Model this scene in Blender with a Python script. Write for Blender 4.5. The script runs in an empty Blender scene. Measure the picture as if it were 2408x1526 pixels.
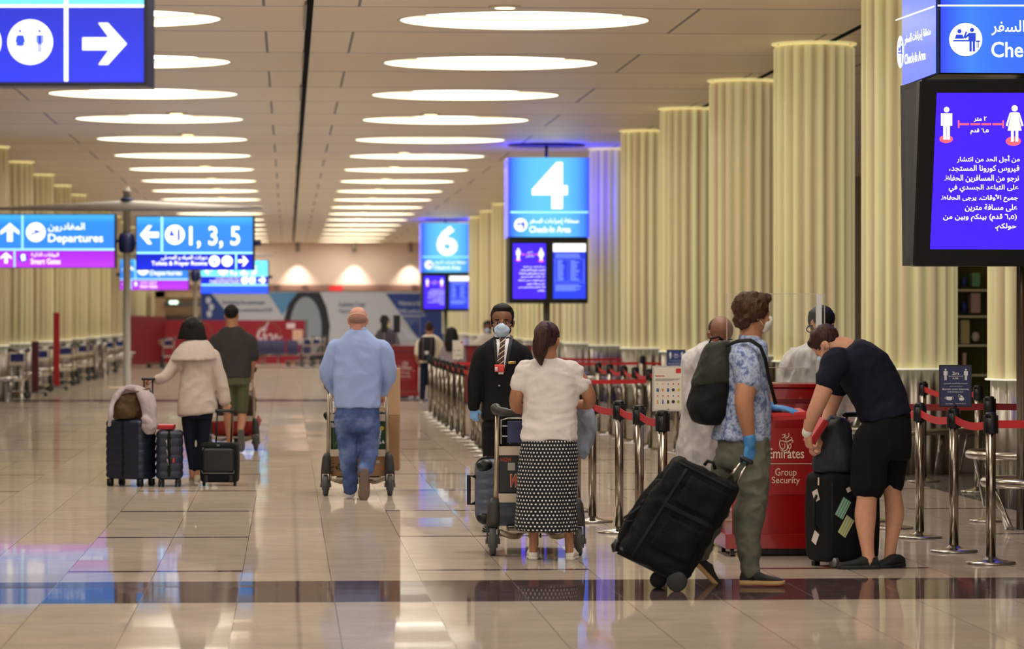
import bpy, bmesh, math, random
from mathutils import Vector as V, Matrix as M, noise

# ------------------------------------------------------------------ camera, world, exposure
F, HZ, CX, CH = 8000.0, 752.0, 1204.0, 1.6
TH = math.atan(527.0 / F)
FW = V((math.sin(TH), math.cos(TH), 0)); RT = V((math.cos(TH), -math.sin(TH), 0)); UP = V((0, 0, 1))
CAM = V((0, 0, CH))
SC = bpy.context.scene
COL = SC.collection
PI = math.pi
random.seed(7)

cd = bpy.data.cameras.new('camera')
cam = bpy.data.objects.new('camera', cd); COL.objects.link(cam)
cam.location = CAM; cam.rotation_euler = (PI / 2, 0, -TH)
cd.sensor_width = 36; cd.lens = F / 2408 * 36; cd.shift_y = -11 / 2408
cd.clip_start = .5; cd.clip_end = 500
cd.dof.use_dof = True; cd.dof.focus_distance = 24.5; cd.dof.aperture_fstop = 3.3
SC.camera = cam

w = bpy.data.worlds.new('world'); SC.world = w; w.use_nodes = True
w.node_tree.nodes['Background'].inputs[0].default_value = (1, .91, .82, 1)
w.node_tree.nodes['Background'].inputs[1].default_value = 1.25

SC.view_settings.view_transform = 'Standard'; SC.view_settings.look = 'None'
SC.view_settings.exposure = 0.38; SC.view_settings.gamma = 1
SC.view_settings.use_curve_mapping = False
SC.cycles.max_bounces = 7; SC.cycles.diffuse_bounces = 4; SC.cycles.glossy_bounces = 4
SC.cycles.transmission_bounces = 4; SC.cycles.transparent_max_bounces = 10
SC.cycles.caustics_reflective = True; SC.cycles.blur_glossy = .6; SC.cycles.caustics_refractive = False
SC.cycles.sample_clamp_indirect = 4

# ------------------------------------------------------------------ pixel helpers (2408 x 1526 frame)
def pt(px, py, D): return CAM + FW * D + RT * ((px - CX) / F * D) + UP * ((HZ - py) / F * D)
def gd(py): return F * CH / (py - HZ)
def gp(px, py):
    p = pt(px, py, gd(py)); p.z = 0; return p
def xy(X, D):                       # hall coordinate X at camera depth D
    return V((X, (D - X * math.sin(TH)) / math.cos(TH), 0))

# ------------------------------------------------------------------ materials
MATS = {}
def srgb(c):
    return tuple((x / 12.92 if x <= .04045 else ((x + .055) / 1.055) ** 2.4) for x in (v / 255 for v in c))
def mat(name, col=(200, 200, 200), rough=.6, metal=0, emit=0, ecol=None, bump=0, bscale=60, var=0, vscale=8, spec=.5, coat=0, alpha=1, sample=True, sheen=0):
    if name in MATS: return MATS[name]
    m = bpy.data.materials.new(name); MATS[name] = m; m.use_nodes = True
    nt = m.node_tree; b = nt.nodes['Principled BSDF']
    c = srgb(col) + (1,)
    b.inputs['Base Color'].default_value = c; b.inputs['Roughness'].default_value = rough
    b.inputs['Metallic'].default_value = metal; b.inputs['Specular IOR Level'].default_value = spec
    b.inputs['Coat Weight'].default_value = coat; b.inputs['Alpha'].default_value = alpha
    if sheen: b.inputs['Sheen Weight'].default_value = sheen
    if emit:
        b.inputs['Emission Color'].default_value = srgb(ecol or col) + (1,); b.inputs['Emission Strength'].default_value = emit
        if not sample: m.cycles.emission_sampling = 'NONE'
    tc = None
    if bump or var:
        tc = nt.nodes.new('ShaderNodeTexCoord')
    if var:
        n = nt.nodes.new('ShaderNodeTexNoise'); n.inputs['Scale'].default_value = vscale; n.inputs['Detail'].default_value = 5
        nt.links.new(tc.outputs['Object'], n.inputs['Vector'])
        mp = nt.nodes.new('ShaderNodeMapRange'); mp.inputs[1].default_value = .3; mp.inputs[2].default_value = .7
        mp.inputs[3].default_value = 1 - var; mp.inputs[4].default_value = 1 + var
        nt.links.new(n.outputs[0], mp.inputs[0])
        mx = nt.nodes.new('ShaderNodeVectorMath'); mx.operation = 'SCALE'; mx.inputs[0].default_value = c[:3]
        nt.links.new(mp.outputs[0], mx.inputs['Scale']); nt.links.new(mx.outputs[0], b.inputs['Base Color'])
    if bump:
        n2 = nt.nodes.new('ShaderNodeTexNoise'); n2.inputs['Scale'].default_value = bscale; n2.inputs['Detail'].default_value = 3
        nt.links.new(tc.outputs['Object'], n2.inputs['Vector'])
        bp = nt.nodes.new('ShaderNodeBump'); bp.inputs['Strength'].default_value = bump; bp.inputs['Distance'].default_value = .01
        nt.links.new(n2.outputs[0], bp.inputs['Height']); nt.links.new(bp.outputs[0], b.inputs['Normal'])
    return m
class NT:
    """tiny helper to write node graphs"""
    def __init__(s, name):
        s.m = bpy.data.materials.new(name); MATS[name] = s.m; s.m.use_nodes = True; s.t = s.m.node_tree
        s.b = s.t.nodes['Principled BSDF']
    def n(s, typ, **kw):
        x = s.t.nodes.new('ShaderNode' + typ)
        for k, v in kw.items(): setattr(x, k, v)
        return x
    def l(s, a, b): s.t.links.new(a, b)
    def math(s, op, a, b=None, c=None):
        x = s.n('Math', operation=op)
        for i, v in enumerate((a, b, c)):
            if v is None: continue
            if isinstance(v, (int, float)): x.inputs[i].default_value = v
            else: s.l(v, x.inputs[i])
        return x.outputs[0]
    def mix(s, f, a, b):
        x = s.n('Mix', data_type='RGBA')
        for i, v in ((0, f), (6, a), (7, b)):
            if isinstance(v, (int, float)): x.inputs[i].default_value = v
            elif isinstance(v, tuple): x.inputs[i].default_value = v + (1,) if len(v) == 3 else v
            else: s.l(v, x.inputs[i])
        return x.outputs[2]
    def noise(s, vec, scale, detail=3, rough=.5):
        x = s.n('TexNoise'); x.inputs['Scale'].default_value = scale; x.inputs['Detail'].default_value = detail; x.inputs['Roughness'].default_value = rough
        if vec is not None: s.l(vec, x.inputs['Vector'])
        return x.outputs[0]
    def xyz(s, x, y, z):
        c = s.n('CombineXYZ')
        for i, v in enumerate((x, y, z)):
            if isinstance(v, (int, float)): c.inputs[i].default_value = v
            else: s.l(v, c.inputs[i])
        return c.outputs[0]
    def ramp(s, f, stops):
        r = s.n('ValToRGB'); e = r.color_ramp.elements
        while len(e) > 1: e.remove(e[-1])
        e[0].position = stops[0][0]; e[0].color = stops[0][1] + (1,)
        for p, c in stops[1:]:
            q = e.new(p); q.color = c + (1,)
        s.l(f, r.inputs[0]); return r.outputs[0]

# ------------------------------------------------------------------ object helpers
def root_of(o):
    while o.parent: o = o.parent
    return o
def thing(name, label, cat, loc=(0, 0, 0), group=None):
    o = bpy.data.objects.new(name, None); COL.objects.link(o); o.location = loc; o.empty_display_size = .1
    o['label'] = label; o['category'] = cat; o['kind'] = 'thing'
    if group: o['group'] = group
    return o
def tag(o, label, cat, group=None):
    o['label'] = label; o['category'] = cat; o['kind'] = 'thing'
    if group: o['group'] = group
    return o
def obj(name, bm, m, parent=None, smooth=True, label=None, kind=None, origin=None):
    """link a bmesh (world coordinates) as one mesh object, below parent or at origin"""
    off = V(root_of(parent).location) if parent else V(origin or (0, 0, 0))
    if off.length: bmesh.ops.translate(bm, verts=bm.verts, vec=-off)
    me = bpy.data.meshes.new(name); bm.to_mesh(me); bm.free()
    if smooth:
        me.polygons.foreach_set('use_smooth', [True] * len(me.polygons))
        if smooth == 'auto': me.set_sharp_from_angle(angle=.6)
    for q in (m if isinstance(m, (list, tuple)) else [m]): me.materials.append(q)
    o = bpy.data.objects.new(name, me); COL.objects.link(o)
    if parent: o.parent = parent
    elif origin: o.location = origin
    if label: o['label'] = label
    if kind: o['kind'] = kind
    return o
def struct(name, bm, m, smooth=False):
    return obj(name, bm, m, None, smooth, kind='structure')
KIDS = {}
def kids(o):
    return [c for c in bpy.data.objects if c.parent == o]
def dup(root, loc, label, group=None, rotz=0, tree=None):
    tree = tree or [(c, [(d, []) for d in kids(c)]) for c in kids(root)]
    r = root.copy(); COL.objects.link(r); r.location = loc; r.rotation_euler = (0, 0, rotz); r['label'] = label
    if group: r['group'] = group
    def rec(par, tr):
        for c, sub in tr:
            k = c.copy(); COL.objects.link(k); k.parent = par; rec(k, sub)
    rec(r, tree)
    return r
def tree_of(root): return [(c, [(d, []) for d in kids(c)]) for c in kids(root)]

B = bmesh.new
def loft(bm, rings, cap=True):
    vs = [[bm.verts.new(p) for p in r] for r in rings]
    n = len(vs[0])
    for a, b in zip(vs, vs[1:]):
        for i in range(n): bm.faces.new((a[i], a[(i + 1) % n], b[(i + 1) % n], b[i]))
    if cap:
        bm.faces.new(list(reversed(vs[0]))); bm.faces.new(vs[-1])
    return bm
def sring(c, u, v, n=24, e=2.3):
    out = []
    for i in range(n):
        a = 2 * PI * i / n; ca, sa = math.cos(a), math.sin(a)
        out.append(c + u * (math.copysign(abs(ca) ** (2 / e), ca)) + v * (math.copysign(abs(sa) ** (2 / e), sa)))
    return out
def frames(pts):
    T = []
    for i in range(len(pts)):
        a = pts[max(i - 1, 0)]; b = pts[min(i + 1, len(pts) - 1)]
        T.append((b - a).normalized())
    n = T[0].orthogonal().normalized(); out = []
    for t in T:
        n = (n - t * n.dot(t))
        n = n.normalized() if n.length > 1e-6 else t.orthogonal().normalized()
        out.append((n.copy(), t.cross(n)))
    return out
def tube(bm, pts, r, n=10, round_=False, flat=1.0, cap=True):
    pts = [V(p) for p in pts]
    rr = list(r) if isinstance(r, (list, tuple)) else [r] * len(pts)
    fr = frames(pts)
    rings = []
    if round_:
        t0 = (pts[0] - pts[1]).normalized()
        for k in (80, 45, 20):
            a = math.radians(k); rings.append(sring(pts[0] + t0 * rr[0] * math.sin(a), fr[0][0] * rr[0] * math.cos(a), fr[0][1] * rr[0] * math.cos(a) * flat, n, 2))
    for p, q, (u, v) in zip(pts, rr, fr): rings.append(sring(p, u * q, v * q * flat, n, 2))
    if round_:
        t1 = (pts[-1] - pts[-2]).normalized(); u, v = fr[-1]
        for k in (20, 45, 80):
            a = math.radians(k); rings.append(sring(pts[-1] + t1 * rr[-1] * math.sin(a), u * rr[-1] * math.cos(a), v * rr[-1] * math.cos(a) * flat, n, 2))
    return loft(bm, rings, cap)
def curve(pts, k=6):
    """Catmull-Rom through pts"""
    pts = [V(p) for p in pts]; out = []
    for i in range(len(pts) - 1):
        p0 = pts[max(i - 1, 0)]; p1 = pts[i]; p2 = pts[i + 1]; p3 = pts[min(i + 2, len(pts) - 1)]
        for j in range(k):
            t = j / k
            out.append(.5 * ((2 * p1) + (p2 - p0) * t + (2 * p0 - 5 * p1 + 4 * p2 - p3) * t * t + (3 * p1 - p0 - 3 * p2 + p3) * t ** 3))
    out.append(pts[-1]); return out
def ell(bm, c, r, rot=None, seg=20, rings=12):
    c = V(c); R = rot or M.Identity(3); r = V(r) if not isinstance(r, (int, float)) else V((r, r, r))
    g = bmesh.ops.create_uvsphere(bm, u_segments=seg, v_segments=rings, radius=1)
    for v in g['verts']: v.co = c + R @ V((v.co.x * r.x, v.co.y * r.y, v.co.z * r.z))
    return bm
def box(bm, c, s, rot=None, bev=0, seg=2):
    c = V(c); R = rot or M.Identity(3); s = V(s)
    g = bmesh.ops.create_cube(bm, size=1); vs = g['verts']
    for v in vs: v.co = V((v.co.x * s.x, v.co.y * s.y, v.co.z * s.z))
    if bev:
        es = list({e for v in vs for e in v.link_edges})
        r = bmesh.ops.bevel(bm, geom=es, offset=bev, segments=seg, affect='EDGES', profile=.5)
        vs = list({v for f in r['faces'] for v in f.verts} | {v for v in vs if v.is_valid})
    for v in vs: v.co = c + R @ v.co
    return vs
def bx(bm, x0, y0, z0, x1, y1, z1, bev=0):
    return box(bm, ((x0 + x1) / 2, (y0 + y1) / 2, (z0 + z1) / 2), (abs(x1 - x0), abs(y1 - y0), abs(z1 - z0)), None, bev)
def lathe(bm, prof, c=(0, 0, 0), n=32, cap=True):
    c = V(c)
    return loft(bm, [[c + V((r * math.cos(2 * PI * i / n), r * math.sin(2 * PI * i / n), z)) for i in range(n)] for r, z in prof], cap)
def poly(bm, pts):
    bm.faces.new([bm.verts.new(p) for p in pts]); return bm
def slab(bm, pts, d):
    """closed prism: planar outline pts extruded by vector d"""
    return loft(bm, [[V(p) for p in pts], [V(p) + d for p in pts]])
def evaluated(bm, mods):
    me = bpy.data.meshes.new('tmp'); bm.to_mesh(me); bm.free()
    o = bpy.data.objects.new('tmp', me); COL.objects.link(o)
    for typ, kw in mods:
        q = o.modifiers.new('m', typ)
        for k, v in kw.items(): setattr(q, k, v)
    dg = bpy.context.evaluated_depsgraph_get(); ev = o.evaluated_get(dg)
    out = bmesh.new(); out.from_mesh(ev.data)
    bpy.data.objects.remove(o); bpy.data.meshes.remove(me)
    return out
def remesh(bm, voxel=.01, it=5, fac=.5):
    bmesh.ops.recalc_face_normals(bm, faces=bm.faces)
    return evaluated(bm, [('REMESH', dict(mode='VOXEL', voxel_size=voxel)), ('SMOOTH', dict(factor=fac, iterations=it))])
def wrinkle(bm, amp, scale=9, stretch=(1, 1, .5), seed=0, fine=0):
    """cloth folds: ridged noise along the normals"""
    bm.normal_update(); o = V((seed * 13.7, seed * 7.1, 0)); mv = []
    for v in bm.verts:
        p = V((v.co.x * stretch[0], v.co.y * stretch[1], v.co.z * stretch[2])) * scale + o
        q = noise.noise_vector(p * .6) * .5
        d = (1 - 3 * abs(noise.noise(p + q))) * .75 + noise.noise(p * .5) * .6 + (1 - 3 * abs(noise.noise(p * 2.1 + q * 1.5))) * .3
        if fine: d += noise.noise(p * 4) * fine
        mv.append(v.normal * d * amp)
    for v, d in zip(bm.verts, mv): v.co += d
    return bm
# ================================================================== THE HALL
HC = 5.0                      # ceiling height
OV = .86                      # the recessed lights are slightly oval across the hall
YD = [38.55 + 6.43 * k for k in range(-6, 18)]
DX = (-2.17, 2.68)            # the two rows of round lights
COLX = (-5.97, 6.47)
YEND, YBEG, XL, XR = 150.0, -6.0, -12.0, 13.5

def floor_material():
    g = NT('polished_granite'); geo = g.n('NewGeometry'); sp = g.n('SeparateXYZ'); g.l(geo.outputs['Position'], sp.inputs[0])
    X, Y = sp.outputs[0], sp.outputs[1]
    u = g.math('DIVIDE', g.math('ADD', X, .29), .553); vv = g.math('DIVIDE', g.math('SUBTRACT', Y, .35), 1.18)
    iu, iv = g.math('FLOOR', u), g.math('FLOOR', vv)
    fu, fv = g.math('FRACT', u), g.math('FRACT', vv)
    j = g.math('MAXIMUM', g.math('LESS_THAN', fu, .010), g.math('MULTIPLY', g.math('LESS_THAN', fv, .010), .35))
    wn = g.n('TexWhiteNoise', noise_dimensions='2D'); g.l(g.xyz(iu, iv, 0), wn.inputs['Vector'])
    pos = geo.outputs['Position']
    c1 = g.ramp(g.noise(pos, 3.0, 6, .65), [(.3, srgb((168, 154, 138))), (.7, srgb((187, 173, 158)))])
    c2 = g.mix(g.math('MULTIPLY', wn.outputs[0], .35), c1, srgb((152, 138, 124)))
    fleck = g.noise(pos, 70, 2)
    c2 = g.mix(g.math('MULTIPLY', g.math('GREATER_THAN', fleck, .62), .18), c2, srgb((120, 104, 92)))
    # dark inlaid band across the hall and short dark strips
    def between(v, a, b): return g.math('MULTIPLY', g.math('GREATER_THAN', v, a), g.math('LESS_THAN', v, b))
    fy = g.math('FRACT', g.math('DIVIDE', g.math('SUBTRACT', Y, 21.68), 3.4))
    strip = g.math('LESS_THAN', fy, .034)
    fx = g.math('FRACT', g.math('DIVIDE', g.math('ADD', X, 1.396), 2.212))
    strip = g.math('MULTIPLY', strip, g.math('LESS_THAN', fx, .5))
    strip = g.math('MULTIPLY', strip, g.math('GREATER_THAN', Y, 21))
    fb = g.math('FRACT', g.math('DIVIDE', g.math('SUBTRACT', Y, 19.3), 47.6))
    band = g.math('LESS_THAN', fb, 1.58 / 47.6)
    dk = g.math('MAXIMUM', strip, band)
    c3 = g.mix(dk, c2, g.ramp(g.noise(pos, 9, 5), [(.3, srgb((60, 46, 48))), (.7, srgb((84, 66, 66)))]))
    side = g.math('MAXIMUM', g.math('GREATER_THAN', X, 6.1), g.math('LESS_THAN', X, -5.6))
    c3 = g.mix(g.math('MULTIPLY', side, g.math('SUBTRACT', 1, dk)), c3, g.ramp(g.noise(pos, 9, 5), [(.3, srgb((96, 88, 84))), (.7, srgb((122, 112, 106)))]))
    jc = g.mix(dk, srgb((118, 104, 92)), srgb((120, 108, 104)))
    c4 = g.mix(j, c3, jc)
    # every slab lies a hair out of level; the polish is a little wavy along the hall
    w2 = g.n('TexWhiteNoise', noise_dimensions='2D'); g.l(g.xyz(g.math('ADD', iu, 31.7), iv, 0), w2.inputs['Vector'])
    s2 = g.n('SeparateColor'); g.l(w2.outputs['Color'], s2.inputs[0])
    ty = g.math('MULTIPLY', g.math('SUBTRACT', s2.outputs[0], .5), .006)
    tx = g.math('MULTIPLY', g.math('SUBTRACT', s2.outputs[1], .5), .0006)
    wav = g.noise(g.xyz(g.math('MULTIPLY', X, .25), g.math('MULTIPLY', Y, 1.6), iu), 1.5, 3, .55)
    ty = g.math('ADD', ty, g.math('MULTIPLY', g.math('SUBTRACT', wav, .5), .005))
    nv = g.n('VectorMath', operation='NORMALIZE'); g.l(g.xyz(tx, ty, 1), nv.inputs[0]); pass
    rg = g.math('ADD', .028, g.math('MULTIPLY', wn.outputs[0], .03))
    df = g.n('BsdfDiffuse'); gl = g.n('BsdfGlossy'); ms = g.n('MixShader'); ms.inputs[0].default_value = .40
    g.l(c4, df.inputs['Color']); g.l(rg, gl.inputs['Roughness']); g.l(nv.outputs[0], gl.inputs['Normal'])
    g.l(df.outputs[0], ms.inputs[1]); g.l(gl.outputs[0], ms.inputs[2])
    g.l(ms.outputs[0], g.t.nodes['Material Output'].inputs['Surface']); g.t.nodes.remove(g.b)
    return g.m
def ceiling_material():
    g = NT('ceiling_panel'); geo = g.n('NewGeometry'); sp = g.n('SeparateXYZ'); g.l(geo.outputs['Position'], sp.inputs[0])
    X, Y = sp.outputs[0], sp.outputs[1]
    v = g.math('DIVIDE', g.math('SUBTRACT', Y, 38.55 - 1.6), 3.215); iv = g.math('FLOOR', v); fv = g.math('FRACT', v)
    j = g.math('LESS_THAN', fv, .016)
    odd = g.math('FRACT', g.math('MULTIPLY', iv, .5))            # 0 rows with lights, .5 rows without
    isodd = g.math('GREATER_THAN', odd, .25)
    def line(x0): return g.math('LESS_THAN', g.math('ABSOLUTE', g.math('SUBTRACT', X, x0)), .016)
    def orr(*a):
        r = a[0]
        for q in a[1:]: r = g.math('MAXIMUM', r, q)
        return r
    jl = g.math('MULTIPLY', g.math('SUBTRACT', 1, isodd), orr(line(4.5), line(-4.0), line(7.6), line(-7.2)))
    jo = g.math('MULTIPLY', isodd, orr(line(-.26), line(.77), line(6.4), line(-5.9)))
    jj = orr(j, jl, jo)
    wn = g.n('TexWhiteNoise', noise_dimensions='1D'); g.l(iv, wn.inputs['W'])
    c = g.mix(wn.outputs[0], srgb((250, 231, 202)), srgb((244, 224, 195)))
    c = g.mix(jj, c, srgb((96, 84, 72)))
    g.l(c, g.b.inputs['Base Color']); g.b.inputs['Roughness'].default_value = .45; g.b.inputs['Specular IOR Level'].default_value = .35
    return g.m
FLOOR_M, CEIL_M = floor_material(), ceiling_material()
bm = B(); bx(bm, XL, YBEG, -.2, XR, YEND, 0); struct('floor', bm, FLOOR_M)

# ceiling with round holes for the recessed lights
bm = B(); R0, CELL, NS = 1.41, 1.6, 48
def quad(x0, y0, x1, y1): poly(bm, [(x0, y0, HC), (x0, y1, HC), (x1, y1, HC), (x1, y0, HC)])
ycur = YBEG
for y in YD:
    if y - CELL < YBEG: continue
    quad(XL, ycur, XR, y - CELL); ycur = y + CELL
    xs = XL
    for x in DX:
        quad(xs, y - CELL, x - CELL, y + CELL); xs = x + CELL
        ci, sq = [], []
        for i in range(NS):
            a = 2 * PI * i / NS; c, s = math.cos(a), math.sin(a); k = CELL / max(abs(c), abs(s))
            ci.append(bm.verts.new((x + R0 * c, y + OV * R0 * s, HC))); sq.append(bm.verts.new((x + k * c, y + k * s, HC)))
        for i in range(NS): bm.faces.new((ci[i], sq[i], sq[(i + 1) % NS], ci[(i + 1) % NS]))
    quad(xs, y - CELL, XR, y + CELL)
quad(XL, ycur, XR, YEND)
bmesh.ops.recalc_face_normals(bm, faces=bm.faces)
struct('ceiling', bm, CEIL_M)
bm = B(); bx(bm, XL, YBEG, HC + .5, XR, YEND, HC + .6); struct('trim_1', bm, mat('plenum', (40, 38, 36), .9))

LIGHT_M = mat('lamp_diffuser', (255, 250, 235), .5, emit=4.2, ecol=(255, 250, 240))
RIM_M = mat('lamp_rim', (238, 228, 206), .4)
WARM_M = mat('downlight_lens', (255, 240, 200), .4, emit=5, ecol=(255, 222, 160), sample=False)
ORD = ['first', 'second', 'third', 'fourth', 'fifth', 'sixth', 'seventh', 'eighth', 'ninth', 'tenth', 'eleventh', 'twelfth', 'thirteenth', 'fourteenth', 'fifteenth', 'sixteenth', 'seventeenth', 'eighteenth', 'nineteenth', 'twentieth']
def squash(bm, y):
    for v in bm.verts: v.co.y = y + (v.co.y - y) * OV
proto = None
for side, x in zip(('left', 'right'), DX):
    for k, y in enumerate(YD):
        n = k - 6
        lab = ('large round recessed light in the %s ceiling row, %s from the near end' % (side, ORD[n])) if n >= 0 else 'large round recessed light of the %s ceiling row above the photo top edge' % side
        grp = ('round recessed lights of the %s ceiling row' if n >= 0 else 'round recessed lights of the %s row above the frame') % side
        if proto is None:
            proto = thing('ceiling_light', lab, 'ceiling light', (x, y, HC), grp)
            bm = B(); lathe(bm, [(R0, -.004), (R0 + .02, -.012), (R0 + .035, 0), (R0 + .01, .14), (R0 - .02, .16)], (x, y, HC), NS, False); squash(bm, y); obj('rim', bm, RIM_M, proto)
            bm = B(); lathe(bm, [(R0 - .015, .12), (R0 * .9, .145), (R0 * .6, .17), (.01, .18)], (x, y, HC), NS, True); squash(bm, y); obj('diffuser', bm, LIGHT_M, proto)
            pt_tree = tree_of(proto)
        else: dup(proto, (x, y, HC), lab, grp, 0, pt_tree)
dproto = None
for side, x in (('left', -1.83), ('right', 2.35)):
    for n in range(-5, 18):
        if side == 'right' and n in (1, 2, 4): continue
        if side == 'left' and n in (0, 1, 2, 5): continue
        y = 36.84 + 6.43 * n
        lab = 'small warm round downlight just before the %s large light of the %s row' % (ORD[n], side) if n >= 0 else 'small warm downlight in the ceiling nearer than the photo shows'
        if dproto is None:
            dproto = thing('downlight', lab, 'downlight', (x, y, HC), 'small downlights above the frame')
            bm = B(); lathe(bm, [(.11, -.02), (.17, -.022), (.18, 0), (.16, .0)], (x, y, HC), 24, False); obj('rim', bm, RIM_M, dproto)
            bm = B(); lathe(bm, [(.12, -.018), (.06, -.012), (.005, -.01)], (x, y, HC), 24, True); obj('lens', bm, WARM_M, dproto)
            L = bpy.data.lights.new('beam', 'SPOT'); L.energy = 170; L.color = (1, .94, .87); L.spot_size = math.radians(140); L.spot_blend = 1; L.shadow_soft_size = .12
            lo = bpy.data.objects.new('beam', L); COL.objects.link(lo); lo.parent = dproto; lo.location = (0, 0, -.05)
            dtree = tree_of(dproto)
        else: dup(dproto, (x, y, HC), lab, 'small downlights between the round lights' if n >= 0 else 'small downlights above the frame', 0, dtree)

# dark slot with track down the middle of the ceiling
bm = B(); bx(bm, .20, YBEG, HC - .012, .275, YEND - 1, HC + .02); struct('trim_2', bm, mat('slot_black', (5, 5, 5), .9, spec=.1))
bm = B()
for y0 in range(0, 18): bx(bm, .19 - .012 * (y0 % 2), 30 + y0 * 6.4, HC - .04, .205, 33.1 + y0 * 6.4, HC - .011)
struct('trim_3', bm, mat('slot_edge', (150, 132, 110), .5))
for i, X in enumerate((6.62, -6.12)):
    bm = B(); bx(bm, X - .04, YBEG, HC - .006, X + .04, YEND - 1, HC + .01); struct('trim_%d' % (4 + i), bm, MATS['slot_black'])

# ---- walls
WALL_M = mat('wall_paint', (232, 208, 190), .8)
DIM_M = mat('dark_panel', (70, 62, 56), .6)
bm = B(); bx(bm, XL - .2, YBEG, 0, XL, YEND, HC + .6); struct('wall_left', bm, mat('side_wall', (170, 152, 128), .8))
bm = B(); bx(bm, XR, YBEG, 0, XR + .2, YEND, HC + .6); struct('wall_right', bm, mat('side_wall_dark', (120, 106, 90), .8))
bm = B(); bx(bm, XL, YEND, 3.12, XR, YEND + .3, HC + .6)
bx(bm, XL, YEND, 0, -7.3, YEND + .3, 3.12); bx(bm, 9.0, YEND, 0, XR, YEND + .3, 3.12)
bx(bm, XL, YEND + 5, 0, XR, YEND + 5.2, 3.2); bx(bm, XL, YEND + .3, 3.12, XR, YEND + 5, 3.2)
struct('wall_end', bm, WALL_M)
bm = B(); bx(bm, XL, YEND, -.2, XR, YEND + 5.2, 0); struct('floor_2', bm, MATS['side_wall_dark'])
bm = B(); bx(bm, -7.3, YEND - .14, 2.9, 9, YEND - .02, 3.14); struct('trim_6', bm, mat('dull_rose', (150, 112, 96), .7))

# wall washers high on the end wall
for i, px in enumerate((700, 833, 965)):
    p = pt(px, 592, 1); k = (YEND - .55 - 0) / p.y; q = V((p.x * k, YEND - .55, 4.72))
    t = thing('wall_washer', 'warm downlight above the %s scallop of light on the far wall' % ('left', 'middle', 'right')[i], 'wall light', q, 'wall washers on the far wall')
    bm = B(); lathe(bm, [(.07, -.12), (.1, -.14), (.1, .27)], q, 16); obj('housing', bm, mat('washer_metal', (150, 140, 126), .4, .6), t)
    L = bpy.data.lights.new('beam', 'SPOT'); L.energy = 230; L.color = (1, .88, .78); L.spot_size = math.radians(80); L.spot_blend = .8; L.shadow_soft_size = .06
    lo = bpy.data.objects.new('beam', L); COL.objects.link(lo); lo.parent = t; lo.location = (0, 0, -.2); lo.rotation_euler = (math.radians(8), 0, 0)

# ---- fluted, softly lit columns with steel base and bumper ring
def column_material():
    g = NT('lit_fluted_panel'); tc = g.n('TexCoord'); sp = g.n('SeparateXYZ'); g.l(tc.outputs['Object'], sp.inputs[0])
    ang = g.math('ARCTAN2', sp.outputs[1], sp.outputs[0])
    oi = g.n('ObjectInfo')
    nz = g.noise(g.xyz(g.math('MULTIPLY', ang, 3.2), g.math('MULTIPLY', oi.outputs['Random'], 40), g.math('MULTIPLY', sp.outputs[2], .04)), 1.3, 2)
    flu = g.math('ADD', g.math('MULTIPLY', g.math('COSINE', g.math('MULTIPLY', ang, 20)), .5), .5)
    c = g.ramp(nz, [(.35, srgb((214, 190, 148))), (.65, srgb((222, 216, 158)))])
    g.l(c, g.b.inputs['Base Color']); g.l(c, g.b.inputs['Emission Color'])
    st = g.math('ADD', .0, g.math('ADD', g.math('MULTIPLY', flu, .22), g.math('MULTIPLY', nz, .20)))
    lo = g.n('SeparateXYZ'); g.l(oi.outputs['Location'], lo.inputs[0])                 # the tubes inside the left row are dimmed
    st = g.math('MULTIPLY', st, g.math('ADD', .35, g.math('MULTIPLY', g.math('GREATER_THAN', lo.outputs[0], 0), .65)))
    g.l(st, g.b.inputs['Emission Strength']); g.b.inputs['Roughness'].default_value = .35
    g.m.cycles.emission_sampling = 'NONE'
    return g.m
COLM = column_material()
STEEL = mat('brushed_steel', (190, 184, 176), .22, 1)
CHROME = mat('polished_steel', (214, 210, 204), .1, 1)
def steel_flutes():
    g = NT('steel_cladding'); g.b.inputs['Metallic'].default_value = 1; g.b.inputs['Roughness'].default_value = .42
    g.b.inputs['Base Color'].default_value = srgb((166, 158, 146)) + (1,); return g.m
STEELF = steel_flutes()
GLASSLIP = mat('glass_lip', (240, 240, 225), .1, emit=.35, ecol=(255, 250, 225), sample=False)
def fring(c, r, z, amp, n=20, seg=160):
    out = []
    for i in range(seg):
        a = 2 * PI * i / seg; q = r + amp * math.cos(n * a); out.append(c + V((q * math.cos(a), q * math.sin(a), z)))
    return out
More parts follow.
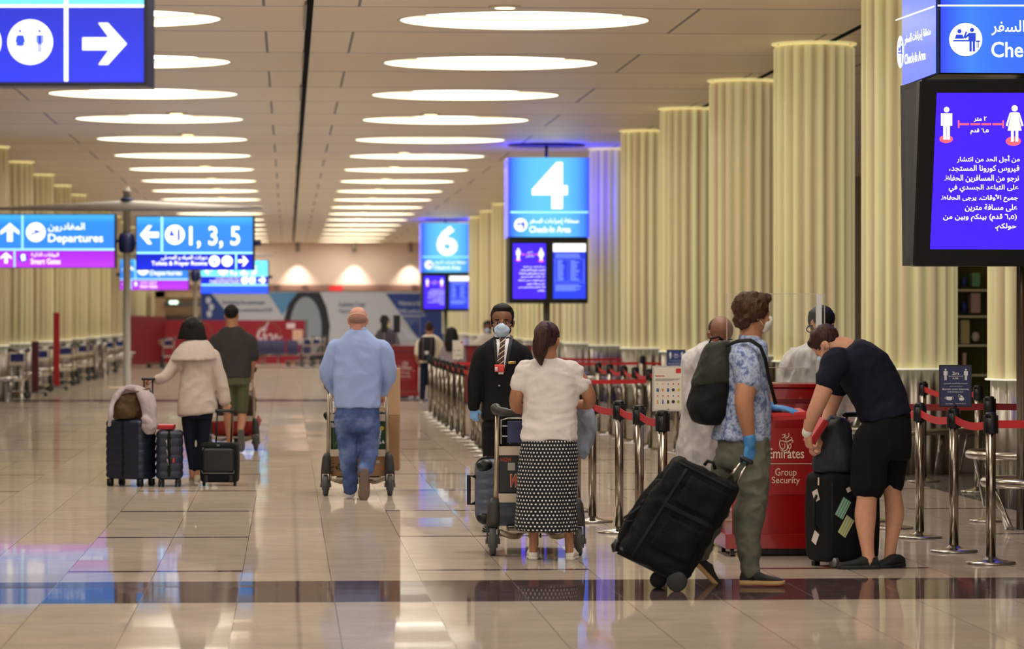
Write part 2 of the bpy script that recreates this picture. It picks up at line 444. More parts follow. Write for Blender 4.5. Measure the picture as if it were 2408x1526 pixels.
def build_column(base, lab, grp):
    t = thing('column', lab, 'column', base, grp); c = V(base)
    bm = B(); loft(bm, [fring(c, .455, 1.1, .022), fring(c, .482, 1.1, .022), fring(c, .482, 4.93, .022), fring(c, .455, 4.96, .022)], False); obj('lit_cladding', bm, COLM, t)
    bm = B(); loft(bm, [fring(c, .455, 0, .022), fring(c, .455, 1.085, .022)]); obj('steel_base', bm, STEELF, t)
    bm = B(); lathe(bm, [(.44, 1.085), (.52, 1.085), (.525, 1.092), (.52, 1.1), (.44, 1.1)], c, 48, False); obj('glass_lip', bm, GLASSLIP, t)
    bm = B(); loft(bm, [fring(c, .43, 4.94, .0), fring(c, .43, HC, 0)]); lathe(bm, [(.525, HC - .002), (.52, HC - .02), (.48, HC - .015)], c, 48, False); obj('ceiling_cove', bm, mat('cove', (235, 226, 176), .6, emit=.4, ecol=(240, 228, 160), sample=False), t)
    bm = B(); pts = [c + V((.66 * math.cos(2 * PI * i / 48), .66 * math.sin(2 * PI * i / 48), .45)) for i in range(48)]
    loft(bm, [sring(p, (p - c - V((0, 0, .45))).normalized() * .032, V((0, 0, .036)), 12, 2) for p in pts + pts[:1]], False); rg = obj('bumper_ring', bm, STEEL, t)
    for i in range(8):
        a = 2 * PI * (i + .5) / 8; bm = B()
        d = V((math.cos(a), math.sin(a), 0)); e = V((-d.y, d.x, 0))
        loft(bm, [sring(c + d * .62 + V((0, 0, .43)), d * .012, e * .035, 8, 4), sring(c + d * .53, d * .012, e * .05, 8, 4)]); obj('leg', bm, STEEL, t)
    return t
cp = None
for side, X in (('right', COLX[1]), ('left', COLX[0])):
    for k in range(19):
        y = 28.72 + 6.43 * k
        if y > YEND - 1: continue
        if side == 'left' and y < 65: continue
        n = k if side == 'right' else k - 6
        lab = 'fluted glowing column on a steel base, %s from the front in the %s row' % (ORD[n], side)
        if side == 'right' and k == 0: lab = 'peach lit fluted column at the right edge behind the belt posts'
        grp = 'fluted lit columns along the %s side' % side
        if cp is None: cp = build_column((X, y, 0), lab, grp); ctree = tree_of(cp)
        else: dup(cp, (X, y, 0), lab, grp, 0.0, ctree)
# ================================================================== SIGN WRITING
_AR = {  # isolated, final, initial, medial
 'ا': ('\ufe8d', '\ufe8e', None, None), 'أ': ('\ufe83', '\ufe84', None, None), 'إ': ('\ufe87', '\ufe88', None, None), 'آ': ('\ufe81', '\ufe82', None, None),
 'ء': ('\ufe80', None, None, None), 'ؤ': ('\ufe85', '\ufe86', None, None), 'ئ': ('\ufe89', '\ufe8a', '\ufe8b', '\ufe8c'), 'ة': ('\ufe93', '\ufe94', None, None),
 'د': ('\ufea9', '\ufeaa', None, None), 'ذ': ('\ufeab', '\ufeac', None, None), 'ر': ('\ufead', '\ufeae', None, None), 'ز': ('\ufeaf', '\ufeb0', None, None),
 'و': ('\ufeed', '\ufeee', None, None), 'ى': ('\ufeef', '\ufef0', None, None)}
for ch, base in zip('بتثجحخسشصضطظعغفقكلمنهي', (0xfe8f, 0xfe95, 0xfe99, 0xfe9d, 0xfea1, 0xfea5, 0xfeb1, 0xfeb5, 0xfeb9, 0xfebd, 0xfec1, 0xfec5, 0xfec9, 0xfecd, 0xfed1, 0xfed5, 0xfed9, 0xfedd, 0xfee1, 0xfee5, 0xfee9, 0xfef1)):
    _AR[ch] = tuple(chr(base + i) for i in range(4))
def arabic(s):
    out = []; n = len(s); i = 0
    def joins(c): return c in _AR and _AR[c][2] is not None
    prev = False
    while i < n:
        c = s[i]
        if c == 'ل' and i + 1 < n and s[i + 1] in 'اأإ':
            b = {'ا': 0xfefb, 'أ': 0xfef7, 'إ': 0xfef9}[s[i + 1]]
            out.append(chr(b + (1 if prev else 0))); prev = False; i += 2; continue
        if c in _AR:
            nxt = i + 1 < n and s[i + 1] in _AR and s[i + 1] != 'ء'
            f = _AR[c]; nx = nxt and joins(c)
            k = 3 if prev and nx else 1 if prev and f[1] else 2 if nx else 0
            out.append(f[k]); prev = bool(nx)
        else:
            out.append({'(': ')', ')': '('}.get(c, c)); prev = False
        i += 1
    out.reverse(); r = ''.join(out)
    # digits keep their order
    import re
    return re.sub('[\u0660-\u0669\u066b.,]*[\u0660-\u0669][\u0660-\u0669\u066b]*', lambda m: m.group(0)[::-1], r)

class Face:
    """a plane in the hall; hit() is where the sight line of a frame pixel meets it"""
    def __init__(s, o, n): s.o = V(o); s.n = V(n).normalized()
    def hit(s, px, py, e=0):
        d = FW * F + RT * (px - CX) + UP * (HZ - py)
        o = s.o + s.n * e
        return CAM + d * ((o - CAM).dot(s.n) / d.dot(s.n))
_TXT = {}
def text_mesh(s, bold):
    k = (s, bold)
    if k not in _TXT:
        c = bpy.data.curves.new('t', 'FONT'); c.body = s; c.offset = bold; c.resolution_u = 3
        o = bpy.data.objects.new('t', c); COL.objects.link(o)
        dg = bpy.context.evaluated_depsgraph_get(); m = bpy.data.meshes.new_from_object(o.evaluated_get(dg))
        bpy.data.objects.remove(o); bpy.data.curves.remove(c)
        vs = [v.co.copy() for v in m.vertices]; fs = [tuple(p.vertices) for p in m.polygons]; bpy.data.meshes.remove(m)
        x0 = min(v.x for v in vs); x1 = max(v.x for v in vs); y0 = min(v.y for v in vs); y1 = max(v.y for v in vs)
        _TXT[k] = ([((v.x - x0) / (x1 - x0), (v.y - y0) / (y1 - y0)) for v in vs], fs)
    return _TXT[k]
def put_text(bm, f, s, x0, y0, x1, y1, bold=.012, e=.004, skew=0):
    """flat lettering filling the pixel box (x0,y0)-(x1,y1) of face f"""
    vs, fs = text_mesh(s, bold)
    bv = [bm.verts.new(f.hit(x0 + u * (x1 - x0) + skew * v * (y1 - y0), y1 + v * (y0 - y1), e)) for u, v in vs]
    for q in fs:
        try: bm.faces.new([bv[i] for i in q])
        except ValueError: pass
def put_poly(bm, f, pts, e=.004): poly(bm, [f.hit(x, y, e) for x, y in pts])
def put_rect(bm, f, x0, y0, x1, y1, e=.004): put_poly(bm, f, [(x0, y0), (x1, y0), (x1, y1), (x0, y1)], e)
def put_disc(bm, f, x, y, rx, ry=None, e=.004, n=32):
    ry = ry or rx
    put_poly(bm, f, [(x + rx * math.cos(2 * PI * i / n), y + ry * math.sin(2 * PI * i / n)) for i in range(n)], e)
def put_ring(bm, f, x, y, r0, r1, e=.004, n=32, k=1):
    for i in range(n):
        a, b = 2 * PI * i / n, 2 * PI * (i + 1) / n
        put_poly(bm, f, [(x + r * k * math.cos(t), y + r * math.sin(t)) for r, t in ((r0, a), (r1, a), (r1, b), (r0, b))], e)
def put_arrow(bm, f, cx, cy, w, h, d, e=.004):
    P = [(1, 0), (.15, -1), (-.28, -1), (.2, -.3), (-1, -.3), (-1, .3), (.2, .3), (-.28, 1), (.15, 1)]
    out = []
    for x, y in P:
        if d == 'up': x, y = y, -x
        if d == 'left': x = -x
        out.append((cx + x * w, cy + y * h))
    # convex pieces
    t = out
    for q in ((t[0], t[1], t[2], t[3]), (t[0], t[3], t[6]), (t[0], t[6], t[7], t[8]), (t[3], t[4], t[5], t[6])): put_poly(bm, f, q, e)
def put_man(bm, f, x, y, h, woman=False, e=.004):
    """standing figure, feet centre at (x, y), height h in pixels"""
    put_disc(bm, f, x, y - h * .91, h * .085, e=e, n=18)
    w = h * .11
    if woman:
        put_poly(bm, f, [(x - w * .75, y - h * .8), (x + w * .75, y - h * .8), (x + w * 1.75, y - h * .3), (x - w * 1.75, y - h * .3)], e)
        for s in (-1, 1):
            put_poly(bm, f, [(x + s * w * .8, y - h * .8), (x + s * w * 1.25, y - h * .78), (x + s * w * 2.2, y - h * .44), (x + s * w * 1.75, y - h * .42)], e)
            put_rect(bm, f, x + s * w * .55 - w * .35, y - h * .3, x + s * w * .55 + w * .35, y, e)
    else:
        put_rect(bm, f, x - w * .95, y - h * .8, x + w * .95, y - h * .4, e)
        for s in (-1, 1):
            put_rect(bm, f, x + s * w * 1.3 - w * .27, y - h * .8, x + s * w * 1.3 + w * .27, y - h * .42, e)
            put_rect(bm, f, x + s * w * .5 - w * .42, y - h * .4, x + s * w * .5 + w * .42, y, e)
def glow(name, col, s, sample=False): return mat(name, col, .35, emit=s, ecol=col, sample=sample)
WHITE_G = glow('sign_white', (250, 252, 255), 1.0)
CYAN_L = glow('sign_pale_line', (150, 225, 245), .95)
RED_G = glow('screen_red', (226, 92, 110), .95)
BLACK_P = mat('black_plastic', (16, 16, 18), .42)
GREY_P = mat('grey_metal_paint', (120, 116, 112), .4, .5)
NAVY_HUB = mat('navy_hub', (24, 34, 84), .4)

def lit_gradient(name, stops, axis, strength=1.0, radial=None, sample=True):
    """backlit sign film: tubes behind it make it brighter here and there. stops run along the generated axis"""
    g = NT(name); tc = g.n('TexCoord'); sp = g.n('SeparateXYZ'); g.l(tc.outputs['Generated'], sp.inputs[0])
    t = sp.outputs[axis]
    if radial is not None:
        a = g.math('ABSOLUTE', g.math('SUBTRACT', sp.outputs[radial], .5)); t = g.math('POWER', g.math('MULTIPLY', a, 2), 3)
    c = g.ramp(t, [(p, srgb(q)) for p, q in stops])
    g.l(c, g.b.inputs['Emission Color']); g.b.inputs['Base Color'].default_value = (.01, .01, .03, 1); g.b.inputs['Emission Strength'].default_value = strength
    g.b.inputs['Roughness'].default_value = .25
    if not sample: g.m.cycles.emission_sampling = 'NONE'
    return g.m
FILM_CUBE = lit_gradient('cube_film', [(0, (92, 188, 240)), (.45, (70, 150, 240)), (1, (44, 60, 250))], 0, 1.0, radial=0)
FILM_DEEP = glow('cube_film_deep', (48, 52, 255), 4.5, True)
FILM_SIDE = lit_gradient('cube_film_side', [(0, (120, 120, 250)), (.5, (90, 90, 245)), (1, (60, 60, 240))], 2, 1.1)
FILM_DEP = lit_gradient('departures_film', [(0, (56, 132, 236)), (.75, (48, 138, 232)), (1, (70, 176, 240))], 2, 1.0, sample=False)
FILM_MAG = lit_gradient('magenta_film', [(0, (190, 60, 236)), (.8, (172, 46, 222)), (1, (160, 40, 214))], 2, 1.0, sample=False)
FILM_NAVY = lit_gradient('navy_film', [(0, (22, 44, 226)), (1, (14, 34, 190))], 2, 1.0, sample=False)
FILM_CYAN = glow('cyan_film', (92, 200, 232), 1.0)
FILM_BRT = glow('bright_blue_film', (34, 76, 250), 1.0)
SCREEN = glow('screen_blue', (58, 28, 244), 1.0)
SCREEN2 = lit_gradient('screen_blue_two', [(0, (36, 62, 236)), (1, (26, 46, 196))], 2, 1.0, sample=False)
ICON_BLUE = glow('icon_blue', (30, 60, 190), .9)

def checkin_icon(wb, ib, f, x, y, r, kx=1):
    put_disc(wb, f, x, y, r * kx, r)
    def T(u, v): return (x + u * r * kx, y + v * r)
    def R_(a, b, c, d): put_poly(ib, f, [T(a, b), T(c, b), T(c, d), T(a, d)], .007)
    put_disc(ib, f, *T(-.38, -.5), r * .13 * kx, r * .13, .007, 16); put_disc(ib, f, *T(.38, -.58), r * .13 * kx, r * .13, .007, 16)
    put_poly(ib, f, [T(-.66, -.05), T(-.58, -.3), T(-.2, -.3), T(-.1, -.05)], .007)
    put_poly(ib, f, [T(-.15, -.12), T(0, -.5), T(.08, -.46), T(-.02, -.08)], .007)
    R_(-.76, .02, .3, .12); R_(.16, -.4, .6, .12); R_(.22, .12, .36, .72); R_(.42, .12, .56, .72)
    put_poly(ib, f, [T(.16, -.38), T(.16, -.2), T(-.04, -.04), T(-.04, -.16)], .007)
    R_(.62, .06, .86, .14); R_(.66, .14, .7, .5); R_(.76, .14, .8, .5)

def distance_screen(wb, rb, f, x0, y0, x1, y1, lines, skew=0):
    """the safe-distance notice shown on the blue screens; box in frame pixels"""
    W, H = x1 - x0, y1 - y0
    def T(u, v): return (x0 + u * W - skew * v, y0 + v * H)
    ax, ay = T(.16, .30); bx_, by_ = T(.86, .315)
    put_disc(rb, f, ax, ay, W * .075, H * .022); put_disc(rb, f, bx_, by_, W * .082, H * .024)
    put_man(wb, f, ax, ay, H * .215, False, .007); put_man(wb, f, bx_, by_ - 1, H * .225, True, .007)
    lx0, ly = T(.28, .197); lx1, _ = T(.76, .197)
    for i in range(4): put_rect(rb, f, lx0 + (lx1 - lx0) * (i / 4 + .015), ly - H * .006, lx0 + (lx1 - lx0) * ((i + 1) / 4 - .015), ly + H * .006)
    for lx in (lx0, lx1): put_rect(rb, f, lx - W * .012, ly - H * .024, lx + W * .012, ly + H * .024)
    mx = (lx0 + lx1) / 2
    put_text(wb, f, arabic('٢ متر'), mx - W * .085, ly - H * .055, mx + W * .085, ly - H * .02)
    put_text(wb, f, arabic('٦٫٥ قدم'), mx - W * .115, ly + H * .02, mx + W * .115, ly + H * .058)
    for (s, l, r, v) in lines:
        xa, ya = T(l, v); xb, _ = T(r, v)
        put_text(wb, f, s, xa, ya - H * .019, xb, ya + H * .019, .014)
NOTICE = [(arabic('من أجل الحد من انتشار'), .30, .98, .42), (arabic('فيروس كورونا المستجد،'), .22, .98, .482), (arabic('نرجو من المسافرين الحفاظ'), .17, .98, .545),
          (arabic('على التباعد الجسدي في'), .23, .98, .607), (arabic('جميع الأوقات. يرجى الحفاظ'), .15, .98, .67), (arabic('على مسافة مترين'), .42, .98, .732),
          (arabic('(٦٫٥ قدم) بينكم وبين من'), .17, .98, .795), (arabic('حولكم.'), .75, .98, .857)]
AREA_AR = arabic('منطقة إجراءات السفر')

def plane_at(px, py, D, n): return Face(pt(px, py, D), n)
FRONT = V((0, -1, 0))

def checkin_pylon(lab, digit, D, px0, px1, depth, top, mid, bot, rod, digit_box, wide_screens=True):
    """cube sign hung over a pair of screens; px0..px1, top/mid/bottom rows as read in the frame at depth D"""
    a = pt(px0, mid, D); b = pt(px1, mid, D); y0 = a.y; x0, x1 = a.x, b.x
    s = F / D
    z = lambda py: CH + (HZ - py) / s
    zt, zm, zb = z(top), z(mid), z(bot)
    post = V(((x0 + x1) / 2, y0 + depth * .5, 0))
    t = thing('checkin_pylon', lab, 'sign', post, 'overhead check in area signs')
    f = Face((0, y0, 0), FRONT)
    bm = B(); bx(bm, x0 + .02, y0 + .02, zm, x1 - .02, y0 + depth - .02, zt - .01, .01); cube = obj('cube_housing', bm, BLACK_P, t, False)
    bm = B(); poly(bm, [(x0, y0, zm), (x1, y0, zm), (x1, y0, zt), (x0, y0, zt)]); fl = obj('front_film', bm, FILM_CUBE, cube, False)
    bm = B(); poly(bm, [(x0, y0 + depth, zm), (x0, y0, zm), (x0, y0, zt), (x0, y0 + depth, zt)]); obj('left_film', bm, FILM_SIDE, cube, False)
    bm = B(); poly(bm, [(x1, y0, zm), (x1, y0 + depth, zm), (x1, y0 + depth, zt), (x1, y0, zt)])
    poly(bm, [(x1, y0 + depth, zm), (x0, y0 + depth, zm), (x0, y0 + depth, zt), (x1, y0 + depth, zt)])
    poly(bm, [(x0, y0, zt), (x1, y0, zt), (x1, y0 + depth, zt), (x0, y0 + depth, zt)]); obj('rear_film', bm, FILM_DEEP, cube, False)
    wb, ib, lb = B(), B(), B()
    ppx = lambda X: CX + F * ((V((X, y0, 0)) - CAM).dot(RT)) / ((V((X, y0, 0)) - CAM).dot(FW))
    L, R_ = px0, px1; W = R_ - L; H = mid - top
    put_text(wb, f, digit, *digit_box, .035)
    ly = top + H * .69
    put_rect(lb, f, L + W * .03, ly - H * .011, R_ - W * .02, ly + H * .011)
    checkin_icon(wb, ib, f, L + W * .155, top + H * .85, W * .08)
    put_text(wb, f, AREA_AR, L + W * .26, top + H * .765, L + W * .865, top + H * .845, .012)
    put_text(wb, f, 'Check-In Area', L + W * .26, top + H * .865, L + W * .765, top + H * .945, .014)
    obj('lettering', wb, WHITE_G, cube, False); obj('icon', ib, ICON_BLUE, cube, False); obj('dividing_line', lb, CYAN_L, cube, False)
    # screens
    m = .045 * (x1 - x0)
    bm = B(); bx(bm, x0 + m * .3, y0 + .04, zb, x1 - m * .3, y0 + depth * .85, zm - .004, .02); sc = obj('screen_housing', bm, BLACK_P, t, False)
    fs = Face((0, y0 + .04, 0), FRONT); Hs = bot - mid
    for k, (u0, u1, v0, v1) in enumerate(((.06, .46, .10, .93), (.55, .95, .10, .93))):
        bm = B(); put_rect(bm, fs, L + W * u0, mid + Hs * v0, L + W * u1, mid + Hs * v1, .003); obj('screen', bm, (SCREEN, SCREEN2)[k], sc, False)
    wb, rb, gb = B(), B(), B()
    distance_screen(wb, rb, Face(fs.o + FRONT * .003, FRONT), L + W * .06, mid + Hs * .10, L + W * .46, mid + Hs * .93, NOTICE)
    X0, X1, Y0, Y1 = L + W * .55, L + W * .95, mid + Hs * .10, mid + Hs * .93; w_, h_ = X1 - X0, Y1 - Y0
    put_rect(wb, fs, X0, Y0, X1, Y0 + h_ * .15, .007)
    obj('screen_lettering', wb, WHITE_G, sc, False); obj('screen_markings', rb, RED_G, sc, False)
    random.seed(3)
    for r in range(4): put_rect(gb, fs, X0 + w_ * .07, Y0 + h_ * (.185 + .022 * r), X0 + w_ * (.75 + .15 * random.random()), Y0 + h_ * (.195 + .022 * r), .007)
    for (ax, ay, cx, cy) in ((.05, .29, .95, .293), (.05, .68, .95, .683), (.05, .29, .06, .683), (.94, .29, .95, .683), (.45, .29, .455, .683), (.02, .71, .98, .714)):
        put_rect(gb, fs, X0 + w_ * ax, Y0 + h_ * ay, X0 + w_ * cx, Y0 + h_ * cy, .007)
    for r in range(13):
        yy = .31 + r * .0285
        put_rect(gb, fs, X0 + w_ * .13, Y0 + h_ * yy, X0 + w_ * (.26 + .08 * random.random()), Y0 + h_ * (yy + .013), .007)
        put_rect(gb, fs, X0 + w_ * .53, Y0 + h_ * yy, X0 + w_ * (.68 + .14 * random.random()), Y0 + h_ * (yy + .013), .007)
    for r in range(5): put_rect(gb, fs, X0 + w_ * .07, Y0 + h_ * (.75 + .024 * r), X0 + w_ * (.55 + .35 * random.random()), Y0 + h_ * (.762 + .024 * r), .007)
    obj('table_of_flights', gb, glow('screen_pale', (120, 150, 246), .9), sc, False)
    bm = B(); lathe(bm, [(.2, 0), (.2, .02), (.07, .03), (.07, zb + .02)], post, 24); obj('post', bm, mat('post_grey', (158, 150, 136), .4), t)
    bm = B(); lathe(bm, [(.03, zt - .02), (.03, HC - .03)], post, 12); lathe(bm, [(.75, HC - .03), (.75, HC - .003)], post, 32); obj('hanging_rod', bm, BLACK_P, t)
    return t
checkin_pylon('blue check in sign cube with a big 4 above two screens', '4', 65.4, 1195, 1387, 1.2, 370, 557, 713, 350, (1251, 381, 1335, 491))
checkin_pylon('smaller and farther blue check in sign cube with a big 6', '6', 114.3, 990, 1111, 1.5, 524, 640, 732, 515, (1027, 531, 1076, 601))

# the near pylon at the right edge: its left side face and the left part of its front show
def near_pylon():
    y0 = xy(4.8, 25.2).y; s = F / 25.2; z = lambda py: CH + (HZ - py) / s
    zm, zb = z(171), 1.985; zt = zm + 1.66; x0, x1 = 4.795, 6.4; dep = 1.42
    t = thing('checkin_pylon', 'large near check in sign with big blue distance screen at the top right corner', 'sign', (5.67, y0 + .72, 0), 'overhead check in area signs')
    f = Face((0, y0, 0), FRONT); fl = Face((x0, 0, 0), (-1, 0, 0))
    bm = B(); bx(bm, x0 + .012, y0 + .012, zm - .01, x1 - .02, y0 + dep - .01, zt - .01, .008); cube = obj('cube_housing', bm, BLACK_P, t, False)
    bm = B(); poly(bm, [(x0 + .03, y0, zm), (x1, y0, zm), (x1, y0, zt), (x0 + .03, y0, zt)]); obj('front_film', bm, lit_gradient('near_film', [(0, (44, 100, 236)), (.35, (52, 120, 236)), (1, (40, 60, 245))], 0, 1.0, radial=0), cube, False)
    bm = B(); poly(bm, [(x0, y0 + dep, zm - .0), (x0, y0 + .03, zm), (x0, y0 + .03, zt), (x0, y0 + dep, zt)]); obj('left_film', bm, lit_gradient('near_film_side', [(0, (60, 96, 226)), (1, (70, 110, 236))], 2, 1.0), cube, False)
    bm = B(); poly(bm, [(x1, y0, zm), (x1, y0 + dep, zm), (x1, y0 + dep, zt), (x1, y0, zt)])
    poly(bm, [(x1, y0 + dep, zm), (x0, y0 + dep, zm), (x0, y0 + dep, zt), (x1, y0 + dep, zt)]); obj('rear_film', bm, glow('cube_film_rear', (48, 52, 255), 1.2), cube, False)
    wb, ib = B(), B()
    put_rect(wb, f, 2205, 11, 2600, 15)
    checkin_icon(wb, ib, f, 2271, 93, 39)
    put_text(wb, f, AREA_AR, 2331, 47, 2630, 86, .012); put_text(wb, f, 'Check-In Area', 2331, 98, 2600, 135, .014)
    put_text(wb, f, '2', 2330, -215, 2440, -22, .035)
    # left face
    put_poly(wb, fl, [(2106, 46), (2197, 13), (2197, 16.5), (2106, 49)])
    checkin_icon(wb, ib, fl, 2117, 122, 38, .2)
    def skewtext(s, xa, ya0, ya1, xb, yb0, yb1, bold):
        vs, fs = text_mesh(s, bold)
        bv = [wb.verts.new(fl.hit(xa + u * (xb - xa), (ya1 + (yb1 - ya1) * u) + v * ((ya0 + (yb0 - ya0) * u) - (ya1 + (yb1 - ya1) * u)), .004)) for u, v in vs]
        for q in fs:
            try: wb.faces.new([bv[i] for i in q])
            except ValueError: pass
    skewtext(AREA_AR, 2127, 82, 110, 2188, 62, 88, .012); skewtext('Check-In Area', 2127, 128, 152, 2176, 117, 140, .014); skewtext('2', 2130, -160, -20, 2160, -170, -25, .03)
    obj('lettering', wb, WHITE_G, cube, False); obj('icon', ib, ICON_BLUE, cube, False)
    # screen boxes, tilted so that they face the people below
    def tilted(tl, tr, brt, bl, dd, nm):
        pass
    top = [pt(2164, 187, 25.15), pt(2700, 187, 25.15 + .0)]
    def H(px, py, D): return pt(px, py, D)
    A, Bq, C_, D_ = H(2164, 187, 25.1), H(2560, 183, 25.1), H(2546, 626, 25.6), H(2147, 626, 25.6)
    back = V((0, .16, 0))
    bm = B(); slab(bm, [A, Bq, C_, D_], back); bmesh.ops.recalc_face_normals(bm, faces=bm.faces)
    bmesh.ops.bevel(bm, geom=list(bm.edges), offset=.012, segments=1, affect='EDGES'); sc = obj('screen_housing', bm, BLACK_P, t, False)
    nrm = (Bq - A).cross(D_ - A).normalized(); nrm = nrm if nrm.y < 0 else -nrm
    fs = Face(A, nrm)
    bm = B(); put_poly(bm, fs, [(2203, 218), (2524, 218), (2512, 587), (2187, 586)], .004); obj('screen', bm, SCREEN, sc, False)
    wb, rb = B(), B()
    fs2 = Face(A + nrm * .003, nrm)
    # only the near part of the wide screen shows the notice; positions as in the frame
    put_disc(rb, fs2, 2225, 327, 16, 9.5); put_disc(rb, fs2, 2383, 332, 18, 11)
    put_man(wb, fs2, 2226, 328, 77, False, .007); put_man(wb, fs2, 2386, 333, 86, True, .007)
    for i in range(4): put_rect(rb, fs2, 2256 + i * 26, 289.5, 2256 + i * 26 + 23, 294.5)
    put_rect(rb, fs2, 2252.5, 283, 2256.5, 301); put_rect(rb, fs2, 2357, 283, 2361, 301)
    put_text(wb, fs2, arabic('٢ متر'), 2290, 274, 2320, 287, .02); put_text(wb, fs2, arabic('٦٫٥ قدم'), 2282, 302, 2325, 316, .02)
    for (q, xa, xb, yc) in ((NOTICE[0][0], 2250, 2398, 374), (NOTICE[1][0], 2232, 2397, 397), (NOTICE[2][0], 2221, 2396, 420), (NOTICE[3][0], 2231, 2395, 443), (NOTICE[4][0], 2213, 2394, 466), (NOTICE[5][0], 2269, 2392, 489), (NOTICE[6][0], 2218, 2391, 512), (NOTICE[7][0], 2340, 2390, 534)):
        put_text(wb, fs2, q, xa, yc - 9, xb, yc + 9, .016)
    obj('screen_lettering', wb, WHITE_G, sc, False); obj('screen_markings', rb, RED_G, sc, False)
    # screen facing left
    E_, F_, G_, H_ = H(2117, 202, 26.4), H(2160, 190, 25.3), H(2150, 622, 25.75), H(2122, 625, 26.4)
    bm = B(); slab(bm, [E_, F_, G_, H_], V((.14, .02, 0))); bmesh.ops.recalc_face_normals(bm, faces=bm.faces); s2 = obj('screen_housing', bm, mat('black_matt', (20, 20, 22), .7), t, False)
    bm = B(); n2 = (F_ - E_).cross(H_ - E_).normalized(); n2 = n2 if n2.x < 0 else -n2
    ff = Face(E_, n2); put_poly(bm, ff, [(2126, 214), (2156, 206), (2147, 606), (2130, 608)], .004); obj('screen', bm, mat('screen_off', (6, 6, 8), .6), s2, False)
    # fluted post
    pc = V((5.67, y0 + .72, 0)); bm = B(); loft(bm, [fring(pc, .115, 0, .006, 14, 84), fring(pc, .115, zm, .006, 14, 84)]); obj('post', bm, mat('bronze_steel', (128, 116, 104), .32, 1), t)
    bm = B(); lathe(bm, [(.05, zt - .02), (.05, HC)], pc, 12); obj('hanging_rod', bm, BLACK_P, t)
    bm = B(); pts = [pc + V((.36 * math.cos(2 * PI * i / 40), .36 * math.sin(2 * PI * i / 40), .36)) for i in range(41)]
    loft(bm, [sring(p, (p - pc - V((0, 0, .36))).normalized() * .035, V((0, 0, .04)), 12, 2) for p in pts], False); obj('bumper_ring', bm, STEEL, t)
    for i in range(6):
        a = 2 * PI * i / 6 + .35; d = V((math.cos(a), math.sin(a), 0)); e = V((-d.y, d.x, 0)); bm = B()
        loft(bm, [sring(pc + d * .35 + V((0, 0, .34)), d * .012, e * .03, 8, 4), sring(pc + d * .2, d * .012, e * .055, 8, 4)]); obj('leg', bm, STEEL, t)
    return t
near_pylon()

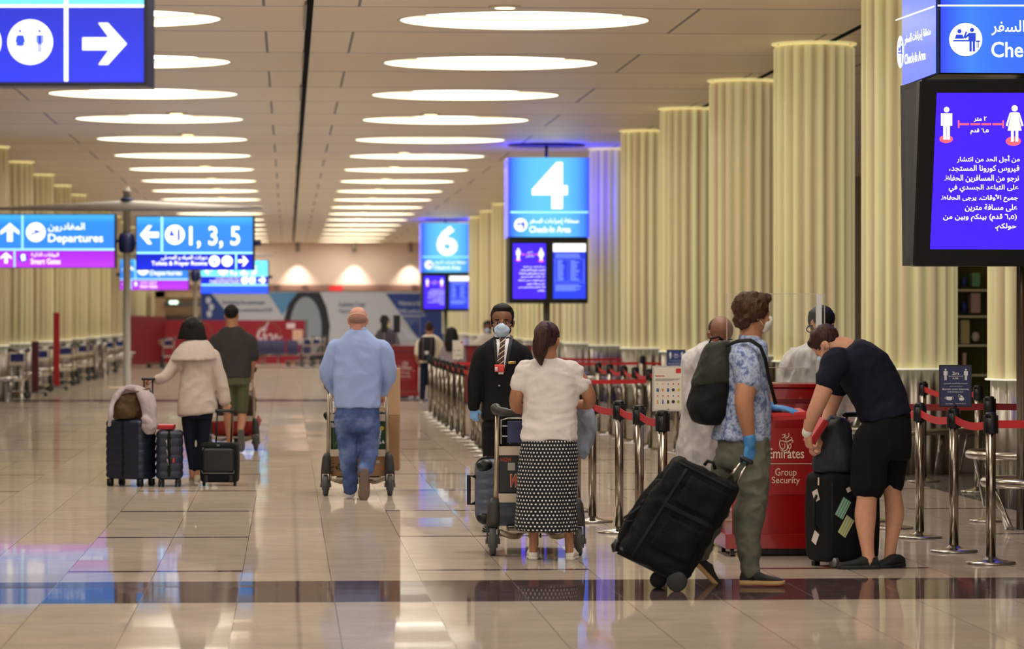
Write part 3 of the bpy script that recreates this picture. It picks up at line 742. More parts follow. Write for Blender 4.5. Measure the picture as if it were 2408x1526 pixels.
# ------------------------------------------------------------------ double direction signs on tall posts
YAW = math.radians(9)
def direction_sign(lab, X, D, k, kind):
    """k: size of a frame pixel of the middle sign set relative to this one"""
    base = xy(X, D); t = thing('direction_sign', lab, 'sign', base, 'direction signs on tall posts')
    n = V((math.sin(-YAW), -math.cos(YAW), 0)); n = V((-math.sin(YAW), -math.cos(YAW), 0))
    u = V((math.cos(YAW), -math.sin(YAW), 0)); u = V((-n.y, n.x, 0))
    if u.x < 0: u = -u
    pxb = CX + F * ((base - CAM).dot(RT)) / ((base - CAM).dot(FW))
    def T(x, y): return (pxb + (x - 299) * k, HZ + (y - 752) * k)
    f = Face(base - u * 0 + n * .12, n)
    post_h = CH + (752 - 440) / (F / 63.5)
    bm = B(); lathe(bm, [(.16, 0), (.16, .012), (.068, .02), (.068, post_h - .1), (.085, post_h - .1), (.085, post_h - .06), (.055, post_h - .05), (.055, post_h)], base, 24); po = obj('post', bm, MATS['post_grey'], t)
    bm = B(); lathe(bm, [(.1, post_h - .26), (.115, post_h - .24), (.115, post_h - .22), (.1, post_h - .2)], base, 24); obj('collar', bm, NAVY_HUB, po)
    zc = CH + (752 - 571) / (F / 63.5)
    bm = B(); lathe(bm, [(.05, zc - .2), (.13, zc - .17), (.155, zc - .1), (.155, zc + .1), (.13, zc + .17), (.05, zc + .2)], base, 24); obj('hub', bm, NAVY_HUB, po)
    # slim wing that carries the boxes
    zw = CH + (752 - 484) / (F / 63.5)
    bm = B(); rings = []
    for i in range(17):
        q = -1 + i / 8; h = .085 * (1 - abs(q)) ** .8 + .018
        rings.append(sring(base + u * (q * 2.55) + V((0, 0, zw - .05 * abs(q))), n * (.10 * (1 - .6 * abs(q))), V((0, 0, h)), 14, 2.5))
    loft(bm, rings); wing = obj('wing', bm, mat('pale_grey_paint', (176, 170, 160), .4), t)
    for s in (-1, 1):
        bm = B(); tube(bm, [base + V((0, 0, post_h - .22)), base + u * (s * .62) + V((0, 0, zw + .06))], .006, 6); ell(bm, base + u * (s * .62) + V((0, 0, zw + .06)), .03); obj('cable', bm, GREY_P, wing)
    def panel(x0, x1, ytop, ybot, bands, nm):
        a, b = T(x0, ytop), T(x1, ybot)
        P = [f.hit(a[0], a[1]), f.hit(b[0], a[1]), f.hit(b[0], b[1]), f.hit(a[0], b[1])]
        bm = B(); slab(bm, [p - n * .002 for p in P], -n * .16); bmesh.ops.recalc_face_normals(bm, faces=bm.faces); h = obj(nm, bm, mat('sign_case', (24, 26, 40), .4), t, False)
        ins = 2.2
        for (v0, v1, m) in bands:
            bm = B(); q0, q1 = T(x0 + ins, v0), T(x1 - ins, v1); put_rect(bm, f, q0[0], q0[1], q1[0], q1[1], .003); obj('film', bm, m, h, False)
        for q in ((x0, .5), (x1, .5)): pass
        bm = B(); c = (P[0] + P[3]) / 2 if x0 > 299 else (P[1] + P[2]) / 2
        c = c - n * .08; e = V((base.x, base.y, c.z)); dirx = (e - c).normalized(); tube(bm, [c - dirx * .02, e - dirx * .1], .03, 10); obj('bracket', bm, NAVY_HUB, h)
        c2 = ((P[1] + P[2]) / 2 if x0 > 299 else (P[0] + P[3]) / 2) - n * .08
        bm = B(); tube(bm, [c2 + dirx * .01, c2 - dirx * .12], .05, 12); obj('end_cap', bm, NAVY_HUB, h)
        return h
    def letters(h, wfun):
        wb, lb, kb = B(), B(), B(); wfun(wb, lb, kb)
        if wb.verts: obj('lettering', wb, WHITE_G, h, False)
        else: wb.free()
        if lb.verts: obj('dividing_line', lb, CYAN_L, h, False)
        else: lb.free()
        if kb.verts: obj('icon', kb, ICON_BLUE, h, False)
        else: kb.free()
    def TX(b, s, x0, y0, x1, y1, bold=.014): p, q = T(x0, y0), T(x1, y1); put_text(b, f, s, p[0], p[1], q[0], q[1], bold, .006)
    def RC(b, x0, y0, x1, y1, e=.006): p, q = T(x0, y0), T(x1, y1); put_rect(b, f, p[0], p[1], q[0], q[1], e)
    def DC(b, x, y, r, e=.006): p = T(x, y); put_disc(b, f, p[0], p[1], r * k, None, e)
    def PL(b, pts, e=.008): put_poly(b, f, [T(x, y) for x, y in pts], e)
    def AW(b, x, y, w, d): p = T(x, y); put_arrow(b, f, p[0], p[1], w * k, w * k, d, .006)
    DEP_AR, GATE_AR, WC_AR = arabic('المغادرون'), arabic('البوابات الذكية'), arabic('دورات المياه و المصلى')
    if kind != 'near':
        h = panel(-10, 272, 503, 630, [(505, 588, FILM_DEP), (589, 628.5, FILM_MAG)], 'departures_panel')
        def w1(wb, lb, kb):
            RC(lb, -8, 584, 270, 589); RC(lb, 51, 506, 56, 584); RC(lb, 33, 589, 37, 628)
            AW(wb, 24, 546, 22, 'up'); AW(wb, 15, 606, 13, 'up')
            DC(wb, 85, 546, 23); PL(kb, [(70, 550), (100, 541), (92, 547), (76, 552)]); PL(kb, [(78, 541), (84, 540), (96, 545), (90, 548)])
            TX(wb, DEP_AR, 114, 524, 200, 545); TX(wb, 'Departures', 114, 550, 243, 575)
            DC(kb, 55, 606, 10.5); PL(wb, [(49, 602), (53, 597), (60, 598), (61, 612), (52, 614)], .009)
            TX(wb, GATE_AR, 74, 594, 139, 605); TX(wb, 'Smart Gates', 73, 608, 143, 621)
        letters(h, w1)
        if kind == 'mid':
            h = panel(320, 597, 508, 635, [(510, 596, FILM_DEP), (597, 633, FILM_NAVY)], 'areas_panel')
            def w2(wb, lb, kb):
                RC(lb, 322, 592.5, 595, 597); RC(lb, 379, 510, 384, 592); RC(lb, 554, 597, 558, 633)
                AW(wb, 352, 552, 22, 'left'); DC(wb, 412, 552, 23)
                RC(kb, 399, 552, 416, 555, .008); DC(kb, 404, 544, 3.2, .008); PL(kb, [(398, 552), (401, 547), (409, 547), (410, 552)]); RC(kb, 418, 543, 424, 566, .008); DC(kb, 421, 540, 3, .008)
                TX(wb, '1, 3, 5', 446, 532, 565, 584, .016)
                TX(wb, WC_AR, 380, 600, 488, 612); TX(wb, 'Toilets & Prayer Rooms', 357, 614, 488, 627)
                DC(wb, 505, 614, 13); DC(wb, 535, 614, 13); PL(kb, [(500, 618), (505, 611), (510, 618)])
                for xx in (530, 540): RC(kb, xx - 1.5, 609, xx + 1.5, 619, .008)
                AW(wb, 573, 614, 12, 'right')
            letters(h, w2)
        else:
            h = panel(320, 597, 508, 645, [(510, 573, FILM_CYAN), (573, 612, FILM_NAVY), (612, 643, FILM_BRT)], 'areas_panel')
            def w2(wb, lb, kb):
                RC(lb, 322, 571, 595, 574); RC(lb, 322, 606, 595, 612); RC(lb, 540, 574, 544, 606)
                AW(wb, 352, 545, 20, 'left'); DC(wb, 412, 548, 20); TX(wb, '1, 3, 5', 443, 531, 550, 572, .03)
                TX(wb, WC_AR, 380, 578, 480, 588); TX(wb, 'Toilets & Prayer Rooms', 357, 591, 480, 603)
                DC(wb, 501, 590, 14); DC(wb, 531, 590, 14); AW(wb, 573, 590, 15, 'right')
            letters(h, w2)
    else:
        def UP_(px, py): return (299 + (px - pxb) / k, 752 + (py - 752) / k)
        x1, y1 = UP_(347, 203); _, y0 = UP_(0, -270)
        h = panel(x1 - 272, x1, y0, y1, [(y0 + 1, UP_(0, 13)[1], FILM_CYAN), (UP_(0, 13)[1], UP_(0, 193)[1], FILM_NAVY)], 'areas_panel')
        def w3(wb, lb, kb):
            def r(b, a, c, d, e_, z=.006): put_rect(b, f, a, c, d, e_, z)
            r(wb, -700, 11, 338, 17); r(wb, 151, -200, 160, 191)
            put_disc(wb, f, 71, 99, 53, None, .006)
            put_disc(kb, f, 47, 73, 4, None, .009); put_poly(kb, f, [(43, 82), (52, 82), (58, 108), (37, 108)], .009); put_poly(kb, f, [(39, 83), (43, 82), (39, 100), (35, 99)], .009); put_poly(kb, f, [(52, 82), (56, 83), (60, 99), (56, 100)], .009)
            r(kb, 44.5, 108, 46.3, 124, .009); r(kb, 49, 108, 50.8, 124, .009)
            put_disc(kb, f, 93, 73, 4, None, .009); r(kb, 88, 82, 99, 104, .009); r(kb, 84, 82, 87, 101, .009); r(kb, 100, 82, 103, 101, .009); r(kb, 89, 104, 92.5, 124, .009); r(kb, 94.5, 104, 98, 124, .009)
            put_arrow(wb, f, 246, 103, 52, 49, 'right', .006)
            put_text(wb, f, WC_AR, -500, 30, -140, 80, .014, .006); put_text(wb, f, 'Toilets & Prayer Rooms', -560, 100, -140, 160, .014, .006)
            put_disc(wb, f, -50, 99, 53, None, .006)
        letters(h, w3)
    return t
direction_sign('blue and magenta direction sign on a tall grey post behind the woman in beige', -3.0, 63.5, 1.0, 'mid')
direction_sign('farther and smaller direction sign on a post showing below the 1, 3, 5 sign', -3.0, 110.5, 1 / 1.74, 'far')
direction_sign('near blue toilets sign with right arrow in the top left corner', -1.81, 15.6, 514 / 126.0, 'near')
# ================================================================== BARRIERS, COUNTERS, TROLLEYS, FAR HALL
BELT_M = mat('red_belt', (196, 26, 34), .55)
BELT_D = mat('dark_red_belt', (140, 16, 22), .55)
RUBBER = mat('rubber', (34, 34, 36), .7)
POLE_M = mat('pole_steel', (160, 150, 138), .2, 1)
BASE_M = mat('base_steel', (176, 170, 162), .22, 1)
def build_stanchion():
    t = thing('barrier_post', '', 'barrier post', (0, 0, 0))
    bm = B(); lathe(bm, [(.158, 0), (.165, .006), (.163, .014), (.11, .022), (.05, .034), (.034, .05)]); obj('base', bm, BASE_M, t)
    bm = B(); lathe(bm, [(.0325, .04), (.0325, .985)], n=24); obj('pole', bm, POLE_M, t)
    bm = B(); lathe(bm, [(.037, .86), (.042, .865), (.042, .955), (.037, .958)], n=24, cap=False)
    for i in range(4):
        a = PI / 2 * i; box(bm, (.04 * math.cos(a), .04 * math.sin(a), .915), (.016, .026, .12), M.Rotation(a, 3, 'Z'), .003)
    obj('belt_cassette', bm, BLACK_P, t)
    bm = B(); lathe(bm, [(.036, .955), (.0365, .985), (.03, .992), (.005, .995)], n=24); obj('cap', bm, BLACK_P, t)
    return t
SPROTO = build_stanchion(); STREE = tree_of(SPROTO); S_USED = [False]
POSTS = {}
def post(key, X, D, lab, grp):
    p = xy(X, D)
    if not S_USED[0]:
        S_USED[0] = True; o = SPROTO; o.location = p; o['label'] = lab; o['group'] = grp
    else: o = dup(SPROTO, p, lab, grp, random.random() * .3, STREE)
    POSTS[key] = o; return o
def belt(o, a, b, sag=.03, m=None, z=.915, z1=None):
    """red webbing from post o to another point; a part of the post it rolls out of"""
    a = V(a) + V((0, 0, z)); b = V(b) + V((0, 0, z if z1 is None else z1)); d = (b - a).normalized(); a += d * .045; b -= d * .066
    s = V((-d.y, d.x, 0)).normalized() * .0016; n = 14; rings = []
    for i in range(n + 1):
        t = i / n; c = a.lerp(b, t) - V((0, 0, sag * 4 * t * (1 - t))); h = V((0, 0, .026))
        rings.append([c - s - h, c + s - h, c + s + h, c - s + h])
    bm = B(); loft(bm, rings)
    off = V(o.location); R = M.Rotation(-o.rotation_euler.z, 3, 'Z')
    for v in bm.verts: v.co = R @ (v.co - off)
    me = bpy.data.meshes.new('belt'); bm.to_mesh(me); bm.free(); me.materials.append(m or BELT_M)
    k = bpy.data.objects.new('belt', me); COL.objects.link(k); k.parent = o
    return k
def pxX(px, D): return (px - 677) * D / F   # hall X of a frame column at camera depth D (hall axis vanishes at column 677)
def hallX(px, py):
    return gp(px, py).x, gd(py)
rowA = [(1022, 985), (1032, 993), (1041, 999), (1050, 1006), (1062, 1015), (1076, 1023), (1089, 1032), (1112, 1040), (1121, 1049), (1129, 1057), (1137, 1064), (1146, 1075)]
A = [hallX(*q) for q in rowA] + [(2.36, D) for D in (38.0, 36.5, 35.0, 33.4, 31.8, 30.2)] + [(2.41, 28.4), hallX(1393, 1228), hallX(1456, 1253), (2.5, 24.25), (2.5, 22.75)]
nA = len(A)
labA = {}
for i, (X, D) in enumerate(A):
    if i == nA - 1: lab = 'steel barrier post under the restricted items board'
    elif i == nA - 2: lab = 'steel barrier post just left of the one with the restricted items board'
    elif i == nA - 3: lab = 'tall steel barrier post with full base plate left of the leaning black duffel'
    elif i == nA - 4: lab = 'steel barrier post just right of the woman with the polka dot skirt'
    elif i < 12: lab = 'slim barrier post of the long row left of the suited man, %s from far end' % ORD[i]
    else: lab = 'steel barrier post in the long row behind the man in the suit and the trolley'
    post(('A', i), X, D, lab, 'barrier posts of the long row' if not 12 <= i <= 18 else 'barrier posts hidden in the long row')
    if i: belt(POSTS[('A', i - 1)], xy(*A[i - 1]), xy(*A[i]), .02)
rowB = [(1407, 1017), (1434, 1024), (1467, 1034), (1494, 1044), (1528, 1056), (1590, 1066)]
Bp = [hallX(*q) for q in rowB]
for i, (X, D) in enumerate(Bp):
    post(('B', i), X, D, 'distant barrier post right of the woman in white, %s from the left' % ORD[i] if i < 5 else 'steel barrier post holding the partly hidden blue 2m notice', 'barrier posts of the middle row')
    if i: belt(POSTS[('B', i - 1)], xy(*Bp[i - 1]), xy(*Bp[i]), .05)
belt(POSTS[('B', 4)], xy(*Bp[4]), xy(*A[9]), .01, z=.84)
cross = [(2.42, 58), (4.4, 58), (6.03, 58), (7.4, 58)]
for i, (X, D) in enumerate(cross):
    post(('C', i), X, D, ['far barrier post at the left of the back cross belt', 'far barrier post of the back cross belt behind the ponytail woman', 'far barrier post of the back cross belt before the lit columns', 'far barrier post at the right of the back cross belt'][i], 'barrier posts of the back cross belt')
    if i: belt(POSTS[('C', i - 1)], xy(*cross[i - 1]), xy(X, D), .01, z=.86)
for i, (X, D) in enumerate([(4.95, 64.2), (6.75, 64.2)]):
    post(('G', i), X, D, 'farthest barrier post by the lit columns, %s end of its red belt' % ('left', 'right')[i], 'farthest barrier posts')
belt(POSTS[('G', 0)], xy(4.95, 64.2), xy(6.75, 64.2), .01, z=.86)
Dr = [(4.62, 26.07), hallX(2163, 1265), hallX(2243, 1298), hallX(2330, 1326)]
for i, (X, D) in enumerate(Dr):
    post(('D', i), X, D, ['steel barrier post mostly behind the legs of the bending man', 'steel barrier post right beside the bending man, left of the 2m notice', 'steel barrier post carrying the black framed 2m notice', 'nearest steel barrier post with full round base at the right'][i], 'barrier posts of the front right row')
    if i: belt(POSTS[('D', i - 1)], xy(*Dr[i - 1]), xy(X, D), .03)
belt(POSTS[('D', 3)], xy(*Dr[3]), xy(6.2, 22.3), .0)
fr = [(pxX(2168, 33.6), 33.6), (pxX(2297, 31.6), 31.6), (pxX(2324, 27.0), 27.0), (4.62, 27.0), (6.9, 27.0)]
fl = ['distant barrier post standing left behind the 2m notice', 'distant barrier post standing right behind the 2m notice', 'barrier post close behind the nearest post at the right', 'barrier post hidden behind the bending man', 'barrier post behind the near sign post at the right edge']
for i, (X, D) in enumerate(fr): post(('E', i), X, D, fl[i], 'barrier posts behind the front right row')
belt(POSTS[('E', 0)], xy(*fr[0]), xy(*fr[1]), .05)
b1 = belt(POSTS[('E', 2)], xy(*fr[2]), xy(*fr[3]), .005, BELT_D, z=.91)
belt(POSTS[('E', 2)], xy(*fr[2]), xy(*fr[4]), .005, BELT_D, z=.91)
def belt_words(o, D, x0, y0, x1, y1, m, s='Emirates'):
    bm = B(); p = xy(5, D); put_text(bm, Face(p, FRONT), s, x0, y0, x1, y1, .006, .006)
    off = V(o.location); R = M.Rotation(-o.rotation_euler.z, 3, 'Z')
    for v in bm.verts: v.co = R @ (v.co - off)
    me = bpy.data.meshes.new('belt_lettering'); bm.to_mesh(me); bm.free(); me.materials.append(m)
    k = bpy.data.objects.new('belt_lettering', me); COL.objects.link(k); k.parent = b1
belt_words(POSTS[('E', 2)], 26.98, 2179, 954, 2222, 965, mat('belt_print', (150, 70, 66), .6))

# ---- notices on top of posts
NAVY_B = mat('notice_navy', (38, 44, 92), .4); WHITE_P = mat('print_white', (236, 236, 240), .6); NAVY_L = mat('notice_navy_bright', (40, 62, 130), .4)
def notice_2m(lab, D, x0, y0, x1, y1, base, m, frame=True):
    f = Face(pt((x0 + x1) / 2, y0, D), (-.02, -1, 0)); W, H = x1 - x0, y1 - y0
    t = thing('notice_board', lab, 'notice', pt((x0 + x1) / 2, y1, D), 'blue 2m distance notices')
    c = [f.hit(x0, y0), f.hit(x1, y0), f.hit(x1, y1), f.hit(x0, y1)]
    bm = B(); slab(bm, [p + V((0, .001, 0)) for p in c], V((0, .014, 0))); bmesh.ops.recalc_face_normals(bm, faces=bm.faces); obj('frame', bm, BLACK_P, t, False)
    bm = B(); put_rect(bm, f, x0 + W * .035, y0 + H * .03, x1 - W * .035, y1 - H * .03, .002); pn = obj('panel', bm, m, t, False)
    wb = B(); e = .004
    def T(u, v): return x0 + u * W, y0 + v * H
    for u in (.19, .82): put_man(wb, f, *T(u, .36), H * .27, False, e)
    a, b = T(.40, .16), T(.60, .235); put_text(wb, f, '2m', *a, *b, .02, e)
    a, b = T(.30, .264), T(.71, .271); put_rect(wb, f, *a, *b, e)
    for u in (.30, .71): a, b = T(u - .004, .245), T(u + .004, .29); put_rect(wb, f, *a, *b, e)
    a, b = T(.41, .295), T(.59, .34); put_text(wb, f, '6.5ft', *a, *b, .012, e)
    a, b = T(.14, .425), T(.87, .465); put_text(wb, f, arabic('التزم بمسافة التباعد الجسدي'), *a, *b, .008, e)
    a, b = T(.32, .49), T(.71, .525); put_text(wb, f, arabic('و دائما استخدم'), *a, *b, .008, e)
    a, b = T(.09, .555), T(.91, .605); put_text(wb, f, 'Maintain social distancing', *a, *b, .006, e)
    a, b = T(.25, .62), T(.74, .665); put_text(wb, f, 'and always use:', *a, *b, .006, e)
    put_poly(wb, f, [T(.21, .755), T(.4, .755), T(.385, .83), T(.32, .845), T(.23, .83)], e)
    put_ring(wb, f, *T(.2, .785), H * .02, H * .027, e, 20, 1); put_ring(wb, f, *T(.41, .785), H * .02, H * .027, e, 20, 1)
    put_poly(wb, f, [T(.6, .785), T(.75, .77), T(.77, .82), T(.72, .85), T(.62, .84)], e); put_ring(wb, f, *T(.62, .735), H * .028, H * .034, e, 20); put_poly(wb, f, [T(.64, .72), T(.7, .73), T(.74, .765), T(.66, .77)], e)
    a, b = T(.19, .9), T(.42, .935); put_text(wb, f, 'face mask', *a, *b, .0, e)
    a, b = T(.5, .9), T(.82, .935); put_text(wb, f, 'disposable gloves', *a, *b, .0, e)
    obj('lettering', wb, WHITE_P, pn, False)
    bt = pt((x0 + x1) / 2, y1, D)
    bm = B(); tube(bm, [bt + V((0, .008, .02)), V((bt.x, bt.y + .008, .997))], .012, 10); obj('stem', bm, BLACK_P, t)
    return t
Dn = Dr[2][1]
notice_2m('black framed navy 2m distance notice on a steel barrier post at the right', Dn, 2209, 858, 2285, 957, None, NAVY_B)
notice_2m('farther blue 2m notice half hidden behind the bald officer', Bp[5][1], 1568, 822, 1612, 880, None, NAVY_L)

def items_board(lab, D, x0, y0, x1, y1, detail=True):
    f = Face(pt((x0 + x1) / 2, y0, D), (0, -1, 0)); W, H = x1 - x0, y1 - y0
    t = thing('notice_board', lab, 'notice', pt((x0 + x1) / 2, y1, D), 'white item notices on posts')
    c = [f.hit(x0, y0), f.hit(x1, y0), f.hit(x1, y1), f.hit(x0, y1)]
    bm = B(); slab(bm, [p + V((0, .001, 0)) for p in c], V((0, .014, 0))); bmesh.ops.recalc_face_normals(bm, faces=bm.faces); obj('frame', bm, mat('alu_frame', (196, 192, 184), .35, .7), t, False)
    bm = B(); put_rect(bm, f, x0 + W * .06, y0 + H * .035, x1 - W * .06, y1 - H * .035, .002); pn = obj('panel', bm, mat('board_paper', (224, 214, 200), .7), t, False)
    e = .004
    def T(u, v): return x0 + u * W, y0 + v * H
    rb, kb, cb = B(), B(), B()
    put_rect(rb, f, *T(.76, .06), *T(.92, .16), e)
    if detail:
        a, b = T(.10, .2), T(.4, .24); put_text(rb, f, 'Restricted items', *a, *b, .015, e)
        for r in range(3): put_rect(kb, f, *T(.1, .285 + r * .02), *T((.88, .85, .66)[r], .292 + r * .02), e)
    random.seed(5)
    hues = [('yellow_print', (214, 190, 60)), ('blue_print', (70, 90, 150)), ('green_print', (160, 170, 60)), ('dark_print', (60, 50, 50)), ('orange_print', (210, 140, 80))]
    bms = [B() for _ in hues]
    for r, (v, h) in enumerate(((.4, .02), (.53, .042), (.665, .02), (.79, .045))):
        for i in range(5):
            u = .17 + i * .168; q = bms[random.randrange(5)] if r % 2 else (rb if random.random() < .5 else bms[random.randrange(5)])
            k = random.randrange(3); w_ = .035 + .02 * random.random() if r % 2 else .022
            if k == 0: put_disc(q, f, *T(u, v), W * w_, H * h * .8, e, 12)
            elif k == 1: put_poly(q, f, [T(u - w_, v + h * .8), T(u - w_ * .7, v - h), T(u + w_, v - h * .6), T(u + w_ * .9, v + h)], e)
            else: put_poly(q, f, [T(u - w_ * .35, v - h), T(u + w_ * .35, v - h), T(u + w_ * .6, v + h), T(u - w_ * .6, v + h)], e)
    obj('print_red', rb, mat('board_red', (200, 44, 40), .6), pn, False)
    if kb.verts: obj('print_text', kb, mat('board_grey', (130, 124, 118), .7), pn, False)
    else: kb.free()
    for q, (nm, c_) in zip(bms, hues):
        if q.verts: obj('pictures', q, mat(nm, c_, .6), pn, False)
        else: q.free()
    bt = pt((x0 + x1) / 2, y1, D)
    bm = B(); tube(bm, [bt + V((0, .008, .02)), V((bt.x, bt.y + .008, .997))], .012, 10); obj('stem', bm, STEEL, t)
    return t
items_board('cream board with rows of restricted item pictures on a post', A[-1][1], 1534, 860, 1607, 967)
items_board('small distant white notice on a post before the dark haired woman', A[5][1], 1064, 800, 1090, 845, False)

# ---- red security counters with acrylic screens
RED_C = mat('counter_red', (140, 4, 12), .22, coat=.3); RED_P = mat('counter_panel', (150, 22, 30), .3, coat=.3); RED_D = mat('counter_red_dark', (100, 3, 8), .3)
PRINT_C = mat('counter_print', (226, 200, 180), .5)
def acrylic():
    g = NT('clear_acrylic'); tr = g.n('BsdfTransparent'); gl = g.n('BsdfGlossy'); gl.inputs['Roughness'].default_value = .02
    fr = g.n('Fresnel'); fr.inputs[0].default_value = 1.35; ms = g.n('MixShader'); tr.inputs[0].default_value = (.97, .97, .96, 1)
    g.l(g.math('MULTIPLY', fr.outputs[0], .6), ms.inputs[0]); g.l(tr.outputs[0], ms.inputs[1]); g.l(gl.outputs[0], ms.inputs[2]); g.l(ms.outputs[0], g.t.nodes['Material Output'].inputs[0]); g.t.nodes.remove(g.b)
    return g.m
ACR = acrylic(); ACR_E = mat('acrylic_edge', (196, 190, 170), .2, spec=.8)
EMB = [  # calligraphic emblem, unit box, y down: strokes (points, width)
 ([(.62, .02), (.66, .12), (.60, .24), (.50, .30), (.38, .28)], .07), ([(.20, .14), (.34, .10), (.40, .18), (.30, .26), (.18, .30)], .06),
 ([(.44, .06), (.48, .30), (.46, .50)], .06), ([(.06, .48), (.24, .44), (.50, .50), (.78, .40), (.92, .46), (.82, .56)], .075),
 ([(.10, .34), (.06, .58), (.12, .80), (.30, .88), (.40, .74), (.38, .58)], .07), ([(.52, .56), (.56, .76), (.50, .92), (.30, .98), (.10, .92)], .07),
 ([(.66, .58), (.78, .66), (.76, .82), (.64, .84), (.62, .70), (.80, .60)], .065), ([(.70, .86), (.68, .98), (.56, 1.0)], .055), ([(.22, .62), (.25, .65)], .07), ([(.74, .24), (.84, .30), (.80, .40)], .055)]
def put_strokes(bm, f, x0, y0, x1, y1, strokes, e):
    W, H = x1 - x0, y1 - y0
    for pts, w_ in strokes:
        c = curve([V((x0 + u * W, y0 + v * H, 0)) for u, v in pts], 5); n = len(c)
        for i in range(n - 1):
            d = (c[i + 1] - c[i])
            if d.length < 1e-6: continue
            p = V((-d.y, d.x, 0)).normalized()
            def hw(j): t = j / (n - 1); return w_ * W * .5 * (.35 + .65 * math.sin(PI * min(max(t, .06), .94)))
            a, b = hw(i), hw(i + 1)
            put_poly(bm, f, [((c[i] + p * a).x, (c[i] + p * a).y), ((c[i + 1] + p * b).x, (c[i + 1] + p * b).y), ((c[i + 1] - p * b).x, (c[i + 1] - p * b).y), ((c[i] - p * a).x, (c[i] - p * a).y)], e)
def security_counter(lab, D, xl, xr, ytop, ybot, yfloor, writing, full=True):
    """front face xl..xr by ytop..ybot at depth D (frame pixels); writing = pixel boxes"""
    f = Face(pt(xl, ytop, D), FRONT); y0 = f.o.y; s = F / D
    X0, X1 = pt(xl, 0, D).x, pt(xr, 0, D).x; zt = CH - (ytop - HZ) / s; zb = CH - (ybot - HZ) / s; dep = .52
    t = thing('security_counter', lab, 'counter', ((X0 + X1) / 2, y0 + dep / 2, 0), 'red security counters')
    bm = B(); bx(bm, X0, y0 + .004, zb + .0, X1, y0 + dep, zt - .03, .006); body = obj('body', bm, RED_C, t, False)
    bm = B(); bx(bm, X0 - .012, y0 - .012, zt - .03, X1 + .012, y0 + dep + .012, zt, .006); obj('worktop', bm, RED_C, t, False)
    bm = B(); bx(bm, X0 - .05, y0 - .04, zb, X1 + .01, y0 + dep + .02, zb + .1, .004); obj('plinth', bm, RED_C, t, False)
    bm = B(); bx(bm, X0 + .0, y0 - .001, zt - .135, X1 + .0, y0 + .01, zt - .105); obj('dark_band', bm, RED_D, body, False)
    bm = B(); bx(bm, X0 + .15, y0 + .05, .012, X1 - .2, y0 + dep - .08, zb + .01); obj('undercarriage', bm, BLACK_P, t, False)
    for cx_ in (X0 - .0, X1 - .06):
        for cy in (y0 + .02, y0 + dep - .05):
            bm = B(); q = V((cx_, cy, .032)); loft(bm, [sring(q + V((o_, 0, 0)), V((0, .032, 0)), V((0, 0, .032)), 20, 2) for o_ in (-.012, .012)]); bx(bm, cx_ - .02, cy - .02, .055, cx_ + .02, cy + .02, zb + .005)
            bx(bm, cx_ - .05, cy - .008, .062, cx_ - .01, cy + .008, .07); obj('caster', bm, BLACK_P, t, False)
    px0, py0, px1, py1 = writing['panel']
    bm = B(); put_rect(bm, f, px0, py0, px1, py1, .001); pn = obj('print_panel', bm, RED_P, body, False)
    wb = B(); put_strokes(wb, f, *writing['emblem'], EMB, .004)
    for k in ('Emirates', 'Group', 'Security'): put_text(wb, f, k, *writing[k], .012 if k == 'Emirates' else .004, .004)
    put_rect(wb, f, *writing['line'], .004); obj('lettering', wb, PRINT_C, pn, False)
    # acrylic screens
    def sheet(nm, x0, y0_, x1, y1_, yy, post_=None):
        a = pt(x0, y0_, D); b = pt(x1, y1_, D); k = V((0, yy, 0))
        P = [V((a.x, y0 + yy, a.z)), V((b.x, y0 + yy, a.z)), V((b.x, y0 + yy, b.z)), V((a.x, y0 + yy, b.z))]
        bm = B(); slab(bm, P, V((0, .006, 0))); bmesh.ops.recalc_face_normals(bm, faces=bm.faces); o = obj(nm, bm, ACR, t, False)
        bm = B(); e_ = .002
        bx(bm, P[0].x, y0 + yy - .001, P[0].z - e_, P[1].x, y0 + yy + .007, P[0].z + e_)
        for q in (P[0], P[1]): bx(bm, q.x - e_, y0 + yy - .001, P[3].z, q.x + e_, y0 + yy + .007, P[0].z)
        obj('edge', bm, ACR_E, o, False); return o
    for q in writing['sheets']:
        o = sheet('acrylic_screen', *q)
    if 'upright' in writing:
        x0, y0_, x1, y1_, yy = writing['upright']; a = pt(x0, y0_, D); b = pt(x1, y1_, D)
        bm = B(); bx(bm, a.x, y0 + yy, b.z, b.x, y0 + yy + .03, a.z); obj('screen_upright', bm, mat('clear_post', (206, 206, 200), .15, spec=.9, coat=.5), t, False)
    return t
security_counter('red security counter with clear screen in front of the gowned officers', 23.0, 1722, 1970, 902, 1290, 1313, dict(
    panel=(1727, 1007, 1944, 1163), emblem=(1831, 1017, 1868, 1061), Emirates=(1806, 1054, 1891, 1078), line=(1745, 1089.5, 1911, 1091.2), Group=(1823, 1101, 1873, 1124), Security=(1815, 1121, 1881, 1141),
    sheets=[(1728, 690, 1965, 903, .42), (1744, 865, 1899, 903, .12)], upright=(1944, 690, 1957, 903, .41)))
security_counter('far red security counter behind the man in the blue shirt', 69.0, 905, 984, 812, 932, 938, dict(
    panel=(910, 846, 976, 896), emblem=(944, 848, 962, 862), Emirates=(936, 860, 968, 868), line=(930, 871, 974, 871.6), Group=(943, 874, 964, 881), Security=(940, 882, 966, 889),
    sheets=[(905, 745, 990, 812, .4), (938, 798, 965, 812, .1)]))

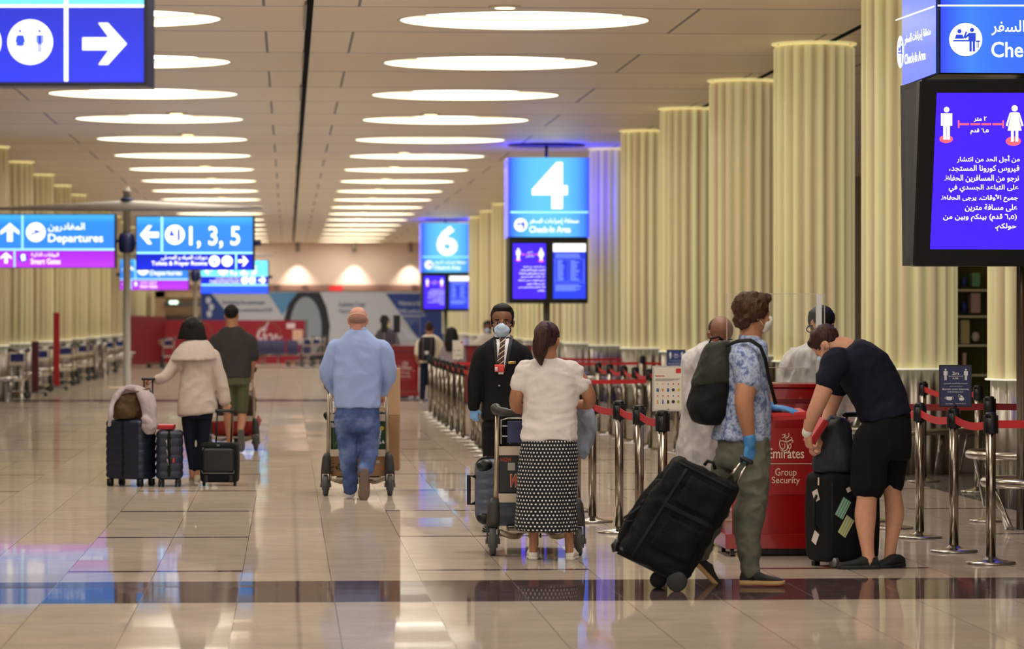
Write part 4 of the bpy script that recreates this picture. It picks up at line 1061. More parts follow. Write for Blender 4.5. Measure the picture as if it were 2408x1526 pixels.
c0, c1 = pt(1092, 812, 64.0), pt(1252, 812, 64.0)
t = thing('service_desk', 'distant red service desk behind the shoulders of the suited person', 'counter', ((c0.x + c1.x) / 2, c0.y + .3, 0))
bm = B(); bx(bm, c0.x, c0.y, .04, c1.x, c0.y + .6, c0.z - .03, .01); obj('body', bm, RED_C, t, False)
bm = B(); bx(bm, c0.x - .03, c0.y - .03, c0.z - .03, c1.x + .03, c0.y + .63, c0.z, .006); obj('worktop', bm, RED_D, t, False)
bm = B(); bx(bm, c0.x + .05, c0.y + .05, 0, c1.x - .05, c0.y + .55, .045); obj('plinth', bm, BLACK_P, t, False)
# ---- luggage trolleys (local: x right, y away from the pusher, z up)
ALU = mat('trolley_alu', (188, 172, 150), .35, .75); ALU_P = mat('trolley_plate', (196, 182, 164), .45, .45); FORK = mat('trolley_grey', (58, 54, 52), .5); TYRE = mat('tyre', (74, 74, 74), .6); HUBM = mat('wheel_hub', (120, 118, 114), .45, .4)
WIRE = mat('basket_wire', (206, 202, 196), .2, 1); AD_BLUE = mat('basket_panel', (30, 36, 96), .35)
def build_trolley():
    t = thing('luggage_trolley', '', 'luggage trolley', (0, 0, 0))
    for s in (-1, 1):
        bm = B(); loft(bm, [sring(V((s * .272, -.005, .30)), V((.017, 0, 0)), V((0, .026, 0)), 12, 4), sring(V((s * .262, -.03, .99)), V((.014, 0, 0)), V((0, .022, 0)), 12, 4)]); obj('upright', bm, ALU, t)
        bm = B(); loft(bm, [sring(V((s * .29, -.004, .20)), V((.046, 0, 0)), V((0, .05, 0)), 16, 3), sring(V((s * .288, -.002, .26)), V((.045, 0, 0)), V((0, .05, 0)), 16, 3), sring(V((s * .284, 0, .35)), V((.038, 0, 0)), V((0, .044, 0)), 16, 3), sring(V((s * .276, -.003, .39)), V((.026, 0, 0)), V((0, .034, 0)), 16, 3)])
        for o in (-.037, .037): box(bm, (s * .292 + o, -.01, .15), (.012, .05, .13), None, .003)
        fk = obj('wheel_fork', bm, FORK, t)
        bm = B(); loft(bm, [sring(V((s * .292 + o, -.01, .098)), V((0, r, 0)), V((0, 0, r)), 28, 2) for o, r in ((-.024, .084), (-.018, .097), (.018, .097), (.024, .084))]); wh = obj('wheel', bm, TYRE, t)
        bm = B(); loft(bm, [sring(V((s * .292 + o, -.01, .098)), V((0, .045, 0)), V((0, 0, .045)), 20, 2) for o in (-.034, .034)]); loft(bm, [sring(V((s * .292 + o, -.01, .098)), V((0, .02, 0)), V((0, 0, .02)), 12, 2) for o in (-.05, .05)]); obj('hub', bm, HUBM, wh)
        bm = B(); tube(bm, curve([(s * .25, 0, .16), (s * .17, .02, .13), (s * .12, .12, .125), (s * .10, .45, .125), (s * .06, .78, .13)], 6), .02, 10); obj('base_tube', bm, ALU, t)
        bm = B(); tube(bm, curve([(s * .262, -.03, .985), (s * .272, -.06, 1.0), (s * .25, -.10, .985), (s * .2, -.115, .975), (s * .12, -.115, .975)], 5), [.036] * 8 + [.03] * 8 + [.024] * 5, 12, True); obj('grip', bm, FORK, t)
    bm = B(); tube(bm, [(-.14, -.115, .975), (.14, -.115, .975)], .015, 10); obj('handle_bar', bm, WIRE, t)
    for z, h in ((.71, .062), (.39, .062)):
        bm = B(); bx(bm, -.258, -.018, z - h / 2, .258, .012, z + h / 2, .005); obj('cross_plate', bm, ALU_P, t, False)
    bm = B(); bx(bm, -.2, .03, .15, .2, .8, .165, .004)
    for i in range(5): bx(bm, -.2 + i * .098, .03, .163, -.19 + i * .098, .8, .172)
    obj('platform', bm, ALU_P, t, False)
    bm = B(); loft(bm, [sring(V((o, .82, .08)), V((0, r, 0)), V((0, 0, r)), 24, 2) for o, r in ((-.024, .066), (-.018, .08), (.018, .08), (.024, .066))]); fw = obj('front_wheel', bm, TYRE, t)
    bm = B(); bx(bm, -.045, .78, .07, -.032, .86, .19); bx(bm, .032, .78, .07, .045, .86, .19); bx(bm, -.045, .78, .155, .045, .86, .19); obj('front_fork', bm, FORK, t, False)
    bm = B(); Wp = [(-.235, .0, .76), (-.235, .22, .80), (.235, .22, .80), (.235, 0, .76)]
    for zz in (0, .07, .14): tube(bm, [V(p) + V((0, 0, zz)) for p in Wp], .0045, 6)
    for i in range(9):
        x = -.235 + i * .05875; tube(bm, [(x, .0, .76), (x, .22, .80), (x, .23, .95)], .003, 6)
    tube(bm, [(-.235, .0, .76), (-.235, -.01, .92), (-.19, -.01, .93)], .006, 6); tube(bm, [(.235, .0, .76), (.235, -.01, .92), (.19, -.01, .93)], .006, 6); tube(bm, [(-.19, -.01, .93), (.19, -.01, .93)], .006, 6)
    obj('basket', bm, WIRE, t)
    bm = B(); bx(bm, -.195, -.006, .765, .195, .0, .912, .002); obj('basket_panel', bm, AD_BLUE, t, False)
    return t
TROLLEYS = []
tp = build_trolley(); TT = tree_of(tp)
def trolley(base, yaw, lab, grp='luggage trolleys being pushed'):
    if not TROLLEYS: o = tp; o.location = base; o.rotation_euler.z = yaw; o['label'] = lab; o['group'] = grp
    else: o = dup(tp, base, lab, grp, yaw, TT)
    TROLLEYS.append(o); return o
def on(base, yaw):
    R = M.Rotation(yaw, 3, 'Z'); b = V(base); b.z = 0
    return lambda x, y, z: b + R @ V((x, y, z))
T1 = gp(1260, 1305); T1.x = gp(1260, 1305).x
T1b, T1y = gp(1260, 1306), -TH
T2b, T2y = gp(841.5, 1166), -TH
T3b, T3y = gp(546, 1059), -TH
trolley(T1b, T1y, 'luggage trolley in front of the woman in the polka dot skirt')
trolley(T2b, T2y, 'luggage trolley loaded with cartons pushed by the man in the blue shirt')
trolley(T3b, T3y, 'luggage trolley with a red bag pushed by the man in olive shorts')

# ---- far end of the hall
def board(f, pts, m, bm=None, e=0): pass
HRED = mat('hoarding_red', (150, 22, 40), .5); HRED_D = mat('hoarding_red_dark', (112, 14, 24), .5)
def hoarding():
    D = 124.0; y0 = pt(500, 800, D).y; f = Face((0, y0, 0), FRONT); s = F / D
    xa, xb = pt(388, 0, D).x, pt(716, 0, D).x; zt = CH - (753 - HZ) / s
    t = thing('hoarding', 'low red hoarding with white calligraphy across the far hall', 'hoarding', ((xa + xb) / 2, y0 + .5, 0))
    bm = B(); bx(bm, xa, y0, 0, xb, y0 + .12, zt); fr_ = obj('front_panel', bm, HRED, t, False)
    bm = B(); xl = pt(306, 0, 120).x; yl = pt(306, 0, 120).y
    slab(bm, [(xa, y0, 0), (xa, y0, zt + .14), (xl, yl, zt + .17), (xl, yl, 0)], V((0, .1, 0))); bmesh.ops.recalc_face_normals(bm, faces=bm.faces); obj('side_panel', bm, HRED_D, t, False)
    bm = B(); bx(bm, xb, y0 - .02, 0, xb + .12, y0 + .14, zt + .02); obj('end_post', bm, GREY_P, t, False)
    wb = B(); SW = [([(.55, .0), (.45, .22), (.28, .34), (.2, .62), (.34, .7), (.4, .42)], .07), ([(.22, .3), (.38, .36), (.5, .3)], .06), ([(.4, .42), (.46, .66), (.36, .92), (.1, .98)], .07), ([(.5, .6), (.62, .5), (.66, .66), (.54, .7)], .06), ([(.54, .7), (.72, .68), (.8, .5), (.84, .66), (1.0, .6)], .065), ([(.7, .84), (.86, .8)], .05)]
    put_strokes(wb, f, 592, 756, 664, 815, SW, .01); put_rect(wb, f, 674, 760, 694, 772, .01); obj('calligraphy', wb, mat('print_pink_white', (232, 206, 206), .6), fr_, False)
    ob = B(); put_ring(ob, f, 632, 786, 27, 30, .008, 40); put_ring(ob, f, 470, 786, 27, 30, .008, 40); obj('gold_ring', ob, mat('print_gold', (150, 70, 40), .5), fr_, False)
    pb = B(); put_rect(pb, f, 688, 775, 712, 810, .01); obj('poster', pb, mat('poster_peach', (226, 180, 150), .6), fr_, False)
hoarding()
def ad_wall():
    D = 132.0; y0 = pt(700, 750, D).y; f = Face((0, y0, 0), FRONT); s = F / D
    xa, xb = pt(472, 0, D).x, pt(1042, 0, D).x; zt = CH - (686 - HZ) / s
    t = thing('advertising_wall', 'long blue and white advertising wall with a black arch at the far end', 'advertising wall', ((xa + xb) / 2, y0 + .1, 0))
    bm = B(); bx(bm, xa, y0, 0, xb, y0 + .2, zt); pnl = obj('panel', bm, mat('ad_white', (196, 200, 204), .5), t, False)
    nb = B(); put_poly(nb, f, [(472, 690), (497, 690), (548, 752), (548, 850), (472, 850)], .01); obj('navy_shape', nb, mat('ad_navy', (38, 66, 136), .5), pnl, False); nb = B(); put_poly(nb, f, [(907, 690), (1042, 690), (1042, 850), (995, 850), (985, 800)], .01); obj('navy_shape', nb, mat('ad_navy', (38, 66, 136), .5), pnl, False)
    sb = B(); put_poly(sb, f, [(630, 688), (700, 687), (664, 742)], .012); obj('sky_shape', sb, mat('ad_sky', (92, 148, 190), .5), pnl, False)
    kb = B()
    O = [(678, 690), (742, 690), (760, 720), (775, 770), (770, 820), (750, 850), (690, 850), (670, 820), (660, 770), (668, 730)]
    put_poly(kb, f, [(700, 687), (752, 687), (768, 722), (776, 765), (772, 810), (758, 850), (676, 850), (668, 812), (664, 765), (678, 715)], .014); obj('black_arch', kb, mat('ad_black', (32, 36, 42), .4), pnl, False)
    gb = B(); put_disc(gb, f, 719, 772, 37, 74, .018); obj('grey_oval', gb, mat('ad_grey', (150, 160, 166), .5), pnl, False)
    tb = B(); put_text(tb, f, 'Sanitising the passenger', 524, 706, 624, 718, .01, .014); put_text(tb, f, 'experience, everywhere at DXB', 530, 724, 640, 736, .01, .014); put_text(tb, f, 'Authentic Travel', 796, 710, 858, 721, .01, .014); put_text(tb, f, 'Experience', 798, 727, 842, 738, .01, .014); obj('dark_lettering', tb, mat('ad_text', (60, 78, 120), .6), pnl, False)
    wb = B(); put_text(wb, f, 'Welcome to the', 937, 707, 990, 718, .01, .016); put_text(wb, f, 'DXB authority', 936, 727, 998, 738, .01, .016); put_rect(wb, f, 936, 741, 1000, 743, .016)
    for (x_, y_) in ((490, 706), (497, 722), (492, 738)): put_disc(wb, f, x_, y_, 6, 8, .016, 14)
    put_poly(wb, f, [(940, 770), (955, 772), (990, 800), (960, 800)], .016); obj('white_lettering', wb, mat('ad_text_white', (206, 212, 224), .6), pnl, False)
ad_wall()
# shop front zone behind the hoarding at left and the rose beam above the wall
t = thing('shop_kiosk', 'dim beige kiosk with dark opening left behind the red hoarding', 'kiosk', pt(400, 752, 136) - V((0, 0, 1.6)))
Dk = 136.0; f = Face(pt(400, 752, Dk), FRONT); y0 = f.o.y
bm = B(); a, b = pt(364, 690, Dk), pt(476, 860, Dk); bx(bm, a.x, y0 + .3, 0, b.x, y0 + 1.2, 2.75); bx(bm, a.x, y0, 0, pt(388, 0, Dk).x, y0 + .3, 2.75); bx(bm, a.x, y0, pt(0, 700, Dk).z, b.x, y0 + .3, 2.75); kk = obj('shell', bm, mat('kiosk_beige', (186, 154, 118), .7), t, False)
bm = B(); bx(bm, pt(390, 0, Dk).x, y0 + .05, .0, b.x - .1, y0 + .29, pt(0, 742, Dk).z); obj('counter', bm, mat('kiosk_dark', (78, 54, 46), .6), t, False)
bm = B(); bx(bm, pt(388, 0, Dk).x, y0 - .1, pt(0, 720, Dk).z, b.x, y0 + .05, pt(0, 711, Dk).z); obj('awning', bm, mat('kiosk_grey', (78, 80, 80), .6), t, False)
bm = B(); q = pt(406, 711, Dk); ell(bm, V((q.x - .04, y0 - .15, q.z)), (.1, .04, .07)); ell(bm, V((q.x + .12, y0 - .15, q.z)), (.1, .04, .07)); obj('lamp', bm, glow('exit_lamp', (220, 255, 235), 1.6), t)
bm = B(); f2 = Face((0, YEND - .3, 0), FRONT); q0, q1 = f2.hit(774, 672), f2.hit(806, 684); bx(bm, q0.x, YEND - .19, q1.z, q1.x, YEND - .135, q0.z)
tag(obj('shop_sign', bm, mat('far_sign_red', (206, 40, 44), .5, emit=.25, ecol=(206, 40, 44), sample=False), None, False), 'small red shop sign high above the advertising wall', 'sign')
bm = B()
for px in (650, 717, 975, 1000):
    q = f2.hit(px, 680); bx(bm, q.x - .12, YEND - .25, q.z - .25, q.x + .12, YEND - .15, q.z + .2)
struct('trim_7', bm, mat('far_brown', (104, 74, 66), .7))

# ---- left side furniture
def bin_pair(lab, px, D, w, h):
    p = xy(pxX(px, D), D); r = w / 2
    t = thing('litter_bin', lab, 'litter bin', p, 'steel litter bins at the left')
    for i, dx in enumerate((-r * .55, r * .55)):
        bm = B(); lathe(bm, [(r * .5, 0), (r * .5, h - .03), (r * .46, h)], p + V((dx, 0, 0)), 24); obj('drum', bm, STEEL, t)
        bm = B(); lathe(bm, [(r * .42, h), (r * .36, h + .012), (r * .1, h + .02)], p + V((dx, 0, 0)), 24); obj('lid', bm, CHROME, t)
bin_pair('near pair of steel drum bins at the left edge', 37, 69.6, .34, .94)
bin_pair('farther pair of steel drum bins left of the grey sign post', 236, 93.6, .36, .96)
def totem(lab, px, D, h, w_, m):
    p = xy(pxX(px, D), D); hw = w_ / 2
    t = thing('totem', lab, 'totem', p, 'red totems at the left')
    bm = B(); bx(bm, p.x - hw, p.y - .06, .09, p.x + hw, p.y + .06, h, .01); obj('panel', bm, m, t, False)
    bm = B(); bx(bm, p.x - .26, p.y - .2, .06, p.x + .26, p.y + .2, .095, .01); fb = obj('foot', bm, GREY_P, t, False)
    for sx in (-1, 1):
        for sy in (-1, 1):
            bm = B(); q = p + V((sx * .22, sy * .16, .035)); loft(bm, [sring(q + V((o, 0, 0)), V((0, .035, 0)), V((0, 0, .035)), 14, 2) for o in (-.02, .02)]); obj('wheel', bm, BLACK_P, t)
totem('bright red upright totem on wheels at the left', 134, 77.5, 1.765, .14, mat('totem_red', (168, 20, 24), .4))
totem('dark red totem standing left behind the parked trolleys', 84, 71.2, 1.15, .15, mat('totem_dark', (86, 30, 34), .5))
left_t = [(-5.45, 68.6), (-5.45, 75.4), (-5.4, 82.4), (-5.4, 84.2), (-5.4, 88.8), (-5.35, 90.6), (-5.4, 96.0), (-5.4, 97.6), (-5.4, 102.6), (-5.4, 109.0)]
for i, (X, D) in enumerate(left_t):
    trolley(xy(X, D), .9, 'parked empty luggage trolley by the left columns, %s from the near end' % ORD[i], 'parked luggage trolleys at the left')
# long benches of the far left bays
def bench(lab, p, L, yaw, n):
    t = thing('seat_bench', lab, 'bench', p, 'far waiting benches'); T = on(p, yaw); SEATM = mat('bench_navy', (62, 58, 92), .5)
    bm = B(); tube(bm, [T(-L / 2, 0, .36), T(L / 2, 0, .36)], .03, 8); obj('beam', bm, STEEL, t)
    for i in range(n):
        x = -L / 2 + (i + .5) * L / n; w_ = L / n * .44; R = M.Rotation(yaw, 3, 'Z')
        bm = B(); box(bm, T(x, 0, .42), (w_ * 2, .46, .05), R, .015); box(bm, T(x, .22, .66), (w_ * 2, .05, .44), R @ M.Rotation(-.15, 3, 'X'), .015); obj('seat', bm, SEATM, t)
    for x in (-L / 2 + .2, L / 2 - .2):
        bm = B(); tube(bm, [T(x, -.25, .015), T(x, 0, .06), T(x, .25, .015)], .02, 8); tube(bm, [T(x, 0, .05), T(x, 0, .36)], .025, 8); obj('leg', bm, STEEL, t)
bench('row of dark seats before the red hoarding, right part', gp(672, 858), 1.9, 0, 4)
bench('row of dark seats before the red hoarding, left part', gp(634, 859), 1.0, 0, 2)
# parked trolleys before the advertising wall
for i, (px, py) in enumerate(((722, 861), (742, 859), (752, 857), (395, 866))):
    trolley(gp(px, py), .9, ['first parked trolley right of the far dark seats', 'middle parked trolley right of the far dark seats', 'last parked trolley right of the far dark seats', 'lone parked trolley before the dark red hoarding side'][i], 'parked luggage trolleys far away')
# ledge bin behind the brown bag
p = gp(284, 990); D = gd(990); zz = CH - (911 - HZ) * D / F
t = thing('info_stand', 'beige topped stand just left of the brown bag', 'stand', p)
bm = B(); bx(bm, p.x - .2, p.y - .15, zz - .02, p.x + .14, p.y + .15, zz + .008, .004); obj('top', bm, mat('stand_beige', (214, 196, 160), .5), t, False)
bm = B(); bx(bm, p.x - .05, p.y - .05, 0, p.x + .05, p.y + .05, zz - .018); obj('column', bm, GREY_P, t, False)
bm = B(); bx(bm, p.x - .2, p.y - .15, 0, p.x + .16, p.y + .15, .02); obj('base', bm, GREY_P, t, False)

# shop shelves between the two nearest right columns
Ds = 47.0; f = Face(pt(2285, 752, Ds), FRONT); y0 = f.o.y; xa, xb = pt(2235, 0, Ds).x, pt(2420, 0, Ds).x
t = thing('shop_shelf', 'olive green shop shelf between the nearest columns at the right', 'shelf', ((xa + xb) / 2, y0 + .4, 0))
bm = B(); bx(bm, xa, y0 + .5, 0, xb, y0 + .56, 3.2); obj('back_panel', bm, mat('shop_olive', (92, 88, 20), .7), t, False)
bm = B(); bx(bm, xa, y0, 0, xa + .05, y0 + .5, 3.2); obj('side_panel', bm, DIM_M, t, False)
for z_ in (pt(0, 810, Ds).z, pt(0, 742, Ds).z, pt(0, 880, Ds).z, pt(0, 680, Ds).z):
    bm = B(); bx(bm, xa + .05, y0, z_ - .03, xb, y0 + .5, z_); obj('shelf_board', bm, mat('shop_cream', (196, 190, 160), .5), t, False)
def sitem(nm, lab, cat, x0, y0p, x1, y1p, m, rnd=False):
    a, b = pt(x0, y0p, Ds), pt(x1, y1p, Ds); bm = B()
    if rnd: ell(bm, ((a.x + b.x) / 2, y0 + .2, (a.z + b.z) / 2), ((b.x - a.x) / 2, (b.x - a.x) / 2, (a.z - b.z) / 2))
    else: bx(bm, a.x, y0 + .1, b.z, b.x, y0 + .4, a.z, .01)
    tag(obj(nm, bm, m, None, rnd, origin=((a.x + b.x) / 2, y0 + .2, b.z)), lab, cat, 'goods on the shop shelf')
sitem('book', 'green covered book on the top shop shelf', 'book', 2290, 641, 2309, 674, mat('book_green', (110, 160, 120), .5))
sitem('book', 'striped pale book on the shop shelf below the green one', 'book', 2288, 688, 2310, 736, mat('book_pale', (190, 160, 150), .5))
sitem('ball', 'upper blue ball on the shop shelf', 'ball', 2268, 650, 2280, 674, mat('ball_blue', (50, 70, 160), .4), True)
sitem('ball', 'lower blue ball on the shop shelf', 'ball', 2268, 708, 2280, 736, MATS['ball_blue'], True)
sitem('carton', 'cream upright carton on the shop shelf', 'box', 2262, 752, 2284, 809, mat('carton_cream', (190, 180, 130), .6))
sitem('jar', 'round white jar on the middle shop shelf', 'jar', 2291, 780, 2311, 804, mat('jar_white', (216, 212, 204), .5), True)
sitem('bottle', 'pale bottle on the lower shop shelf', 'bottle', 2268, 830, 2276, 874, mat('bottle_pale', (206, 176, 160), .4))
# ================================================================== PEOPLE
from mathutils.bvhtree import BVHTree
SKIN_L = mat('skin_light', (206, 150, 120), .55, var=.06, vscale=30, bump=.15, bscale=200); SKIN_T = mat('skin_tan', (176, 122, 90), .55, var=.07, vscale=30, bump=.15, bscale=200); SKIN_D = mat('skin_brown', (126, 82, 58), .55, var=.08, vscale=30, bump=.15, bscale=200)
SKIN_P = mat('skin_pink', (204, 144, 122), .5, var=.07, vscale=30, bump=.15, bscale=200)
def hair_mat(name, c1, c2, sc=(60, 60, 8)):
    g = NT(name); tc = g.n('TexCoord'); mp = g.n('Mapping'); mp.inputs['Scale'].default_value = sc; g.l(tc.outputs['Object'], mp.inputs[0])
    n = g.noise(mp.outputs[0], 1.6, 5, .6); g.l(g.ramp(n, [(.32, srgb(c1)), (.68, srgb(c2))]), g.b.inputs['Base Color']); g.b.inputs['Roughness'].default_value = .55; g.b.inputs['Specular IOR Level'].default_value = .25
    b = g.n('Bump'); b.inputs['Strength'].default_value = .5; b.inputs['Distance'].default_value = .01; g.l(n, b.inputs['Height']); g.l(b.outputs[0], g.b.inputs['Normal'])
    return g.m
HAIR_K = hair_mat('hair_black', (12, 10, 10), (34, 28, 26)); HAIR_B = hair_mat('hair_brown', (40, 25, 16), (84, 55, 36)); HAIR_DB = hair_mat('hair_dark_brown', (34, 20, 18), (74, 46, 38)); HAIR_S = hair_mat('hair_stubble', (40, 32, 28), (66, 52, 44), (90, 90, 90))
EYE_W = mat('eye_white', (226, 220, 214), .3); EYE_D = mat('eye_dark', (22, 14, 10), .2)
MASK_B = mat('mask_blue', (190, 210, 232), .8, bump=.2, bscale=120); MASK_W = mat('mask_white', (228, 224, 214), .8); MASK_K = mat('mask_black', (22, 22, 26), .8); MASK_Y = mat('mask_yellow', (222, 206, 120), .8)
GLOVE = mat('glove_blue', (70, 140, 206), .45, bump=.3, bscale=50); GLOVE_L = mat('glove_pale_blue', (120, 172, 226), .5, bump=.3, bscale=50)
def fabric(name, c, rough=.85, var=.08, bump=.3, bscale=22, sheen=.0): return mat(name, c, rough, var=var, vscale=7, bump=bump, bscale=bscale, spec=.25, sheen=sheen)

class Fig:
    def __init__(s, label, D, base, cat='person', name='person', group=None):
        s.D = D; s.s = F / D; b = gp(*base) if len(base) == 2 else V(base); s.base = V((pt(base[0], 0, D).x, pt(base[0], 0, D).y, 0))
        s.t = thing(name, label, cat, s.base, group)
    def J(s, px, py, dd=0): return pt(px, py, s.D + dd)
    def sections(s, bm, secs, sc=1.0, k=4, e=2.3, n=36):
        """torso-like loft; section = (xl, yl, xr, yr, half depth in m, depth offset)"""
        L = []
        for q in secs:
            dd = q[5] if len(q) > 5 else 0
            a, b = s.J(q[0], q[1], dd), s.J(q[2], q[3], dd); L.append(((a + b) / 2, (b - a) / 2 * sc, q[4] * sc))
        C = curve([q[0] for q in L], k); U = curve([q[1] for q in L], k); Dp = curve([V((q[2], 0, 0)) for q in L], k)
        loft(bm, [sring(c, u, FW * d.x, n, e) for c, u, d in zip(C, U, Dp)])
    def limb(s, bm, pts, sc=1.0, k=5, add=0, flat=1.0):
        """pts = (px, py, radius in px, depth offset)"""
        P = [s.J(q[0], q[1], q[3] if len(q) > 3 else 0) for q in pts]; R = [q[2] / s.s * sc + add for q in pts]
        C = curve(P, k); RR = [v.x for v in curve([V((r, 0, 0)) for r in R], k)]
        tube(bm, C, RR, 20, True, flat)
    def head(s, bm, px, py, h, yaw, pitch=0, roll=0, dd=0, ears=True, wide=1.0):
        """px, py: middle of the head; h: chin to crown in px; yaw 0 looks away, pi at the camera, pi/2 to the right"""
        s.H = h / s.s; c = s.J(px, py, dd)
        fwd = FW * math.cos(yaw) + RT * math.sin(yaw); rt = RT * math.cos(yaw) - FW * math.sin(yaw)
        R = M((rt, fwd, UP)).transposed()
        R = R @ M.Rotation(-pitch, 3, 'X') @ M.Rotation(roll, 3, 'Y')
        s.hc, s.hR, s.hw = c, R, wide
        s.hell(bm, (0, -.05, .14), (.335, .42, .36)); s.hell(bm, (0, .08, -.14), (.275, .30, .355)); s.hell(bm, (0, .19, -.36), (.16, .15, .13))
        s.hell(bm, (0, .40, -.11), (.055, .085, .12)); s.hell(bm, (0, .435, -.17), (.075, .06, .05)); s.hell(bm, (0, .32, .05), (.2, .075, .05)); s.hell(bm, (0, .37, -.3), (.11, .05, .035))
        for q in (-1, 1):
            s.hell(bm, (q * .17, .24, -.14), (.09, .1, .09))
            if ears: s.hell(bm, (q * .335, -.05, -.06), (.04, .095, .14)); s.hell(bm, (q * .355, -.08, -.02), (.035, .08, .1))
    def hp(s, x, y, z): return s.hc + s.hR @ V((x * s.H * s.hw, y * s.H, z * s.H))
    def hell(s, bm, c, r, rot=None):
        Q = s.hR @ (rot or M.Identity(3)); ell(bm, s.hp(*c), (r[0] * s.H * s.hw, r[1] * s.H, r[2] * s.H), Q, 20, 14)
    def hand(s, bm, wrist, d, palm, thumb=1, L=.185, curl=.5, spread=.0):
        y = d.normalized(); z = (-palm); z = (z - y * z.dot(y)).normalized(); x = y.cross(z); k = L / .185
        def T(a, b, c): return wrist + (x * a + y * b + z * c) * k
        loft(bm, [sring(T(0, q, o), x * (w_ * k), z * (h * k), 16, 2.6) for q, w_, h, o in ((-.03, .026, .019, 0), (0, .028, .018, 0), (.03, .038, .017, 0), (.07, .043, .015, 0), (.1, .040, .0125, -.002), (.108, .033, .009, -.003))])
        for i, (fx, fy, fl) in enumerate(((.032, .094, .070), (.0107, .100, .080), (-.0107, .098, .076), (-.031, .088, .060))):
            a = 0; p = V((fx * thumb, fy, -.002)); pts = [p - V((0, .02, 0)), p]; dirx = spread * (fx / .03) * thumb
            for sg, an in ((.45, 62), (.32, 72), (.25, 48)):
                a += math.radians(an) * curl * (1 + .06 * (i - 1)); p = p + V((dirx * .1, math.cos(a), -math.sin(a))) * fl * sg; pts.append(p)
            tube(bm, [T(*q) for q in pts], [.0098 * k, .0096 * k, .0092 * k, .0086 * k, .0074 * k], 10, True)
        p = V((thumb * .034, .028, -.006)); d1 = V((thumb * .66, .66, -.36)).normalized(); d2 = V((thumb * (.5 - .8 * curl), .8, -.3 - .5 * curl)).normalized()
        tube(bm, [T(*(p - d1 * .02)), T(*p), T(*(p + d1 * .036)), T(*(p + d1 * .036 + d2 * .032))], [.013 * k, .0125 * k, .0108 * k, .0088 * k], 10, True)
        return T(0, .1, -.03)
    def body(s, m, torso, limbs, hands=(), voxel=.0075, neck=None, core=.86):
        bm = s.bm; s.sections(bm, torso, core)
        for l in limbs: s.limb(bm, l)
        if neck: s.limb(bm, neck)
        for h in hands: s.hand(bm, *h)
        bm = remesh(bm, voxel, 3); s.bodyo = obj('body', bm, m, s.t); return s.bodyo
    def cloth(s, name, m, secs=(), limbs=(), voxel=.011, it=5, amp=.005, scale=9, stretch=(1, 1, .45), seed=0, add=0, fine=0, label=None, parent=None, extra=None, keep=True):
        bm = B()
        for q in (secs if secs and isinstance(secs[0], list) else [secs] if secs else []): s.sections(bm, q)
        allx = [(q[0] + q[2]) / 2 for q in (secs or []) if not isinstance(q, list)]; mx = sum(allx) / len(allx) if allx else 0
        for l in limbs:
            if allx and 'rouser' not in name and name not in ('jeans', 'shorts', 'leggings'):
                f_ = l[0]; l = [(f_[0] + (mx - f_[0]) * .34, f_[1] - f_[2] * .12, f_[2] * .66) + ((f_[3] * .6,) if len(f_) > 3 else ())] + list(l)
            s.limb(bm, l, add=add)
        if extra: extra(bm)
        bm = remesh(bm, voxel, it); wrinkle(bm, amp, scale, stretch, seed, fine)
        s.bvh = BVHTree.FromBMesh(bm) if keep else None
        return obj(name, bm, m, parent or s.t, label=label)
    def hair(s, m, parts, voxel=.008, amp=.004, scale=26, stretch=(1, 1, .35), seed=1, extra=None, name='hair', it=2):
        bm = B()
        for c, r in parts: s.hell(bm, c, r)
        if extra: extra(bm)
        bm = remesh(bm, voxel, it); wrinkle(bm, amp, scale, stretch, seed, .3); return obj(name, bm, m, s.t)
    def hpart(s, name, m, parts, voxel=None, parent=None):
        bm = B()
        for c, r in parts: s.hell(bm, c, r)
        if voxel: bm = remesh(bm, voxel, 3)
        return obj(name, bm, m, parent or s.t)
    def eyes(s, brow=None):
        brow = brow or mat('brow', (18, 14, 12), .9, spec=.1)
        for q in (-1, 1):
            e = s.hpart('eye', EYE_W, [((q * .135, .335, -.01), (.05, .03, .022))], parent=s.bodyo)
            s.hpart('iris', EYE_D, [((q * .135, .362, -.01), (.026, .014, .022))], parent=e)
        for q in (-1, 1): s.hpart('eyebrow', brow, [((q * .14, .37, .085), (.085, .03, .018))], parent=s.bodyo)
    def mask(s, m, strap=True):
        bm = B(); s.hell(bm, (0, .24, -.23), (.255, .225, .215)); s.hell(bm, (0, .40, -.15), (.15, .115, .14)); s.hell(bm, (0, .39, -.25), (.17, .10, .13)); s.hell(bm, (0, .22, -.38), (.18, .19, .11)); bm = remesh(bm, .005, 9); o = obj('face_mask', bm, m, s.t)
        if strap:
            for q in (-1, 1):
                bm = B(); tube(bm, [s.hp(q * .2, .22, -.12), s.hp(q * .30, .08, -.06), s.hp(q * .37, -.05, .06)], .0022, 6); tube(bm, [s.hp(q * .19, .2, -.33), s.hp(q * .30, .05, -.22), s.hp(q * .36, -.09, -.12)], .0022, 6); obj('strap', bm, MASK_W, o)
        return o
